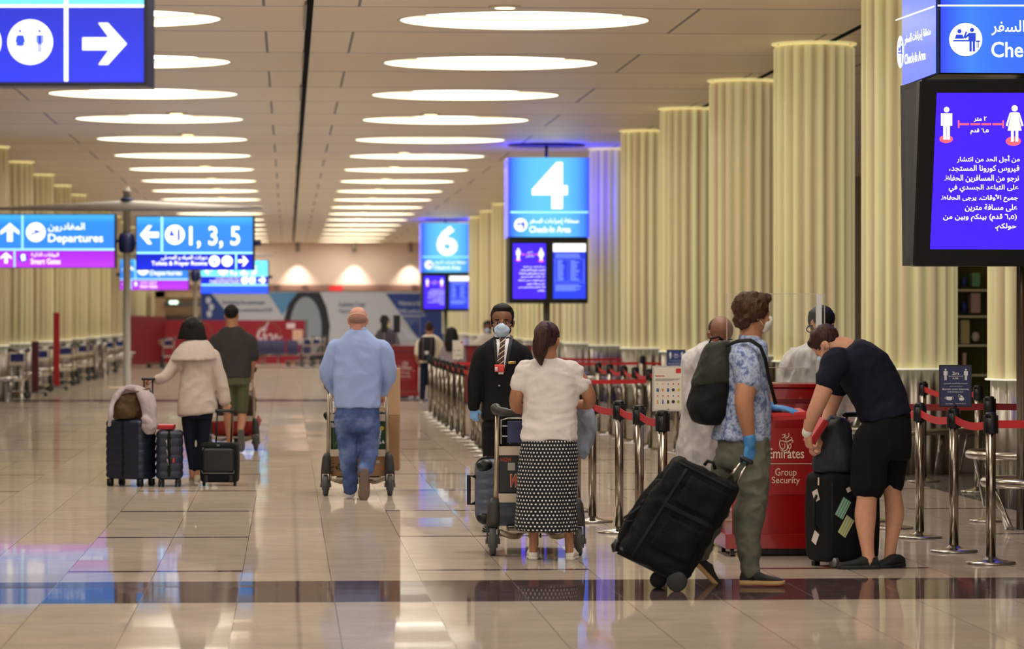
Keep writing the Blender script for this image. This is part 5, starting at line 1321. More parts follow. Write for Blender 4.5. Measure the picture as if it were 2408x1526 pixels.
    def foot(s, heel, d, up, L, mu, ms, upper='shoe', high=1.0, slim=1.0, sole=.026):
        """heel: back lower point of the sole"""
        y = d.normalized(); z = (up - y * up.dot(y)).normalized(); x = y.cross(z); k = L / .28
        def R(t, w_, z0, z1, e=2.6): return sring(heel + y * (t * L) + z * ((z0 + z1) / 2 * k), x * (w_ * k * slim), z * ((z1 - z0) / 2 * k), 20, e)
        bm = B(); h = high
        loft(bm, [R(.015, .024, sole * .8, .05 * h), R(.05, .031, sole * .7, .075 * h), R(.16, .036, sole * .7, .092 * h), R(.30, .039, sole * .7, .098 * h), R(.42, .042, sole * .7, .088), R(.56, .047, sole * .7, .068), R(.72, .051, sole * .7, .056), R(.86, .047, sole * .7, .048), R(.95, .034, sole * .7, .040), R(.985, .02, sole * .8, .033)]); u = obj(upper, bm, mu, s.t)
        bm = B(); loft(bm, [R(0, .022, .003, sole, 4), R(.04, .033, 0, sole, 4), R(.2, .038, 0, sole, 4), R(.45, .038, .002, sole, 4), R(.7, .052, 0, sole, 4), R(.87, .049, .002, sole, 4), R(.97, .034, .008, sole, 4), R(1.0, .018, .012, sole * .95, 4)]); obj('sole', bm, ms, u)
        return u, (lambda a, b, c: heel + x * (a * k) + y * (b * L) + z * (c * k))
    def decal(s, name, quads, m, parent, off=.004, n=6, bvh=None):
        """cloth pieces lying on the garment last built: each quad (4 frame points) is laid onto it along the sight line"""
        bm = B(); bvh = bvh or s.bvh
        for q in quads:
            g = []
            for j in range(n + 1):
                row = []
                for i in range(n + 1):
                    u, v = i / n, j / n
                    x = (q[0][0] * (1 - u) + q[1][0] * u) * (1 - v) + (q[3][0] * (1 - u) + q[2][0] * u) * v
                    y = (q[0][1] * (1 - u) + q[1][1] * u) * (1 - v) + (q[3][1] * (1 - u) + q[2][1] * u) * v
                    d = (FW * F + RT * (x - CX) + UP * (HZ - y)).normalized(); h = bvh.ray_cast(CAM + d * (s.D - 3), d)
                    row.append(bm.verts.new((h[0] - d * off) if h[0] else s.J(x, y)))
                g.append(row)
            for j in range(n):
                for i in range(n): bm.faces.new((g[j][i], g[j + 1][i], g[j + 1][i + 1], g[j][i + 1]))
        bm = evaluated(bm, [('SOLIDIFY', dict(thickness=.003, offset=0))])
        return obj(name, bm, m, parent)
def W(x, y, z): return (RT * x + FW * y + UP * z)
SHORT = [((0, -.10, .17), (.362, .43, .385))]

# ---------- the walker with the backpack and the leaning duffel
def floral():
    g = NT('floral_blue'); tc = g.n('TexCoord'); v = tc.outputs['Object']
    n1 = g.noise(v, 26, 4, .6); n2 = g.noise(v, 60, 2)
    c = g.ramp(n1, [(.36, srgb((84, 98, 140))), (.47, srgb((142, 156, 190))), (.56, srgb((176, 186, 208))), (.68, srgb((118, 132, 172)))])
    c = g.mix(g.math('MULTIPLY', g.math('GREATER_THAN', n2, .6), .5), c, srgb((70, 80, 122))); g.l(c, g.b.inputs['Base Color']); g.b.inputs['Roughness'].default_value = .85
    b = g.n('Bump'); b.inputs['Strength'].default_value = .3; b.inputs['Distance'].default_value = .01; g.l(g.noise(v, 16, 3), b.inputs['Height']); g.l(b.outputs[0], g.b.inputs['Normal']); return g.m
PACK_O = fabric('pack_olive', (40, 40, 31), .7, .2); PACK_K = fabric('pack_black', (13, 13, 14), .75, .15)
f1 = Fig('person in a blue floral shirt with a dark backpack pulling the leaning black duffel', 20.55, (1760, 1375))
f1.bm = B(); f1.head(f1.bm, 1775, 738, 92, 1.15, .05)
f1.body(SKIN_T, [(1742, 806, 1792, 806, .06), (1716, 826, 1800, 820, .18), (1702, 900, 1806, 900, .15), (1690, 1035, 1805, 1035, .15)],
        [[(1752, 850, 26, -.17), (1756, 900, 25.5, -.21), (1750, 945, 22.5, -.23), (1755, 985, 19, -.22), (1761, 1020, 14.5, -.2), (1763, 1042, 13, -.19)], [(1770, 850, 24, .17), (1790, 915, 20, .2), (1812, 958, 14, .16)],
         [(1756, 1060, 34, -.08), (1762, 1190, 25, -.1), (1757, 1260, 22, -.1), (1764, 1335, 15, -.1), (1768, 1356, 16, -.1)], [(1720, 1060, 34, .08), (1690, 1190, 24, .12), (1645, 1305, 15, .12)]],
        neck=[(1765, 770, 25), (1766, 812, 28)])
bm = B(); f1.limb(bm, [(1762, 1026, 14.5, -.2), (1763, 1044, 14, -.19)]); f1.hand(bm, f1.J(1763, 1044, -.19), W(-.02, .0, -1), W(-.6, .8, 0), -1, .2, 1.0); obj('glove', remesh(bm, .005, 3), GLOVE, f1.t)
bm = B(); f1.limb(bm, [(1806, 952, 14.5, .16), (1814, 960, 13.5, .16)]); f1.hand(bm, f1.J(1812, 958, .13), W(.9, -.3, -.05), W(0, .1, -1), -1, .19, .15); obj('glove', remesh(bm, .005, 3), GLOVE, f1.t)
shirt1 = f1.cloth('shirt', floral(), [(1740, 800, 1797, 800, .075), (1722, 814, 1803, 810, .15), (1708, 838, 1804, 832, .205), (1700, 880, 1806, 875, .2), (1697, 930, 1809, 930, .18), (1688, 985, 1809, 980, .175), (1672, 1032, 1808, 1036, .18)],
        [[(1750, 842, 33, -.15), (1757, 872, 32, -.19), (1760, 897, 31, -.205)], [(1768, 848, 31, .15), (1778, 885, 28, .2)]], amp=.011, seed=2)
f1.cloth('collar', MATS['floral_blue'], [(1738, 786, 1788, 790, .07), (1735, 803, 1795, 806, .08)], amp=.002, voxel=.009, keep=False, parent=shirt1)
f1.cloth('trousers', fabric('olive_grey', (98, 98, 84), .85, .12), [(1690, 1025, 1806, 1028, .165), (1686, 1065, 1808, 1065, .175), (1690, 1095, 1808, 1095, .17)],
        [[(1762, 1085, 44, -.08), (1771, 1150, 36, -.1), (1763, 1205, 34, -.1), (1755, 1255, 30, -.1), (1762, 1305, 25, -.1), (1766, 1338, 22, -.1)], [(1722, 1085, 42, .08), (1700, 1150, 36, .1), (1676, 1215, 30, .12), (1644, 1296, 24, .12)]], amp=.013, scale=9, stretch=(1, 1, 1), seed=3)
f1.cloth('sock', fabric('sock_black', (20, 20, 22)), [], [[(1766, 1332, 18, -.1), (1770, 1356, 18, -.1)]], amp=0, voxel=.008, keep=False)
TAN_S = mat('sole_tan', (186, 146, 96), .7); BLK_S = mat('shoe_black', (22, 22, 24), .7, bump=.3, bscale=150)
f1.foot(f1.J(1738, 1376, -.1), W(1, -.1, 0), UP, .275, BLK_S, TAN_S, high=1.15, slim=.95, sole=.034)
f1.foot(f1.J(1624, 1318, .12), W(.62, .05, -.66), W(.66, 0, .62), .26, BLK_S, TAN_S, high=.8, slim=.95, sole=.034)
f1.hair(HAIR_B, [((0, -.13, .16), (.40, .46, .41)), ((0, -.36, -.12), (.31, .18, .28)), ((.22, -.1, .1), (.2, .3, .3)), ((-.22, -.1, .1), (.2, .3, .3)), ((.03, .15, .40), (.28, .22, .14)), ((-.14, -.2, .38), (.2, .25, .16))], amp=.011, scale=22, stretch=(1, 1, .7), seed=4, voxel=.006)
f1.mask(MASK_W)
bp = Fig('dark olive and black backpack on the back of the person in the floral shirt', 20.55, (1675, 1375), 'backpack', 'backpack'); bp.t.location = f1.J(1675, 905); bp.base = V(bp.t.location)
bodybp = bp.cloth('main_pocket', PACK_K, [(1660, 850, 1722, 832, .13), (1640, 880, 1726, 860, .17), (1620, 930, 1722, 920, .185), (1616, 965, 1712, 975, .185), (1632, 992, 1700, 1003, .16)], amp=.008, scale=8, stretch=(1, 1, 1), seed=5)
bp.cloth('roll_top', PACK_O, [(1668, 806, 1712, 803, .08), (1655, 826, 1720, 818, .13), (1638, 872, 1727, 850, .172), (1624, 908, 1726, 900, .186)], amp=.011, scale=9, stretch=(1, 1, .6), seed=6)
bm = B(); tube(bm, [bp.J(*q) for q in ((1708, 812, -.13), (1735, 802, -.17), (1765, 800, -.21), (1788, 815, -.21), (1800, 845, -.19), (1806, 880, -.2), (1815, 915, -.18), (1824, 950, -.16))], .016, 10, flat=.4); obj('strap', bm, PACK_K, bp.t)
bm = B(); tube(bm, [bp.J(*q) for q in ((1706, 830, .13), (1740, 810, .16), (1775, 815, .18), (1800, 850, .17))], .016, 10, flat=.4); obj('strap', bm, PACK_K, bp.t)
bm = B(); tube(bm, [bp.J(*q) for q in ((1668, 806, 0), (1672, 796, -.02), (1690, 792, 0), (1700, 800, .02))], .006, 8); obj('grab_loop', bm, PACK_K, bp.t)

# ---------- bending person in navy and black shorts
f4 = Fig('person in a navy t-shirt and black shorts bending over the upright black suitcase', 21.95, (2060, 1335))
f4.bm = B(); f4.head(f4.bm, 1944, 812, 84, -1.2, .85)
f4.body(SKIN_L, [(2044, 1005, 2130, 985, .12), (2012, 945, 2120, 912, .15), (1968, 878, 2064, 820, .17), (1968, 838, 2000, 806, .09)],
        [[(1962, 858, 23, -.17), (1944, 900, 21.5, -.21), (1926, 945, 19, -.21), (1908, 985, 16, -.18), (1899, 1016, 11.5, -.15)], [(1990, 870, 22, .18), (1958, 950, 17, .2), (1930, 1030, 11, .1)],
         [(2052, 1060, 28, -.07), (2040, 1150, 26, -.1), (2038, 1175, 24, -.1), (2035, 1215, 25.5, -.09), (2037, 1260, 19, -.1), (2041, 1298, 15, -.1), (2043, 1318, 16, -.1)], [(2098, 1060, 26, .08), (2098, 1150, 22, .12), (2101, 1175, 21.5, .12), (2104, 1212, 22.5, .13), (2098, 1258, 16.5, .12), (2093, 1298, 14, .12), (2092, 1316, 14, .12)]],
        [(f4.J(1899, 1016, -.15), W(.1, .25, -1), W(.9, .4, .1), 1, .185, .8), (f4.J(1930, 1030, .1), W(-.2, -.2, -1), W(-.9, -.4, 0), 1, .185, .8)], neck=[(1960, 812, 26), (1992, 824, 30)])
NAVY_T = fabric('navy_cotton', (21, 23, 40), .9, .1); BLACK_SH = fabric('black_cotton', (11, 11, 14), .9, .1)
f4.cloth('t_shirt', NAVY_T, [(2026, 996, 2143, 968, .18), (2010, 955, 2127, 915, .172), (1986, 914, 2102, 860, .178), (1966, 884, 2070, 820, .2), (1955, 856, 2025, 799, .185), (1972, 836, 2002, 806, .1)],
         [[(1968, 850, 33, -.14), (1952, 878, 29, -.19), (1944, 897, 27, -.205)], [(1992, 862, 30, .15), (1972, 910, 26, .2)]], amp=.008, scale=8, stretch=(1, 1, 1), seed=7)
f4.cloth('shorts', BLACK_SH, [(2032, 985, 2140, 968, .165), (2022, 1010, 2143, 1010, .18), (2008, 1045, 2142, 1050, .185), (2012, 1075, 2140, 1080, .17)],
         [[(2052, 1035, 45, -.07), (2046, 1085, 43, -.08), (2042, 1138, 42, -.09)], [(2098, 1035, 43, .09), (2100, 1085, 34, .1), (2099, 1138, 26, .12)]], amp=.006, scale=8, seed=8)
f4.foot(f4.J(2069, 1339, -.1), W(-1, -.05, 0), UP, .275, BLK_S, BLK_S, high=.95, sole=.034)
f4.foot(f4.J(2124, 1334, .12), W(-.72, -.7, 0), UP, .275, BLK_S, BLK_S, high=.95, sole=.034)
f4.hair(HAIR_DB, [((0, -.09, .18), (.365, .44, .385)), ((0, .2, .36), (.22, .16, .12))], amp=.005, seed=9)
f4.mask(MASK_B)
bm = B(); f4.limb(bm, [(1901, 1008, 12.5, -.155), (1898, 1018, 12.5, -.15)]); obj('wristband', bm, mat('band_white', (230, 220, 214), .6), f4.t)

# ---------- woman in white and a dotted skirt
def dots():
    g = NT('dotted_black'); tc = g.n('TexCoord'); sp = g.n('SeparateXYZ'); g.l(tc.outputs['Object'], sp.inputs[0])
    ang = g.math('ARCTAN2', sp.outputs[0], g.math('MULTIPLY', sp.outputs[1], -1)); u = g.math('MULTIPLY', ang, 7.2); v = g.math('MULTIPLY', sp.outputs[2], 41)
    row = g.math('FLOOR', v); sh = g.math('MULTIPLY', g.math('FRACT', g.math('MULTIPLY', row, .5)), 1)
    fu = g.math('SUBTRACT', g.math('FRACT', g.math('ADD', u, sh)), .5); fv = g.math('SUBTRACT', g.math('FRACT', v), .5)
    d = g.math('SQRT', g.math('ADD', g.math('MULTIPLY', fu, fu), g.math('MULTIPLY', fv, fv)))
    c = g.mix(g.math('LESS_THAN', d, .25), srgb((20, 20, 28)), srgb((214, 212, 210))); g.l(c, g.b.inputs['Base Color']); g.b.inputs['Roughness'].default_value = .85; return g.m
f5 = Fig('person in a white t-shirt and black polka dot skirt with a long dark ponytail', 22.7, (1292, 1316))
f5.bm = B(); f5.head(f5.bm, 1287, 800, 80, .25, .12)
f5.body(SKIN_T, [(1268, 846, 1308, 846, .055), (1240, 862, 1336, 862, .1), (1232, 930, 1352, 930, .11), (1232, 1040, 1350, 1040, .13)],
        [[(1234, 870, 18), (1222, 905, 16.5), (1214, 935, 16, .02), (1216, 957, 14.5, .1), (1240, 964, 10.5, .26)], [(1348, 870, 18), (1373, 905, 17), (1385, 932, 16, .02), (1383, 950, 14, .09), (1356, 950, 10.5, .22)],
         [(1258, 1050, 28), (1257, 1150, 19), (1256, 1220, 15), (1255, 1262, 11), (1254, 1298, 10)], [(1330, 1050, 28), (1334, 1150, 19), (1336, 1220, 15), (1338, 1262, 11), (1339, 1298, 10)]],
        [(f5.J(1240, 964, .26), W(.5, .8, 0), W(.3, 0, -1), 1, .17, .5), (f5.J(1356, 950, .22), W(-.9, .3, .1), W(-.2, .6, -.6), -1, .17, .5)], neck=[(1288, 815, 19), (1289, 852, 22)])
f5.cloth('t_shirt', fabric('white_cotton', (226, 216, 212), .9, .03, .35), [(1264, 842, 1313, 842, .065), (1244, 852, 1334, 852, .095), (1228, 872, 1352, 872, .12), (1229, 905, 1359, 905, .125), (1231, 950, 1359, 950, .125), (1229, 995, 1356, 995, .135), (1225, 1034, 1357, 1034, .15)],
         [[(1238, 868, 22), (1228, 888, 21), (1221, 904, 20)], [(1345, 868, 23), (1360, 888, 21), (1370, 905, 20)]], amp=.011, scale=7, stretch=(.7, 1, 1.7), seed=10)
f5.cloth('skirt', dots(), [(1240, 1018, 1344, 1018, .11), (1228, 1036, 1355, 1036, .138), (1222, 1075, 1357, 1075, .16), (1217, 1150, 1356, 1150, .165), (1212, 1215, 1356, 1215, .18), (1210, 1244, 1358, 1250, .19)], amp=.009, scale=10, stretch=(1, 1, .12), seed=11)
WSH = mat('shoe_white', (226, 218, 206), .6)
f5.foot(f5.J(1254, 1317, -.04), W(.0, 1, 0), UP, .25, WSH, WSH, high=.75, sole=.026); f5.foot(f5.J(1339, 1318, -.04), W(.12, 1, 0), UP, .25, WSH, WSH, high=.75, sole=.026)
f5.hair(HAIR_DB, [((0, -.09, .16), (.375, .44, .395)), ((0, -.3, -.04), (.3, .2, .22))], amp=.003, seed=12, extra=lambda b: f5.limb(b, [(1280, 768, 14, -.09), (1276, 786, 19, -.13), (1271, 815, 18.5, -.14), (1270, 838, 13, -.13), (1273, 856, 4, -.12)]))
f5.mask(MASK_W)

# ---------- suited member of staff
f6 = Fig('person in a black suit, striped tie and blue face mask facing the camera', 25.8, (1180, 1248))
f6.bm = B(); f6.head(f6.bm, 1181, 757, 76, PI + .05, .05)
f6.body(SKIN_D, [(1158, 798, 1204, 798, .06), (1130, 825, 1232, 825, .1), (1142, 900, 1222, 900, .11), (1140, 980, 1224, 980, .12)],
        [[(1132, 835, 16), (1121, 885, 13), (1116, 940, 10.5, -.02), (1114, 958, 9, -.03)], [(1230, 835, 16), (1240, 885, 13), (1244, 940, 10.5, -.02), (1244, 960, 9, -.03)],
         [(1158, 990, 24), (1156, 1100, 17), (1156, 1225, 11)], [(1206, 990, 24), (1208, 1100, 17), (1210, 1225, 11)]], neck=[(1181, 775, 17), (1181, 806, 19)])
for (px, py, th) in ((1114, 956, 1), (1244, 958, -1)):
    bm = B(); f6.limb(bm, [(px, py - 6, 11, -.03), (px, py + 4, 11, -.03)]); f6.hand(bm, f6.J(px, py + 2, -.03), W(0.05 * th, -.1, -1), W(.35 * th, .9, 0), -th, .15, .75); obj('glove', remesh(bm, .0045, 3), GLOVE_L, f6.t)
SUIT = fabric('suit_black', (15, 14, 17), .8, .06, .15)
jac = f6.cloth('jacket', SUIT, [(1160, 792, 1203, 792, .075), (1140, 806, 1222, 806, .115), (1126, 824, 1236, 824, .135), (1130, 860, 1232, 860, .15), (1137, 905, 1226, 905, .145), (1135, 950, 1228, 950, .15), (1132, 987, 1231, 987, .16)],
         [[(1134, 832, 20), (1121, 880, 19, -.01), (1116, 925, 17, -.02), (1114, 956, 14, -.03)], [(1229, 832, 20), (1240, 880, 19, -.01), (1244, 925, 17, -.02), (1245, 956, 14, -.03)]], amp=.003, scale=7, seed=13)
SHIRT_W = fabric('shirt_white', (224, 222, 226), .85, .02)
f6.decal('shirt_front', [((1166, 790), (1199, 788), (1184, 880), (1172, 880))], SHIRT_W, jac, .004, 10)
bm = B(); f6.sections(bm, [(1164, 780, 1199, 780, .068), (1163, 796, 1200, 796, .078)]); obj('shirt_collar', remesh(bm, .006, 2), SHIRT_W, f6.t)
def stripes():
    g = NT('tie_stripes'); tc = g.n('TexCoord'); sp = g.n('SeparateXYZ'); g.l(tc.outputs['Object'], sp.inputs[0])
    t = g.math('FRACT', g.math('MULTIPLY', g.math('ADD', sp.outputs[2], g.math('MULTIPLY', sp.outputs[0], -.8)), 26)); g.l(g.ramp(t, [(0, srgb((74, 26, 34))), (.34, srgb((74, 26, 34))), (.36, srgb((214, 196, 160))), (.52, srgb((214, 196, 160))), (.54, srgb((40, 26, 26))), (1, srgb((40, 26, 26)))]), g.b.inputs['Base Color']); g.b.inputs['Roughness'].default_value = .6
    g.t.nodes[g.t.nodes.find(sp.name)]; 
    for n in g.t.nodes:
        if n.type == 'VALTORGB': n.color_ramp.interpolation = 'CONSTANT'
    return g.m
f6.decal('tie', [((1174, 794), (1190, 794), (1187, 808), (1176, 808)), ((1176, 808), (1187, 808), (1185, 858), (1168, 858))], stripes(), jac, .009, 8)
f6.decal('lapel', [((1159, 792), (1167, 789), (1172, 884), (1164, 850)), ((1200, 787), (1207, 792), (1197, 848), (1183, 884))], mat('lapel_black', (11, 10, 12), .6), jac, .006, 8)
bdg = f6.decal('badge', [((1163, 857), (1186, 857), (1186, 875), (1163, 875))], mat('badge_red', (206, 60, 56), .5), jac, .012, 4)
f6.decal('photo', [((1164, 863), (1170, 863), (1170, 873), (1164, 873))], mat('badge_white', (220, 206, 200), .5), bdg, .015, 2)
f6.decal('name_plate', [((1195, 850), (1213, 849), (1213, 855), (1195, 856))], mat('gold_plate', (206, 172, 96), .35, .6), jac, .008, 3)
f6.decal('button', [((1172, 905), (1176, 905), (1176, 909), (1172, 909))], mat('button_pale', (150, 140, 130), .4), jac, .006, 2)
f6.cloth('trousers', SUIT, [(1140, 975, 1224, 975, .13), (1136, 1005, 1228, 1005, .14)], [[(1159, 1000, 26), (1156, 1080, 21), (1156, 1160, 18), (1157, 1234, 16)], [(1206, 1000, 26), (1208, 1080, 21), (1209, 1160, 18), (1209, 1234, 16)]], amp=.003, seed=14)
SHOE_L = mat('shoe_leather', (16, 15, 15), .3)
f6.foot(f6.J(1157, 1248, .08), W(-.1, -1, 0), UP, .28, SHOE_L, SHOE_L, high=.7); f6.foot(f6.J(1209, 1248, .08), W(.1, -1, 0), UP, .28, SHOE_L, SHOE_L, high=.7)
f6.hair(HAIR_K, [((0, -.13, .21), (.368, .41, .375)), ((0, .07, .43), (.29, .25, .13)), ((.31, .04, .04), (.045, .08, .17)), ((-.31, .04, .04), (.045, .08, .17))], amp=.002, scale=40, stretch=(1, 1, 1), seed=15)
f6.hpart('beard', HAIR_K, [((0, .07, -.24), (.292, .28, .2))], .006)
f6.eyes(); f6.mask(MASK_B)

# ---------- man in the pale blue shirt
JEANS = None
def denim():
    g = NT('denim'); tc = g.n('TexCoord'); v = tc.outputs['Object']; n = g.noise(v, 5, 3); n2 = g.noise(v, 90, 2)
    c = g.ramp(n, [(.36, srgb((50, 66, 112))), (.52, srgb((78, 100, 152))), (.68, srgb((126, 146, 188)))]); c = g.mix(g.math('MULTIPLY', n2, .25), c, srgb((40, 50, 84))); g.l(c, g.b.inputs['Base Color']); g.b.inputs['Roughness'].default_value = .9; return g.m
f7 = Fig('person in a pale blue shirt and jeans with a bald head pushing a loaded trolley', 30.5, (840, 1170))
f7.bm = B(); f7.head(f7.bm, 842, 752, 60, 0.02, .12, wide=1.08)
f7.body(SKIN_P, [(822, 782, 863, 782, .06), (800, 805, 888, 805, .12), (790, 870, 896, 870, .14), (792, 960, 890, 960, .14)],
        [[(790, 822, 15), (774, 865, 13, .03), (772, 890, 11, .12), (785, 922, 8.5, .24)], [(897, 822, 15), (911, 865, 13, .03), (914, 892, 11, .12), (902, 924, 8.5, .24)],
         [(816, 990, 24), (819, 1060, 18), (824, 1150, 9)], [(866, 990, 24), (868, 1055, 18, .04), (858, 1112, 9, -.28)]],
        [(f7.J(785, 922, .24), W(.3, .6, -.6), W(0, -.3, -1), 1, .17, .9), (f7.J(902, 924, .24), W(-.3, .6, -.6), W(0, -.3, -1), -1, .17, .9)], neck=[(842, 765, 19), (842, 788, 21)])
f7.cloth('shirt', fabric('shirt_blue', (160, 180, 228), .85, .03, .3), [(823, 776, 863, 776, .075), (806, 792, 882, 792, .105), (788, 812, 899, 812, .135), (784, 845, 901, 845, .155), (783, 890, 897, 890, .165), (786, 930, 894, 930, .168), (788, 958, 894, 958, .172)],
         [[(790, 820, 21), (775, 855, 19, .01), (770, 880, 17.5, .06), (778, 902, 14.5, .15), (786, 918, 12, .22)], [(898, 820, 21), (911, 855, 19, .01), (914, 882, 17, .06), (908, 905, 14, .15), (902, 921, 12, .22)]], amp=.009, scale=6, stretch=(1, 1, .9), seed=16)
f7.cloth('shirt_collar', MATS['shirt_blue'], [(824, 768, 861, 768, .068), (822, 780, 864, 780, .076)], amp=.001, voxel=.007, keep=False)
f7.cloth('jeans', denim(), [(802, 940, 880, 940, .11), (794, 955, 888, 955, .142), (788, 976, 892, 976, .162), (788, 998, 892, 998, .158), (792, 1016, 889, 1016, .125)],
         [[(814, 990, 28.5), (816, 1015, 26.5), (818, 1050, 22.5), (821, 1100, 19.5), (824, 1148, 17)], [(867, 990, 28), (868, 1015, 26), (868, 1045, 23.5, .02), (866, 1072, 21, -.03), (860, 1106, 16.5, -.22)]], amp=.008, scale=9, stretch=(1, 1, 1.4), seed=17)
RED_S = mat('shoe_red', (96, 26, 34), .8); SOLE_W = mat('sole_white', (220, 216, 212), .6); SOLE_B = mat('sole_brown', (112, 94, 84), .8, bump=.8, bscale=40)
f7.foot(f7.J(824, 1170, -.03), W(-.1, 1, 0), UP, .285, RED_S, SOLE_W, high=.8, sole=.032)
u, FT = f7.foot(f7.J(857, 1102, -.34), W(-.04, .0, -1), W(.12, 1, 0), .285, RED_S, SOLE_B, high=.7, sole=.03)
f7.hair(hair_mat('hair_fringe', (150, 112, 96), (176, 136, 116), (90, 90, 90)), [((0, -.14, .0), (.335, .36, .2))], amp=.0, seed=18)
bm = B(); tube(bm, curve([f7.hp(-.30, .1, -.05), f7.hp(-.36, -.12, .05), f7.hp(-.25, -.42, .16), f7.hp(0, -.49, .2), f7.hp(.25, -.42, .16), f7.hp(.36, -.12, .05), f7.hp(.30, .1, -.05)], 5), .0028, 6); obj('mask_strap', bm, MASK_W, f7.t)
f7.mask(MASK_W, False)

# ---------- woman in the beige coat
f8 = Fig('person in a beige coat with a black bob pulling suitcases away from the camera', 33.0, (460, 1140))
f8.bm = B(); f8.head(f8.bm, 453, 775, 54, 0, .05, ears=False)
f8.body(SKIN_L, [(438, 806, 484, 806, .06), (424, 826, 500, 826, .1), (428, 900, 498, 900, .1), (424, 975, 500, 975, .12)],
        [[(424, 838, 12), (404, 868, 10, -.03), (385, 887, 8.5, -.05), (366, 893, 7, -.06)], [(500, 838, 12), (516, 885, 10), (526, 925, 8.5), (530, 946, 7)],
         [(446, 990, 17), (446, 1040, 11), (450, 1078, 9), (452, 1118, 6.5)], [(478, 990, 18), (476, 1040, 12), (470, 1078, 9), (466, 1120, 6.5)]],
        [(f8.J(366, 893, -.06), W(-1, .1, -.1), W(-.1, 0, -1), -1, .17, .85), (f8.J(530, 946, 0), W(.15, .1, -1), W(-.3, .9, 0), -1, .165, .75)], neck=[(453, 790, 11), (453, 810, 13)], voxel=.0065)
BEIGE = fabric('coat_beige', (196, 180, 168), .9, .03, .3)
f8.cloth('coat', BEIGE, [(438, 803, 484, 803, .07), (424, 820, 498, 820, .115), (424, 850, 506, 848, .125), (425, 885, 502, 885, .125), (422, 925, 506, 922, .145), (419, 955, 510, 950, .155), (418, 978, 512, 970, .16)],
         [[(426, 836, 18), (407, 866, 15, -.03), (388, 886, 13, -.05), (372, 892, 11.5, -.06)], [(498, 838, 18), (515, 882, 15.5), (524, 918, 14), (528, 942, 13)]], amp=.009, scale=6, stretch=(1, 1, .8), seed=19)
f8.cloth('cape_collar', BEIGE, [(434, 799, 486, 799, .085), (424, 808, 495, 808, .115), (410, 828, 507, 827, .15), (401, 848, 515, 846, .175)], amp=.004, seed=20)
f8.cloth('leggings', fabric('navy_leggings', (24, 26, 42), .85), [(426, 965, 502, 965, .12), (427, 985, 500, 985, .125)], [[(445, 988, 18.5), (446, 1040, 12.5), (450, 1075, 10), (452, 1104, 8)], [(479, 988, 19.5), (477, 1040, 14), (471, 1075, 11), (467, 1102, 8.5)]], amp=.001, seed=21)
SH_B = mat('shoe_beige', (196, 176, 146), .8)
f8.foot(f8.J(450, 1137, .02), W(.05, 1, 0), UP, .24, SH_B, SOLE_W, high=.9); f8.foot(f8.J(464, 1139, -.12), W(-.1, .9, .12), UP, .24, SH_B, SOLE_W, high=.9)
f8.hair(HAIR_K, [((0, -.06, .16), (.40, .46, .40))], amp=.003, stretch=(1, 1, .2), seed=22, extra=lambda b: f8.sections(b, [(430, 757, 476, 757, .09), (424, 772, 482, 772, .105), (421, 785, 485, 786, .105), (418, 797, 489, 798, .1)]))

# ---------- man in the charcoal t-shirt and olive shorts
f9 = Fig('person in a charcoal t-shirt and olive shorts pushing a trolley with a red bag', 41.2, (550, 1060))
f9.bm = B(); f9.head(f9.bm, 545, 741, 46, .12, .05)
f9.body(SKIN_T, [(530, 771, 562, 771, .055), (512, 788, 582, 788, .1), (508, 840, 590, 840, .11), (522, 890, 586, 890, .11)],
        [[(510, 802, 10), (503, 838, 9), (500, 860, 8, .03), (506, 884, 6, .2)], [(586, 802, 10.5), (593, 838, 9.5), (592, 860, 8.5, .04), (588, 884, 6.5, .2)],
         [(537, 910, 15), (538, 960, 12), (538, 985, 11.5), (540, 1030, 7.5), (540, 1052, 7)], [(570, 910, 15), (569, 960, 11.5), (569, 985, 10.5, -.03), (565, 1012, 7.5, -.24)]],
        [(f9.J(506, 884, .2), W(.2, .8, -.5), W(0, -.3, -1), 1, .17, .9), (f9.J(588, 884, .2), W(-.2, .8, -.5), W(0, -.3, -1), -1, .17, .9)], neck=[(545, 752, 14), (545, 775, 15.5)], voxel=.0075)
f9.cloth('t_shirt', fabric('charcoal_cotton', (62, 58, 58), .9, .16, .3), [(530, 767, 562, 767, .065), (516, 778, 578, 778, .1), (503, 797, 592, 797, .125), (502, 825, 596, 825, .135), (507, 855, 592, 855, .135), (518, 888, 589, 888, .135)],
         [[(509, 800, 15), (503, 820, 15), (500, 838, 14.5)], [(586, 800, 15.5), (593, 820, 15), (595, 837, 14.5)]], amp=.005, scale=7, seed=23)
f9.cloth('shorts', fabric('olive_cotton', (88, 88, 64), .9, .1, .3), [(520, 882, 588, 882, .125), (522, 905, 588, 905, .135)], [[(538, 905, 17), (537, 940, 15.5), (537, 963, 15)], [(570, 905, 17), (569, 940, 15.5), (569, 963, 15)]], amp=.004, seed=24)
GR_S = mat('shoe_grey', (96, 92, 92), .8)
f9.foot(f9.J(540, 1062, -.03), W(-.05, 1, 0), UP, .27, GR_S, GR_S); f9.foot(f9.J(566, 1010, -.28), W(0, .05, -1), W(.05, 1, .05), .27, GR_S, mat('sole_grey', (88, 84, 84), .85), high=.8)
f9.hair(HAIR_K, SHORT, amp=.002, scale=60, stretch=(1, 1, 1), seed=25); f9.mask(MASK_W)

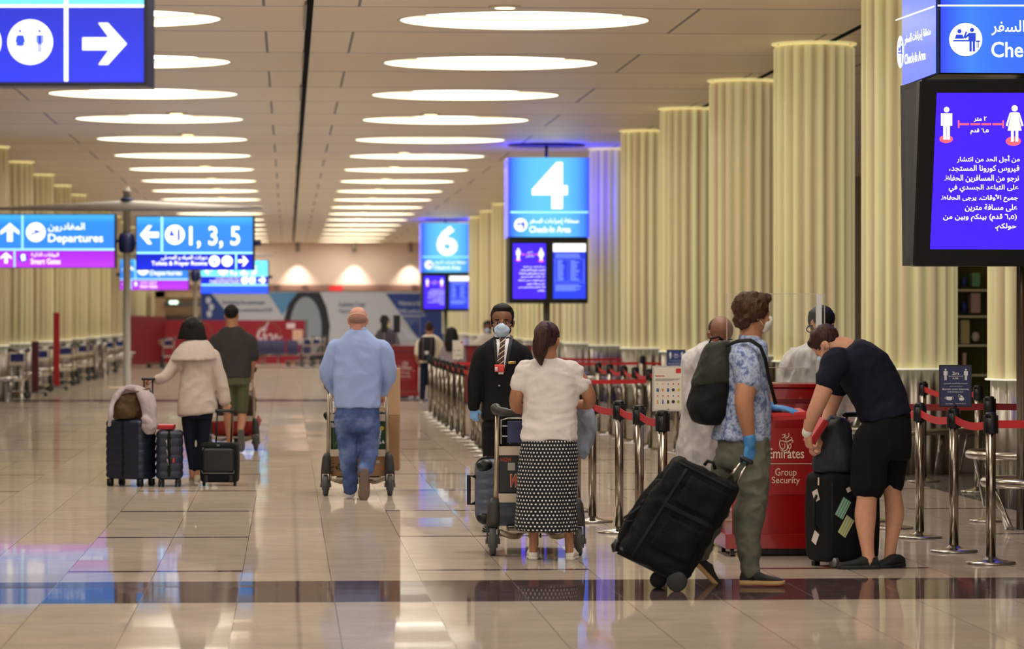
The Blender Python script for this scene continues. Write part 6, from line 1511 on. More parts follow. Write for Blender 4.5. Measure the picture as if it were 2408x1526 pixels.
# ---------- gowned officers at the counter
def gown_mat():
    g = NT('sheer_gown'); tr = g.n('BsdfTransparent'); tr.inputs[0].default_value = (.95, .93, .92, 1); g.b.inputs['Base Color'].default_value = srgb((236, 232, 232)) + (1,); g.b.inputs['Roughness'].default_value = .5
    tc = g.n('TexCoord'); n = g.noise(tc.outputs['Object'], 7, 4, .6); f_ = g.math('ADD', .18, g.math('MULTIPLY', n, .75))
    b = g.n('Bump'); b.inputs['Strength'].default_value = .6; b.inputs['Distance'].default_value = .02; g.l(n, b.inputs['Height']); g.l(b.outputs[0], g.b.inputs['Normal'])
    ms = g.n('MixShader'); g.l(f_, ms.inputs[0]); g.l(tr.outputs[0], ms.inputs[1]); g.l(g.b.outputs[0], ms.inputs[2]); g.l(ms.outputs[0], g.t.nodes['Material Output'].inputs[0]); return g.m
GOWN = gown_mat(); UNI = fabric('uniform_grey', (84, 78, 80), .85); UNI_K = fabric('uniform_dark', (30, 30, 38), .85)
f2 = Fig('officer with a shaved head and black mask in a white gown behind the backpack', 24.2, (1668, 1281), 'person')
f2.bm = B(); f2.head(f2.bm, 1695, 786, 82, PI - .35, .62)
f2.body(SKIN_D, [(1668, 822, 1720, 822, .07), (1636, 842, 1735, 842, .13), (1630, 950, 1730, 950, .14), (1636, 1080, 1728, 1080, .15)],
        [[(1634, 855, 20), (1622, 910, 18, -.03), (1630, 955, 15, -.12), (1668, 972, 11, -.22)], [(1738, 855, 20), (1742, 910, 18, -.03), (1735, 955, 15, -.12), (1712, 972, 11, -.22)], [(1660, 1090, 30), (1658, 1180, 20), (1655, 1263, 12)], [(1706, 1090, 30), (1708, 1180, 20), (1708, 1263, 12)]],
        [(f2.J(1668, 972, -.22), W(.8, -.5, -.1), W(0, 0, -1), 1, .17, .6), (f2.J(1712, 972, -.22), W(-.8, -.5, -.1), W(0, 0, -1), -1, .17, .6)], neck=[(1694, 795, 22), (1690, 830, 25)])
f2.cloth('uniform', UNI, [(1656, 816, 1730, 816, .1), (1630, 840, 1740, 840, .145), (1626, 950, 1736, 950, .155), (1628, 1090, 1734, 1090, .16)], [[(1660, 1085, 32), (1658, 1180, 24), (1656, 1270, 20)], [(1706, 1085, 32), (1708, 1180, 24), (1708, 1270, 20)]], amp=.003, keep=False)
f2.cloth('gown', GOWN, [(1660, 808, 1728, 808, .105), (1622, 832, 1746, 832, .165), (1612, 900, 1748, 900, .185), (1606, 960, 1746, 960, .2), (1598, 1020, 1742, 1020, .22), (1588, 1085, 1738, 1085, .25), (1592, 1130, 1736, 1130, .24)],
         [[(1632, 850, 27), (1616, 905, 26, -.03), (1622, 950, 22, -.12), (1660, 970, 17, -.22)], [(1740, 850, 27), (1746, 905, 26, -.03), (1738, 950, 22, -.12), (1716, 970, 17, -.22)]], amp=.016, scale=9, stretch=(1, 1, .5), seed=26, keep=False)
f2.foot(f2.J(1656, 1281, .06), W(.05, -1, 0), UP, .27, SHOE_L, SHOE_L, high=.7); f2.foot(f2.J(1708, 1281, .06), W(.1, -1, 0), UP, .27, SHOE_L, SHOE_L, high=.7)
f2.hair(HAIR_S, [((0, -.14, .10), (.345, .36, .33)), ((.2, -.1, .05), (.15, .25, .2)), ((-.2, -.1, .05), (.15, .25, .2))], amp=.0, seed=27); f2.eyes(); f2.mask(MASK_K)
f3 = Fig('officer with black hair and glasses in a sheer gown behind the red counter', 24.5, (1930, 1274), 'person')
f3.bm = B(); f3.head(f3.bm, 1930, 766, 80, PI + .55, .22)
f3.body(SKIN_T, [(1908, 812, 1958, 812, .065), (1876, 834, 1978, 834, .12), (1870, 930, 1978, 930, .13), (1874, 1060, 1976, 1060, .13)],
        [[(1874, 848, 18), (1858, 895, 16), (1864, 930, 13, -.1), (1890, 935, 10, -.2)], [(1982, 848, 18), (1996, 900, 16), (1998, 950, 13), (1990, 990, 10, -.03)], [(1896, 1070, 28), (1896, 1260, 13)], [(1954, 1070, 28), (1956, 1260, 13)]],
        [(f3.J(1890, 935, -.2), W(.8, -.5, 0), W(0, 0, -1), 1, .16, .5), (f3.J(1990, 990, -.03), W(-.1, 0, -1), W(-.5, .8, 0), 1, .16, .5)], neck=[(1932, 785, 19), (1933, 820, 22)])
f3.cloth('uniform', UNI_K, [(1900, 806, 1966, 806, .085), (1872, 832, 1984, 832, .13), (1866, 930, 1984, 930, .14), (1870, 1070, 1980, 1070, .14)], [[(1896, 1065, 30), (1896, 1255, 19)], [(1954, 1065, 30), (1956, 1255, 19)], [(1874, 846, 20), (1858, 893, 18)], [(1983, 846, 20), (1996, 898, 18)]], amp=.003, keep=False)
f3.cloth('gown', GOWN, [(1898, 808, 1968, 808, .1), (1866, 828, 1988, 828, .145), (1856, 870, 1990, 870, .16), (1846, 930, 1990, 930, .17), (1846, 1020, 1990, 1020, .19), (1840, 1100, 1992, 1100, .2)],
         [[(1872, 844, 25), (1854, 892, 23), (1862, 928, 19, -.1), (1886, 934, 15, -.2)], [(1984, 844, 25), (1998, 898, 23), (2000, 948, 19), (1992, 980, 15, -.02)]], amp=.016, scale=9, stretch=(1, 1, .6), seed=28, keep=False)
f3.foot(f3.J(1896, 1273, .06), W(0, -1, 0), UP, .27, SHOE_L, SHOE_L, high=.7); f3.foot(f3.J(1956, 1273, .06), W(0, -1, 0), UP, .27, SHOE_L, SHOE_L, high=.7)
f3.hair(HAIR_K, [((0, -.09, .19), (.385, .45, .40)), ((0, .16, .42), (.26, .2, .12))], amp=.004, scale=30, seed=29); f3.eyes(); f3.mask(MASK_K)
bm = B()
for q in (-1, 1):
    c = [f3.hp(q * .15 + .115 * math.cos(a), .41, -.02 + .085 * math.sin(a)) for a in [2 * PI * i / 20 for i in range(21)]]; tube(bm, c, .004, 6); tube(bm, [f3.hp(q * .265, .40, 0), f3.hp(q * .36, .1, .02), f3.hp(q * .37, -.05, 0)], .004, 6)
tube(bm, [f3.hp(-.035, .42, -.01), f3.hp(.035, .42, -.01)], .004, 6); obj('glasses', bm, BLACK_P, f3.t)

# ---------- people farther away
f10 = Fig('distant person in a cream top with a hair bun by the far counter', 66.0, (1003, 946))
f10.bm = B(); f10.head(f10.bm, 1010, 774, 27, .1, .1)
f10.body(SKIN_T, [(1001, 790, 1021, 790, .06), (988, 800, 1033, 800, .1), (990, 850, 1026, 850, .11)], [[(986, 808, 6), (981, 832, 5), (983, 850, 4, .1)], [(1034, 808, 6.5), (1039, 835, 5), (1041, 858, 4.2)], [(996, 860, 8), (994, 900, 6), (992, 934, 4.5)], [(1014, 860, 8), (1013, 900, 6), (1012, 934, 4.5)]],
         [(f10.J(1041, 858), W(.1, 0, -1), W(-1, 0, 0), -1, .17, .5), (f10.J(983, 850, .1), W(.3, .6, -.5), W(0, 0, -1), 1, .17, .5)], neck=[(1010, 780, 8), (1010, 794, 9)], voxel=.0095)
f10.cloth('top', fabric('cream_knit', (232, 218, 190), .9), [(1000, 787, 1021, 787, .075), (986, 798, 1036, 798, .11), (985, 825, 1033, 825, .12), (987, 853, 1028, 853, .125)], [[(987, 807, 8.5), (982, 830, 7.5)], [(1033, 807, 9), (1038, 832, 7.5)]], voxel=.014, keep=False)
f10.cloth('jeans', fabric('navy_denim', (32, 36, 58), .9), [(988, 848, 1027, 848, .12), (988, 862, 1027, 862, .125)], [[(997, 865, 9.5), (995, 900, 8), (993, 934, 6.5)], [(1016, 865, 9.5), (1014, 900, 8), (1012, 934, 6.5)]], voxel=.014, keep=False)
f10.foot(f10.J(993, 946), W(0, 1, 0), UP, .25, SH_B, SOLE_W); f10.foot(f10.J(1012, 946), W(.1, 1, 0), UP, .25, SH_B, SOLE_W)
f10.hair(HAIR_B, SHORT + [((0, -.36, .42), (.2, .2, .2))], amp=.003, voxel=.01, seed=30)
b10 = Fig('distant navy backpack worn by the person with the hair bun', 65.78, (1003, 946), 'backpack', 'backpack'); b10.t.location = b10.J(1003, 820); b10.base = V(b10.t.location)
o = b10.cloth('main_pocket', fabric('pack_navy', (34, 36, 48), .8), [(990, 792, 1022, 792, .07), (984, 806, 1024, 806, .1), (984, 838, 1022, 838, .1), (987, 848, 1020, 848, .08)], voxel=.014, amp=.003)
b10.decal('label', [((999, 826), (1008, 826), (1008, 834), (999, 834))], mat('label_white', (216, 214, 206), .7), o, .006, 2)
for x in (994, 1013): b10.decal('strap', [((x, 796), (x + 3, 796), (x + 1.5, 846), (x - 1.5, 846))], mat('strap_brown', (92, 62, 52), .7), o, .005, 6)
f11 = Fig('distant person with long black hair in a grey top behind the small white notice', 60.0, (1065, 965))
f11.bm = B(); f11.head(f11.bm, 1062, 785, 29, .3, .1)
f11.body(SKIN_T, [(1052, 803, 1074, 803, .06), (1046, 815, 1084, 815, .1), (1046, 868, 1082, 868, .11)], [[(1044, 822, 7), (1040, 848, 5.5), (1044, 868, 4.5, .1)], [(1086, 822, 7), (1090, 848, 5.5), (1084, 868, 4.5, .1)], [(1056, 880, 8), (1056, 950, 5)], [(1075, 880, 8), (1075, 950, 5)]], [(f11.J(1044, 868, .1), W(.3, .5, -.6), W(0, 0, -1), 1, .17, .5), (f11.J(1084, 868, .1), W(-.3, .5, -.6), W(0, 0, -1), -1, .17, .5)], neck=[(1062, 792, 8.5), (1063, 808, 9.5)], voxel=.0095)
f11.cloth('top', fabric('grey_knit', (142, 130, 134), .9), [(1051, 801, 1075, 801, .075), (1042, 813, 1088, 813, .115), (1041, 840, 1086, 840, .12), (1042, 872, 1085, 872, .125)], [[(1044, 822, 9), (1040, 846, 8)], [(1086, 822, 9), (1090, 846, 8)]], voxel=.014, keep=False)
f11.cloth('trousers', UNI_K, [(1044, 868, 1084, 868, .12), (1044, 884, 1084, 884, .125)], [[(1056, 885, 10), (1056, 955, 7)], [(1075, 885, 10), (1075, 955, 7)]], voxel=.014, keep=False)
f11.foot(f11.J(1056, 965), W(0, 1, 0), UP, .25, BLK_S, BLK_S); f11.foot(f11.J(1075, 965), W(0, 1, 0), UP, .25, BLK_S, BLK_S)
f11.hair(HAIR_K, [((0, -.08, .16), (.40, .46, .40))], amp=.004, voxel=.01, seed=31, extra=lambda b: f11.sections(b, [(1051, 773, 1073, 773, .1, -.03), (1047, 790, 1077, 790, .11, -.04), (1045, 810, 1078, 810, .1, -.06), (1049, 826, 1076, 826, .07, -.08)]))
f12 = Fig('distant staff member with a yellow mask behind the far red counter', 70.8, (907, 933), 'person')
f12.bm = B(); f12.head(f12.bm, 906, 759, 27, 2.0, .2)
f12.body(SKIN_T, [(897, 775, 917, 775, .06), (888, 786, 928, 786, .1), (890, 840, 926, 840, .11)], [[(888, 793, 6), (886, 815, 5), (900, 825, 4, -.15)], [(928, 793, 6), (932, 815, 5), (922, 825, 4, -.15)], [(899, 845, 8), (900, 925, 5)], [(917, 845, 8), (917, 925, 5)]], [(f12.J(900, 825, -.15), W(.6, -.6, 0), W(0, 0, -1), 1, .17, .4), (f12.J(922, 825, -.15), W(-.6, -.6, 0), W(0, 0, -1), -1, .17, .4)], neck=[(906, 765, 8), (907, 780, 9)], voxel=.0095)
f12.cloth('uniform', UNI, [(895, 773, 918, 773, .075), (885, 785, 930, 785, .11), (886, 840, 928, 840, .125)], [[(888, 792, 8.5), (885, 813, 7.5), (897, 823, 6, -.12)], [(928, 792, 8.5), (932, 813, 7.5), (924, 823, 6, -.12)]], voxel=.014, keep=False)
f12.cloth('trousers', UNI_K, [(888, 838, 927, 838, .12), (889, 852, 926, 852, .12)], [[(899, 855, 9), (900, 928, 6.5)], [(917, 855, 9), (917, 928, 6.5)]], voxel=.014, keep=False)
f12.foot(f12.J(900, 933), W(.5, -1, 0), UP, .26, BLK_S, BLK_S); f12.foot(f12.J(917, 933), W(.5, -1, 0), UP, .26, BLK_S, BLK_S)
f12.hair(HAIR_K, [((0, -.1, .2), (.38, .45, .40))], voxel=.01, seed=32); f12.mask(MASK_Y)
f13 = Fig('distant staff member with a blue mask just left of the suited person', 66.0, (1146, 946), 'person')
f13.bm = B(); f13.head(f13.bm, 1147, 770, 29, PI, .1)
f13.body(SKIN_D, [(1137, 787, 1158, 787, .06), (1124, 799, 1170, 799, .1), (1128, 862, 1166, 862, .11)], [[(1124, 808, 7), (1120, 835, 6), (1124, 866, 4.5, -.1)], [(1170, 808, 7), (1174, 835, 6), (1170, 866, 4.5, -.1)], [(1138, 870, 9), (1138, 937, 5)], [(1157, 870, 9), (1157, 937, 5)]], [(f13.J(1124, 866, -.1), W(0, -.3, -1), W(1, 0, 0), 1, .17, .4), (f13.J(1170, 866, -.1), W(0, -.3, -1), W(-1, 0, 0), -1, .17, .4)], neck=[(1147, 778, 9), (1147, 792, 10)], voxel=.0095)
f13.cloth('shirt', fabric('pale_uniform', (206, 196, 184), .9), [(1135, 784, 1160, 784, .075), (1122, 797, 1172, 797, .115), (1124, 868, 1170, 868, .125)], [[(1124, 806, 9), (1120, 833, 8), (1123, 856, 7, -.06)], [(1170, 806, 9), (1174, 833, 8), (1171, 856, 7, -.06)]], voxel=.014, keep=False)
f13.cloth('trousers', UNI_K, [(1127, 865, 1167, 865, .12), (1127, 880, 1167, 880, .125)], [[(1138, 882, 10), (1138, 938, 7)], [(1157, 882, 10), (1157, 938, 7)]], voxel=.014, keep=False)
f13.foot(f13.J(1138, 946), W(0, -1, 0), UP, .26, BLK_S, BLK_S); f13.foot(f13.J(1157, 946), W(0, -1, 0), UP, .26, BLK_S, BLK_S)
f13.hair(HAIR_K, [((0, -.1, .2), (.375, .44, .385))], voxel=.01, seed=33); f13.eyes(); f13.mask(MASK_B)
# two black monitors on the far counter
for i, (x0, x1, lab) in enumerate(((896, 911, 'left black monitor on the far red counter'), (925, 941, 'right black monitor on the far red counter'))):
    D = 69.22; a, b = pt(x0, 741, D), pt(x1, 782, D); c = (a + b) / 2; zt = pt(0, 812, 69).z + .003
    t = thing('monitor', lab, 'monitor', (c.x, c.y, zt), 'monitors on the far counter')
    bm = B(); bx(bm, a.x, c.y - .02, b.z, b.x, c.y + .02, a.z, .006); obj('screen', bm, BLACK_P, t, False)
    bm = B(); bx(bm, c.x - .02, c.y - .012, zt + .01, c.x + .02, c.y + .012, b.z + .02); bx(bm, c.x - .08, c.y - .07, zt, c.x + .08, c.y + .07, zt + .012); obj('stand', bm, GREY_P, t, False)
# ================================================================== LUGGAGE AND THINGS CARRIED
def local(base, yaw, tilt=None):
    R = M.Rotation(yaw, 3, 'Z')
    if tilt: R = R @ tilt
    b = V(base); return (lambda x, y, z: b + R @ V((x, y, z))), R
def rrect(T, cx, cy, z, hx, hy, r=.06, n=9, off=0):
    """rounded rectangle ring, corner radius r"""
    out = []
    for (sx, sy, a0) in ((1, 1, 0), (-1, 1, 90), (-1, -1, 180), (1, -1, 270)):
        for i in range(n):
            a = math.radians(a0 + 90 * i / (n - 1)); out.append(T(cx + sx * (hx - r) + (r + off) * math.cos(a), cy + sy * (hy - r) + (r + off) * math.sin(a), z))
    return out
def soft_block(bm, T, hx, hy, z0, z1, r=.05, top=.05, bot=.03, rib=None, n=8, bulge=0):
    rings = []
    N = 60
    for i in range(N + 1):
        z = z0 + (z1 - z0) * i / N; ins = 0
        if z > z1 - top: t = (z - (z1 - top)) / top; ins = top * (1 - math.sqrt(max(0, 1 - t * t)))
        if z < z0 + bot: t = ((z0 + bot) - z) / bot; ins = max(ins, bot * (1 - math.sqrt(max(0, 1 - t * t))))
        b = rib(z) if rib else 0
        if bulge: b += bulge * math.sin(PI * i / N)
        rings.append(rrect(T, 0, 0, z, hx - ins + b, hy - ins + b, max(.012, r - ins * .5), n))
    return loft(bm, rings)
NAVY_HC = mat('hardcase_navy', (30, 34, 54), .42, bump=.1, bscale=300); CASE_K = mat('case_black', (10, 10, 11), .8, spec=.3, bump=.35, bscale=120); ZIP = mat('zip_metal', (150, 146, 140), .35, .8)
def wheels4(T, t, hx, hy, r=.028, m=None):
    for sx in (-1, 1):
        for sy in (-1, 1):
            bm = B(); c = (sx * (hx - .045), sy * (hy - .04))
            for o in (-.016, .016): loft(bm, [[T(c[0] + o + q, c[1] + rr * math.cos(a), r + rr * math.sin(a)) for a in [2 * PI * i / 20 for i in range(20)]] for q, rr in ((-.009, r * .9), (-.006, r), (.006, r), (.009, r * .9))])
            loft(bm, [[T(c[0] + u * .022, c[1] + v * .026, z) for u, v in ((-1, -1), (1, -1), (1, 1), (-1, 1))] for z in (r * 1.2, r * 2.6)]); obj('wheel', bm, m or BLACK_P, t)
def hardcase(name, lab, base, yaw, hx, hy, z1, handle=None, ribs=8, zipx=True):
    T, R = local(base, yaw); t = thing(name, lab, 'suitcase', base); z0 = .07
    P = (z1 - z0) / ribs
    bm = B(); soft_block(bm, T, hx, hy, z0, z1, .055, .05, .04, lambda z: .007 * (abs(math.sin(PI * (z - z0) / P)) ** .6) - .004); sh = obj('shell', bm, NAVY_HC, t)
    bm = B(); soft_block(bm, T, .022, hy + .006, z0 + .012, z1 + .002, .02, .05, .03); obj('zip_band', bm, CASE_K, sh)
    wheels4(T, t, hx, hy)
    bm = B(); tube(bm, [T(-hx - .002, 0, z1 * .66), T(-hx - .02, 0, z1 * .64), T(-hx - .02, 0, z1 * .46), T(-hx - .002, 0, z1 * .44)], .010, 8, flat=1)
    if ribs == 8: obj('side_handle', bm, BLACK_P, t)
    else: bm.free()
    if handle:
        zt, x0, x1, yy = handle; bm = B()
        for x in (x0, x1): tube(bm, [T(x, yy, z1 - .02), T(x, yy, zt)], .009, 8)
        o = obj('pull_bars', bm, mat('bar_black', (26, 26, 28), .35, .4), t)
        bm = B(); tube(bm, [T(x0 - .01, yy, zt), T(x1 + .01, yy, zt)], .015, 10, True); obj('grip', bm, BLACK_P, o)
    return t, T, R
Ds = 32.75; Z = lambda py, D: CH - (py - HZ) * D / F
b1 = gp(308, 1143); b2 = gp(399, 1143)
big, TB, RB = hardcase('suitcase', 'larger ribbed navy hard suitcase under the brown bag', b1, -TH - math.radians(27), .215, .14, Z(985, 32.7), None)
bm = B()
for px in (339, 359): tube(bm, [pt(px, 990, 32.72), pt(px, 893, 32.85)], .009, 8)
o = obj('pull_bars', bm, mat('bar_black', (26, 26, 28), .35, .4), big); bm = B(); tube(bm, [pt(336, 891, 32.86), pt(362, 891, 32.86)], .015, 10, True); obj('grip', bm, BLACK_P, o)
small, TS, RS = hardcase('suitcase', 'smaller ribbed navy hard suitcase with a red box on top', b2, -TH + math.radians(4), .125, .19, Z(1010, 32.7), None, 6)
bm = B()
for k_ in range(3): tube(bm, [pt(391 + k_, 1035 + 22 * k_, 32.5), pt(392 + k_ * 2, 1050 + 22 * k_, 32.49)], .006, 6)
obj('zip_pull', bm, ZIP, small)
bm = B(); bx(bm, *pt(406, 1078, 32.5), *(pt(410, 1088, 32.5) + V((0, .01, 0)))); obj('tag', bm, mat('tag_red', (190, 60, 50), .6), small, False)
RED_B = mat('box_red', (172, 18, 28), .45)
def giftbox(lab, c, R, s, cat='box'):
    t = thing('gift_box', lab, cat, c, 'red flat boxes')
    bm = B(); box(bm, V(c) - R @ V((0, 0, s[2] * .12)), (s[0] * .985, s[1] * .985, s[2] * .74), R, .004); obj('tray', bm, RED_B, t, False)
    bm = B(); box(bm, V(c) + R @ V((0, 0, s[2] * .25)), (s[0], s[1], s[2] * .5), R, .004); obj('lid', bm, mat('box_red_lid', (196, 30, 36), .4), t, False)
    return t
zt = Z(1010, 32.7)
giftbox('red box lying on the smaller navy suitcase', V((*pt(391, 1004, 32.72).xy, zt + .026)), M.Rotation(-TH, 3, 'Z'), (.16, .24, .045))
# brown bag and the knitted jumper
bag = thing('holdall', 'crumpled brown bag lying on the larger navy suitcase', 'bag', pt(300, 985, 32.7))
class _F(Fig):
    def __init__(s, D, t): s.D, s.s, s.t = D, F / D, t; s.base = V(t.location)
fb = _F(32.72, bag)
bo = fb.cloth('body', fabric('brown_canvas', (84, 62, 38), .7, .15), [(283, 925, 322, 925, .05), (274, 935, 330, 936, .1), (266, 960, 334, 958, .14), (266, 978, 331, 980, .135), (274, 986, 326, 987, .11)], amp=.014, scale=10, stretch=(1, 1, .7), seed=41)
bm = B(); tube(bm, [pt(288, 926, 32.66), pt(296, 916, 32.6), pt(322, 921, 32.58), pt(352, 913, 32.64), pt(355, 920, 32.74), pt(330, 928, 32.7)], .01, 8, flat=.5); obj('handle', bm, mat('leather_brown', (92, 50, 34), .5), bag)
jm = thing('jumper', 'lilac grey knitted jumper draped over the brown bag', 'jumper', pt(340, 985, 32.7)); fj = _F(32.72, jm)
KNIT = fabric('lilac_knit', (176, 162, 164), .95, .05, .5, 60)
fj.cloth('knit', KNIT, [[(312, 915, 340, 914, .07, -.04), (324, 932, 362, 930, .075, -.1), (332, 958, 368, 956, .05, -.15), (333, 985, 369, 985, .045, -.17), (334, 1003, 368, 1004, .055, -.18), (341, 1019, 361, 1020, .035, -.18)], [(272, 922, 292, 917, .05, -.05), (258, 948, 272, 950, .03, -.13), (254, 980, 265, 982, .025, -.19), (253, 1003, 262, 1003, .02, -.19)]],
         [[(280, 921, 6, -.05), (300, 916, 9, -.05), (318, 914, 10, -.05), (335, 922, 10, -.06)], [(340, 985, 9, -.21), (352, 994, 7, -.22), (352, 1006, 8, -.22), (362, 1004, 6, -.21)]], voxel=.009, amp=.009, seed=42)
# cabin trolley bag
cb = gp(517, 1142); T, R = local(cb, -TH - .06); t = thing('cabin_bag', 'small black cabin bag on wheels held by the woman in beige', 'suitcase', cb); D_ = gd(1142)
z1 = Z(1040, D_); bm = B(); soft_block(bm, T, .178, .1, .035, z1, .04, .035, .03, bulge=.006); sh = obj('body', bm, CASE_K, t)
bm = B(); soft_block(bm, lambda x, y, z: T(x, y - .1, z), .158, .022, .13, z1 - .05, .03, .03, .03); pk = obj('front_pocket', bm, mat('case_black_sheen', (22, 22, 24), .5, bump=.3, bscale=120), t)
bm = B(); tube(bm, [T(-.158, -.118, .15), T(-.15, -.125, .125), T(.15, -.125, .125), T(.158, -.118, .15)], .004, 6); obj('piping', bm, GREY_P, pk)
bm = B(); box(bm, T(.0, -.105, z1 - .025), (.028, .008, .018), R); obj('logo_plate', bm, GREY_P, t, False)
bm = B(); tube(bm, [T(-.155, -.103, z1 - .075), T(-.145, -.106, z1 - .05)], .005, 6); obj('zip_pull', bm, ZIP, t)
bm = B(); a = pt(510, 1042, D_ + .09); 
for px in (508, 543): tube(bm, [pt(px, 1044, D_ + .08), pt(px + (3 if px < 520 else 3), 968, D_ + .12)], .0085, 8)
o = obj('pull_bars', bm, MATS['bar_black'], t); bm = B(); tube(bm, [pt(508, 966, D_ + .12), pt(548, 966, D_ + .12)], .015, 10, True); obj('grip', bm, BLACK_P, o)
for sx in (-1, 1):
    bm = B(); c = (sx * .15, -.02); loft(bm, [[T(c[0] + q, c[1] + .03 * math.cos(a), .03 + .03 * math.sin(a)) for a in [2 * PI * i / 20 for i in range(20)]] for q in (-.012, .012)]); obj('wheel', bm, BLACK_P, t)
    bm = B(); box(bm, T(sx * .12, -.085, .07), (.045, .05, .07), R, .008); obj('corner_guard', bm, BLACK_P, t)

# the leaning black duffel
Dd = 20.2
dt = thing('wheeled_duffel', 'large black wheeled duffel leaning behind the person in the floral shirt', 'suitcase', gp(1568, 1388)); fd = _F(Dd, dt)
DUF = mat('duffel_black', (9, 9, 10), .85, spec=.25, var=.25, vscale=10, bump=.4, bscale=60); DUF2 = mat('duffel_strap', (17, 17, 18), .7, spec=.3)
# axis: from the wheels up to the top; two edges of the outline in frame pixels
def DP(u, v, dd=0):
    """u 0..1 across (front edge to back edge), v 0..1 from the top down"""
    tl, tr, br, bl = (1590, 1072), (1741, 1148), (1608, 1366), (1452, 1290)
    x = (tl[0] * (1 - u) + tr[0] * u) * (1 - v) + (bl[0] * (1 - u) + br[0] * u) * v
    y = (tl[1] * (1 - u) + tr[1] * u) * (1 - v) + (bl[1] * (1 - u) + br[1] * u) * v
    return pt(x, y, Dd + dd)
bm = B(); rings = []
N = 40
for i in range(N + 1):
    v = i / N; ins = 0
    if v < .06: ins = .05 * (1 - math.sqrt(max(0, 1 - ((.06 - v) / .06) ** 2)))
    if v > .94: ins = .04 * (1 - math.sqrt(max(0, 1 - ((v - .94) / .06) ** 2)))
    a, b = DP(0 + ins - .03 * math.sin(PI * min(1, v * 1.1)), v), DP(1 - ins + .01 * math.sin(PI * v), v)
    rings.append(sring((a + b) / 2, (b - a) / 2, FW * (.17 - ins * .3), 40, 5))
loft(bm, rings); bm = remesh(bm, .011, 3); wrinkle(bm, .013, 7, (1, 1, 1), 51); fd.bvh = BVHTree.FromBMesh(bm); bodyd = obj('body', bm, DUF, dt)
def dq(u0, v0, u1, v1):
    r = []
    for u, v in ((u0, v0), (u1, v0), (u1, v1), (u0, v1)):
        q = DP(u, v) - CAM; dep = q.dot(FW); r.append((CX + F * q.dot(RT) / dep, HZ - F * q.z / dep))
    return r
fd.decal('strap', [dq(.2, .0, .24, 1)], DUF2, bodyd, .006, 12); fd.decal('strap', [dq(.2, .42, .95, .46)], DUF2, bodyd, .006, 12)
fd.decal('side_pocket', [dq(.32, .1, .92, .38)], DUF, bodyd, .012, 10); fd.decal('side_pocket', [dq(.34, .52, .92, .84)], DUF, bodyd, .012, 10)
fd.decal('piping', [dq(.03, .03, .97, .045)], DUF2, bodyd, .007, 12)
fd.cloth('front_pocket', DUF, [], [[(1566, 1120, 14, -.02), (1540, 1160, 22, -.02), (1505, 1212, 26, -.02), (1478, 1258, 22, -.02), (1464, 1284, 12, -.02)]], voxel=.012, amp=.01, scale=9, seed=52, parent=bodyd)
bm = B(); tube(bm, [pt(*q) for q in ((1560, 1128, Dd - .06), (1545, 1130, Dd - .07), (1538, 1142, Dd - .07), (1541, 1152, Dd - .06), (1530, 1166, Dd - .05), (1512, 1178, Dd - .06), (1500, 1192, Dd - .05))], .012, 8, flat=.6); obj('top_handle', bm, DUF2, dt)
bm = B(); tube(bm, [pt(*q) for q in ((1506, 1190, Dd - .08), (1484, 1208, Dd - .09), (1468, 1216, Dd - .09), (1465, 1225, Dd - .09), (1478, 1226, Dd - .09), (1500, 1222, Dd - .08))], .008, 8, flat=.6); obj('side_handle', bm, DUF2, dt)
bm = B(); tube(bm, [pt(*q) for q in ((1656, 1094, Dd), (1664, 1084, Dd), (1678, 1088, Dd), (1682, 1104, Dd))], .011, 8); obj('carry_loop', bm, DUF2, dt)
bm = B()
for o_ in (0, 19): tube(bm, [pt(1712 + o_, 1128 + o_ * .45, Dd + .02), pt(1749 + o_ * .6, 1078 + o_ * .35, Dd + .05)], .0085, 8)
o = obj('pull_bars', bm, STEEL, dt); bm = B(); tube(bm, [pt(1745, 1077, Dd + .04), pt(1766, 1087, Dd + .04)], .015, 10, True); obj('grip', bm, BLACK_P, o)
bm = B(); slab(bm, [DP(.0, .95, -.15), DP(.98, .95, -.15), DP(.98, .95, .15), DP(.0, .95, .15)], (DP(.5, 1.045) - DP(.5, .95))); bmesh.ops.recalc_face_normals(bm, faces=bm.faces); bmesh.ops.bevel(bm, geom=list(bm.edges), offset=.012, segments=2, affect='EDGES'); obj('base_tray', bm, BLACK_P, dt)
bm = B(); tube(bm, [DP(-.05, .93, -.13), DP(-.06, .99, -.13), DP(.0, 1.03, -.13)], .02, 8); tube(bm, [DP(-.05, .93, .13), DP(-.06, .99, .13), DP(.0, 1.03, .13)], .02, 8); obj('kick_stand', bm, BLACK_P, dt)
for (px, py, dd, r) in ((1592, 1368, -.16, 24), (1548, 1367, .12, 20)):
    bm = B(); c = pt(px, py, Dd + dd); rr = r / (F / Dd); c.z = max(c.z, rr * .98); n = FW * .97 + RT * .1
    n.normalize(); u = n.cross(UP).normalized(); loft(bm, [sring(c + n * q, u * k_, UP * k_, 28, 2) for q, k_ in ((-.022, rr * .8), (-.016, rr), (.016, rr), (.022, rr * .8))]); obj('wheel', bm, RUBBER, dt)
# red boxes at the counter
giftbox('red box on the gloved hand before the counter', pt(1848, 975, 20.7), M.Rotation(-TH + .12, 3, 'Z') @ M.Rotation(-.06, 3, 'Y') @ M.Rotation(.09, 3, 'X'), (.215, .19, .048))
giftbox('red box held low and tilted by the bending person', pt(1919, 1014, 21.98), M.Rotation(-TH, 3, 'Z') @ M.Rotation(math.radians(-56), 3, 'Y') @ M.Rotation(.2, 3, 'X'), (.185, .14, .045))

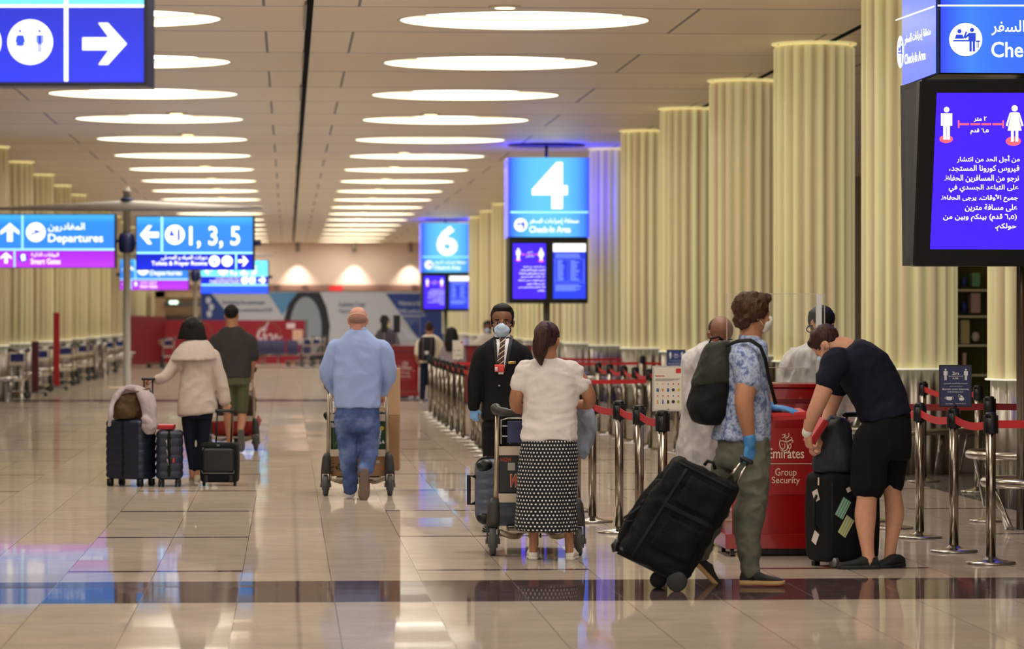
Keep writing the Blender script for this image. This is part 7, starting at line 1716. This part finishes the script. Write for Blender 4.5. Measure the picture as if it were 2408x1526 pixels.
# upright black suitcase with stickers, rucksack on top
us = gp(1981, 1330); Du = gd(1330); yawU = -TH + math.radians(30); T, R = local(us, yawU); su = Z(1106, Du)
t = thing('suitcase', 'tall black soft suitcase with pale stickers beside the bending person', 'suitcase', us)
hx, hy = .205, .145
bm = B(); soft_block(bm, T, hx, hy, .03, su, .05, .06, .05, bulge=.008); sh = obj('body', bm, CASE_K, t)
def face_x(u, v, out=.0): return T(u * hx, -hy - .010 - out, .03 + v * (su - .03))       # wide face
def face_y(u, v, out=.0): return T(-hx - .010 - out, u * hy, .03 + v * (su - .03))        # narrow left face
def sticker(nm, fn, c, w_, h_, ang, m, par):
    pts = []
    for sx, sy in ((-1, -1), (1, -1), (1, 1), (-1, 1)):
        x = sx * w_ / 2 * math.cos(ang) - sy * h_ / 2 * math.sin(ang); y = sx * w_ / 2 * math.sin(ang) + sy * h_ / 2 * math.cos(ang)
        pts.append(fn(c[0] + x / (hx if fn is face_x else hy), c[1] + y / (su - .03)))
    bm = B(); poly(bm, pts); bm2 = evaluated(bm, [('SOLIDIFY', dict(thickness=.002, offset=0))]); return obj(nm, bm2, m, par, False)
def striped(name, a, b_):
    g = NT(name); tc = g.n('TexCoord'); sp = g.n('SeparateXYZ'); g.l(tc.outputs['Object'], sp.inputs[0]); f_ = g.math('FRACT', g.math('MULTIPLY', g.math('ADD', sp.outputs[0], g.math('MULTIPLY', sp.outputs[2], -.55)), 48))
    g.l(g.mix(g.math('GREATER_THAN', f_, .6), srgb(a), srgb(b_)), g.b.inputs['Base Color']); g.b.inputs['Roughness'].default_value = .6; return g.m
STK = mat('sticker_white', (222, 206, 196), .6)
sticker('sticker', face_x, (-.52, .60), .07, .13, -.55, striped('sticker_green', (150, 190, 166), (86, 130, 108)), sh)
sticker('sticker', face_x, (-.40, .40), .07, .13, -.6, striped('sticker_cream', (196, 198, 150), (150, 166, 110)), sh)
sticker('sticker', face_y, (-.05, .73), .06, .075, -.4, STK, sh); sticker('sticker', face_y, (.0, .27), .055, .08, .5, STK, sh); sticker('tag', face_y, (-.25, .89), .014, .05, 0, STK, sh); sticker('tag', face_x, (-.3, .80), .03, .03, .4, STK, sh)
bm = B(); tube(bm, [T(-hx - .012, -.02, su * .75), T(-hx - .03, -.02, su * .7), T(-hx - .03, -.02, su * .45), T(-hx - .012, -.02, su * .4)], .012, 8, flat=.6); obj('side_handle', bm, DUF2, t)
for z_, nm in ((.5, 'piping'), (.5, 'piping')): pass
bm = B(); tube(bm, rrect(T, 0, 0, .0, hx, hy)[:1] + [T(-hx + .02, -hy - .004, .08), T(-hx + .02, -hy - .004, su - .07)], .005, 6); obj('piping', bm, DUF2, t)
for sx in (-1, 1):
    bm = B(); c = (sx * (hx - .05), -hy + .02); loft(bm, [[T(c[0] + q, c[1] + .035 * math.cos(a), .036 + .035 * math.sin(a)) for a in [2 * PI * i / 20 for i in range(20)]] for q in (-.018, .018)]); obj('wheel', bm, GREY_P, t)
    bm = B(); box(bm, T(sx * (hx - .06), hy - .05, .016), (.04, .04, .03), R); obj('foot', bm, BLACK_P, t, False)
bm = B(); bx_, by_ = pt(1989, 1110, Du + .04), pt(1991, 975, Du + .04)
tube(bm, [bx_, by_], .0105, 8); tube(bm, [bx_ + R @ V((.17, 0, 0)), by_ + R @ V((.17, 0, 0))], .0105, 8); o = obj('pull_bars', bm, STEEL, t)
bm = B(); tube(bm, [by_ - R @ V((.015, 0, 0)), by_ + R @ V((.185, 0, 0))], .017, 10, True); obj('grip', bm, BLACK_P, o)
rs = thing('rucksack', 'dark rucksack standing on the tall black suitcase', 'backpack', pt(1950, 1104, Du)); fr_ = _F(Du - .06, rs)
ro = fr_.cloth('body', mat('ruck_dark', (36, 38, 46), .7, var=.2, vscale=9, bump=.3, bscale=40), [(1948, 984, 1984, 984, .07), (1936, 1000, 1996, 998, .11), (1922, 1040, 2004, 1040, .13), (1913, 1080, 2006, 1080, .13), (1914, 1106, 2002, 1107, .11)], amp=.012, scale=8, stretch=(1, 1, .7), seed=61)
bm = B(); tube(bm, [pt(1946, 990, Du - .1), pt(1952, 980, Du - .06), pt(1964, 980, Du - .06), pt(1972, 988, Du - .08)], .012, 8); obj('grab_loop', bm, mat('loop_lilac', (112, 104, 124), .7), rs)

# loads of the blue shirt trolley
CARD = mat('cardboard', (168, 128, 88), .8, var=.06, vscale=5); CARD2 = mat('cardboard_pale', (196, 158, 118), .8, var=.06, vscale=5); TAPE = mat('packing_tape', (206, 180, 140), .35)
L2 = on(T2b, T2y); RT2 = M.Rotation(T2y, 3, 'Z')
def carton(lab, c, s, m, L=L2, R=RT2, grp='cartons on the trolley', extra=None, name='carton', tape=True):
    q = L(*c); t = thing(name, lab, 'box', q - V((0, 0, s[2] / 2)), grp)
    bm = B(); box(bm, q, s, R, .004); o = obj('box', bm, m, t, False)
    if tape:
        bm = B(); box(bm, q + V((0, 0, s[2] / 2 + .0005)), (s[0] + .002, .05, .002), R); box(bm, q + R @ V((s[0] / 2 + .0005, 0, 0)), (.002, .05, s[2]), R); obj('tape', bm, TAPE, o, False)
    if extra: extra(o, q, s)
    return t
def tface(q, s, R): return Face(q + R @ V((0, -s[1] / 2, 0)), R @ V((0, -1, 0)))
def pxy(p):
    d = p - CAM; k_ = d.dot(FW); return CX + F * d.dot(RT) / k_, HZ - F * d.z / k_
def brown_print(o, q, s):
    f = tface(q, s, RT2); b = B()
    random.seed(11)
    for i in range(14):
        x, y = 780 + random.random() * 24, 1082 + random.random() * 32; a = random.random() * 3; l_ = 4
        put_poly(b, f, [(x + l_ * math.cos(a), y + l_ * math.sin(a)), (x + 1.5 * math.cos(a + 1.57), y + 1.5 * math.sin(a + 1.57)), (x - l_ * math.cos(a), y - l_ * math.sin(a)), (x - 1.5 * math.cos(a + 1.57), y - 1.5 * math.sin(a + 1.57))], .003)
    vs, fs = text_mesh('COTTON', .02)
    bv = [b.verts.new(f.hit(804 - v * 7, 1078 + u * 30, .003)) for u, v in vs]
    for q_ in fs:
        try: b.faces.new([bv[i] for i in q_])
        except ValueError: pass
    obj('print', b, mat('print_brown', (78, 50, 36), .8), o, False)
    b = B(); put_rect(b, f, 885, 1083, 893, 1089, .003); obj('label', b, STK, o, False); b = B(); put_rect(b, f, 899, 1099, 907, 1107, .003); obj('orange_mark', b, mat('print_orange', (222, 110, 40), .6), o, False)
carton('brown printed carton low on the blue shirt person trolley', (0, .22, .285), (.5, .3, .22), CARD, extra=brown_print)
def green_print(o, q, s):
    f = tface(q, s, RT2); wb, yb, lg = B(), B(), B()
    put_text(wb, f, 'Breeze', 780, 994, 812, 1005, .02, .003, -.1); put_text(wb, f, 'Aloe Vera', 838, 1046, 884, 1053, .015, .003)
    vs, fs = text_mesh('Breeze', .03)
    bv = [wb.verts.new(f.hit(886 + v * 9 + u * 6, 1044 - u * 38, .003)) for u, v in vs]
    bv = [None] * 0 or bv
    for q_ in fs:
        try: wb.faces.new([bv[i] for i in q_])
        except ValueError: pass
    put_poly(wb, f, [(897, 1042), (905, 1043), (901, 1034)], .003); obj('lettering', wb, WHITE_P, o, False)
    put_disc(yb, f, 898, 1007, 5, None, .003, 16); obj('yellow_spot', yb, mat('print_yellow', (214, 190, 70), .6), o, False)
    random.seed(4)
    for i in range(9):
        x = 778 + random.random() * 20; put_poly(lg, f, [(x, 1058), (x + 3, 1058), (x + 9 + random.random() * 6, 1030 + random.random() * 12)], .002)
    obj('leaf_print', lg, mat('print_leaf', (96, 140, 70), .6), o, False)
carton('green aloe drink carton in the middle of the blue shirt person trolley', (0, .22, .542), (.505, .3, .29), mat('carton_green', (28, 66, 28), .5, var=.2, vscale=6), extra=green_print, tape=False)
carton('tall lower cardboard carton at the front of the blue shirt person trolley', (.05, .92, .452), (.6, .36, .51), CARD)
carton('tall upper cardboard carton standing out right of the blue shirt person', (.05, .92, .928), (.6, .34, .436), CARD2)
ls = thing('suitcase', 'black suitcase on its side with wheels showing left of the trolley', 'suitcase', L2(0, .56, .172)); bm = B(); box(bm, L2(-.01, .56, .46), (.52, .28, .575), RT2, .04, 3); obj('body', bm, CASE_K, ls)
for (yy, zz) in ((.47, .72), (.64, .70), (.47, .34), (.64, .33)):
    bm = B(); loft(bm, [[L2(-.305 + .034 * math.cos(a), yy + q, zz + .034 * math.sin(a)) for a in [2 * PI * i / 18 for i in range(18)]] for q in (-.018, .018)]); box(bm, L2(-.278, yy, zz), (.03, .03, .05), RT2); obj('wheel', bm, BLACK_P, ls)
# her trolley: grey suitcase, black printed box, jacket
L1 = on(T1b, T1y); RT1 = M.Rotation(T1y, 3, 'Z')
gs = thing('suitcase', 'blue grey hard suitcase lying across the trolley beside the suited person', 'suitcase', L1(-.08, .42, .172))
GREYC = mat('hardcase_grey', (86, 92, 112), .4)
bm = B(); Tg = lambda x, y, z: L1(-.085 + x, .44 + y, .175 + z)
soft_block(bm, Tg, .33, .13, 0, .475, .09, .09, .09, lambda z: .004 * math.sin(z * 90)); sh = obj('shell', bm, GREYC, gs)
bm = B(); soft_block(bm, Tg, .336, .012, .01, .48, .01, .085, .085); obj('zip_band', bm, mat('case_trim', (120, 118, 118), .5), sh)
for zz in (.06, .42): bm = B(); ell(bm, Tg(-.262, -.1, zz), (.06, .045, .045)); obj('corner_guard', bm, BLACK_P, sh)
bm = B(); tube(bm, [Tg(-.325, -.02, .34), Tg(-.375, -.02, .35), Tg(-.375, -.02, .15), Tg(-.325, -.02, .16)], .014, 8); obj('handle', bm, BLACK_P, gs)
def wow(o, q, s):
    f = tface(q, s, RT1); wb, rb, yb = B(), B(), B()
    put_text(rb, f, 'WOW', 1176, 1076, 1203, 1086, .03, .003, -.1); put_rect(wb, f, 1194, 1088, 1211, 1106, .003); put_text(yb, f, 'WOW', 1193, 1114, 1262, 1146, .06, .0025, .2); put_text(rb, f, 'WOW', 1195, 1116, 1260, 1144, .03, .004, .2)
    obj('red_lettering', rb, mat('wow_red', (196, 70, 50), .5), o, False); obj('outline', yb, mat('wow_pale', (216, 206, 180), .6), o, False); obj('label', wb, mat('label_grey', (180, 176, 172), .6), o, False)
carton('black printed box between the plates of the polka dot skirt person trolley', (-.005, .148, .555), (.49, .265, .26), mat('box_black', (20, 20, 22), .4), L1, RT1, extra=wow, tape=False, grp='boxes on the front trolley', name='printed_box')
jk = thing('jacket', 'pale grey blue jacket hanging beside the woman in white', 'jacket', pt(1380, 1010, 23.0)); fk = _F(22.98, jk)
fk.cloth('cloth', fabric('jacket_grey_blue', (142, 150, 166), .85, .05, .35), [], [[(1352, 957, 12, 0), (1372, 968, 18, 0), (1386, 1000, 17, .0), (1382, 1028, 17, .02), (1376, 1056, 16, .0), (1370, 1070, 9, .0)], [(1362, 965, 16, .05), (1366, 1010, 20, .06), (1368, 1055, 16, .06)], [(1380, 985, 15, -.03), (1396, 1005, 8, -.04), (1401, 1020, 4, -.04)]], voxel=.01, amp=.016, scale=11, stretch=(1, 1, .8), seed=71)
hb = thing('handbag', 'dark bag in the basket of the polka dot skirt person trolley', 'bag', L1(-.12, .1, .8)); fh = _F(23.2, hb)
fh.cloth('body', PACK_K, [], [[(1186, 985, 14, 0), (1215, 990, 15, .0), (1250, 988, 14, 0)]], voxel=.012, amp=.006, seed=72)
# red bag and small loads of the third trolley
L3 = on(T3b, T3y); RT3 = M.Rotation(T3y, 3, 'Z')
rb_ = thing('red_bag', 'red bag low on the trolley of the person in olive shorts', 'bag', L3(0, .3, .175)); bm = B(); soft_block(bm, lambda x, y, z: L3(x, .3 + y, .175 + z), .27, .16, 0, .2, .08, .08, .05); bm = remesh(bm, .014, 3); wrinkle(bm, .01, 8, (1, 1, 1), 81); obj('body', bm, mat('bag_red', (150, 24, 26), .6), rb_)
bb_ = thing('brown_bag', 'dark brown bag above the red bag on the olive shorts person trolley', 'bag', L3(.04, .3, .37)); bm = B(); soft_block(bm, lambda x, y, z: L3(.03 + x, .3 + y, .385 + z), .23, .15, 0, .3, .06, .08, .05); bm = remesh(bm, .014, 3); wrinkle(bm, .01, 8, (1, 1, 1), 82); obj('body', bm, mat('bag_brown', (70, 42, 34), .6), bb_)
bm = B(); tube(bm, [L3(.3, .25, .42), L3(.315, .22, .36), L3(.3, .25, .30)], [.01, .035, .02], 10, True); tag(obj('pink_bag', bm, mat('bag_pink', (206, 110, 116), .6), None, origin=L3(.3, .25, .3)), 'small pink bag hanging at the right of the olive shorts person trolley', 'bag')
# floor cover frame lines near the front
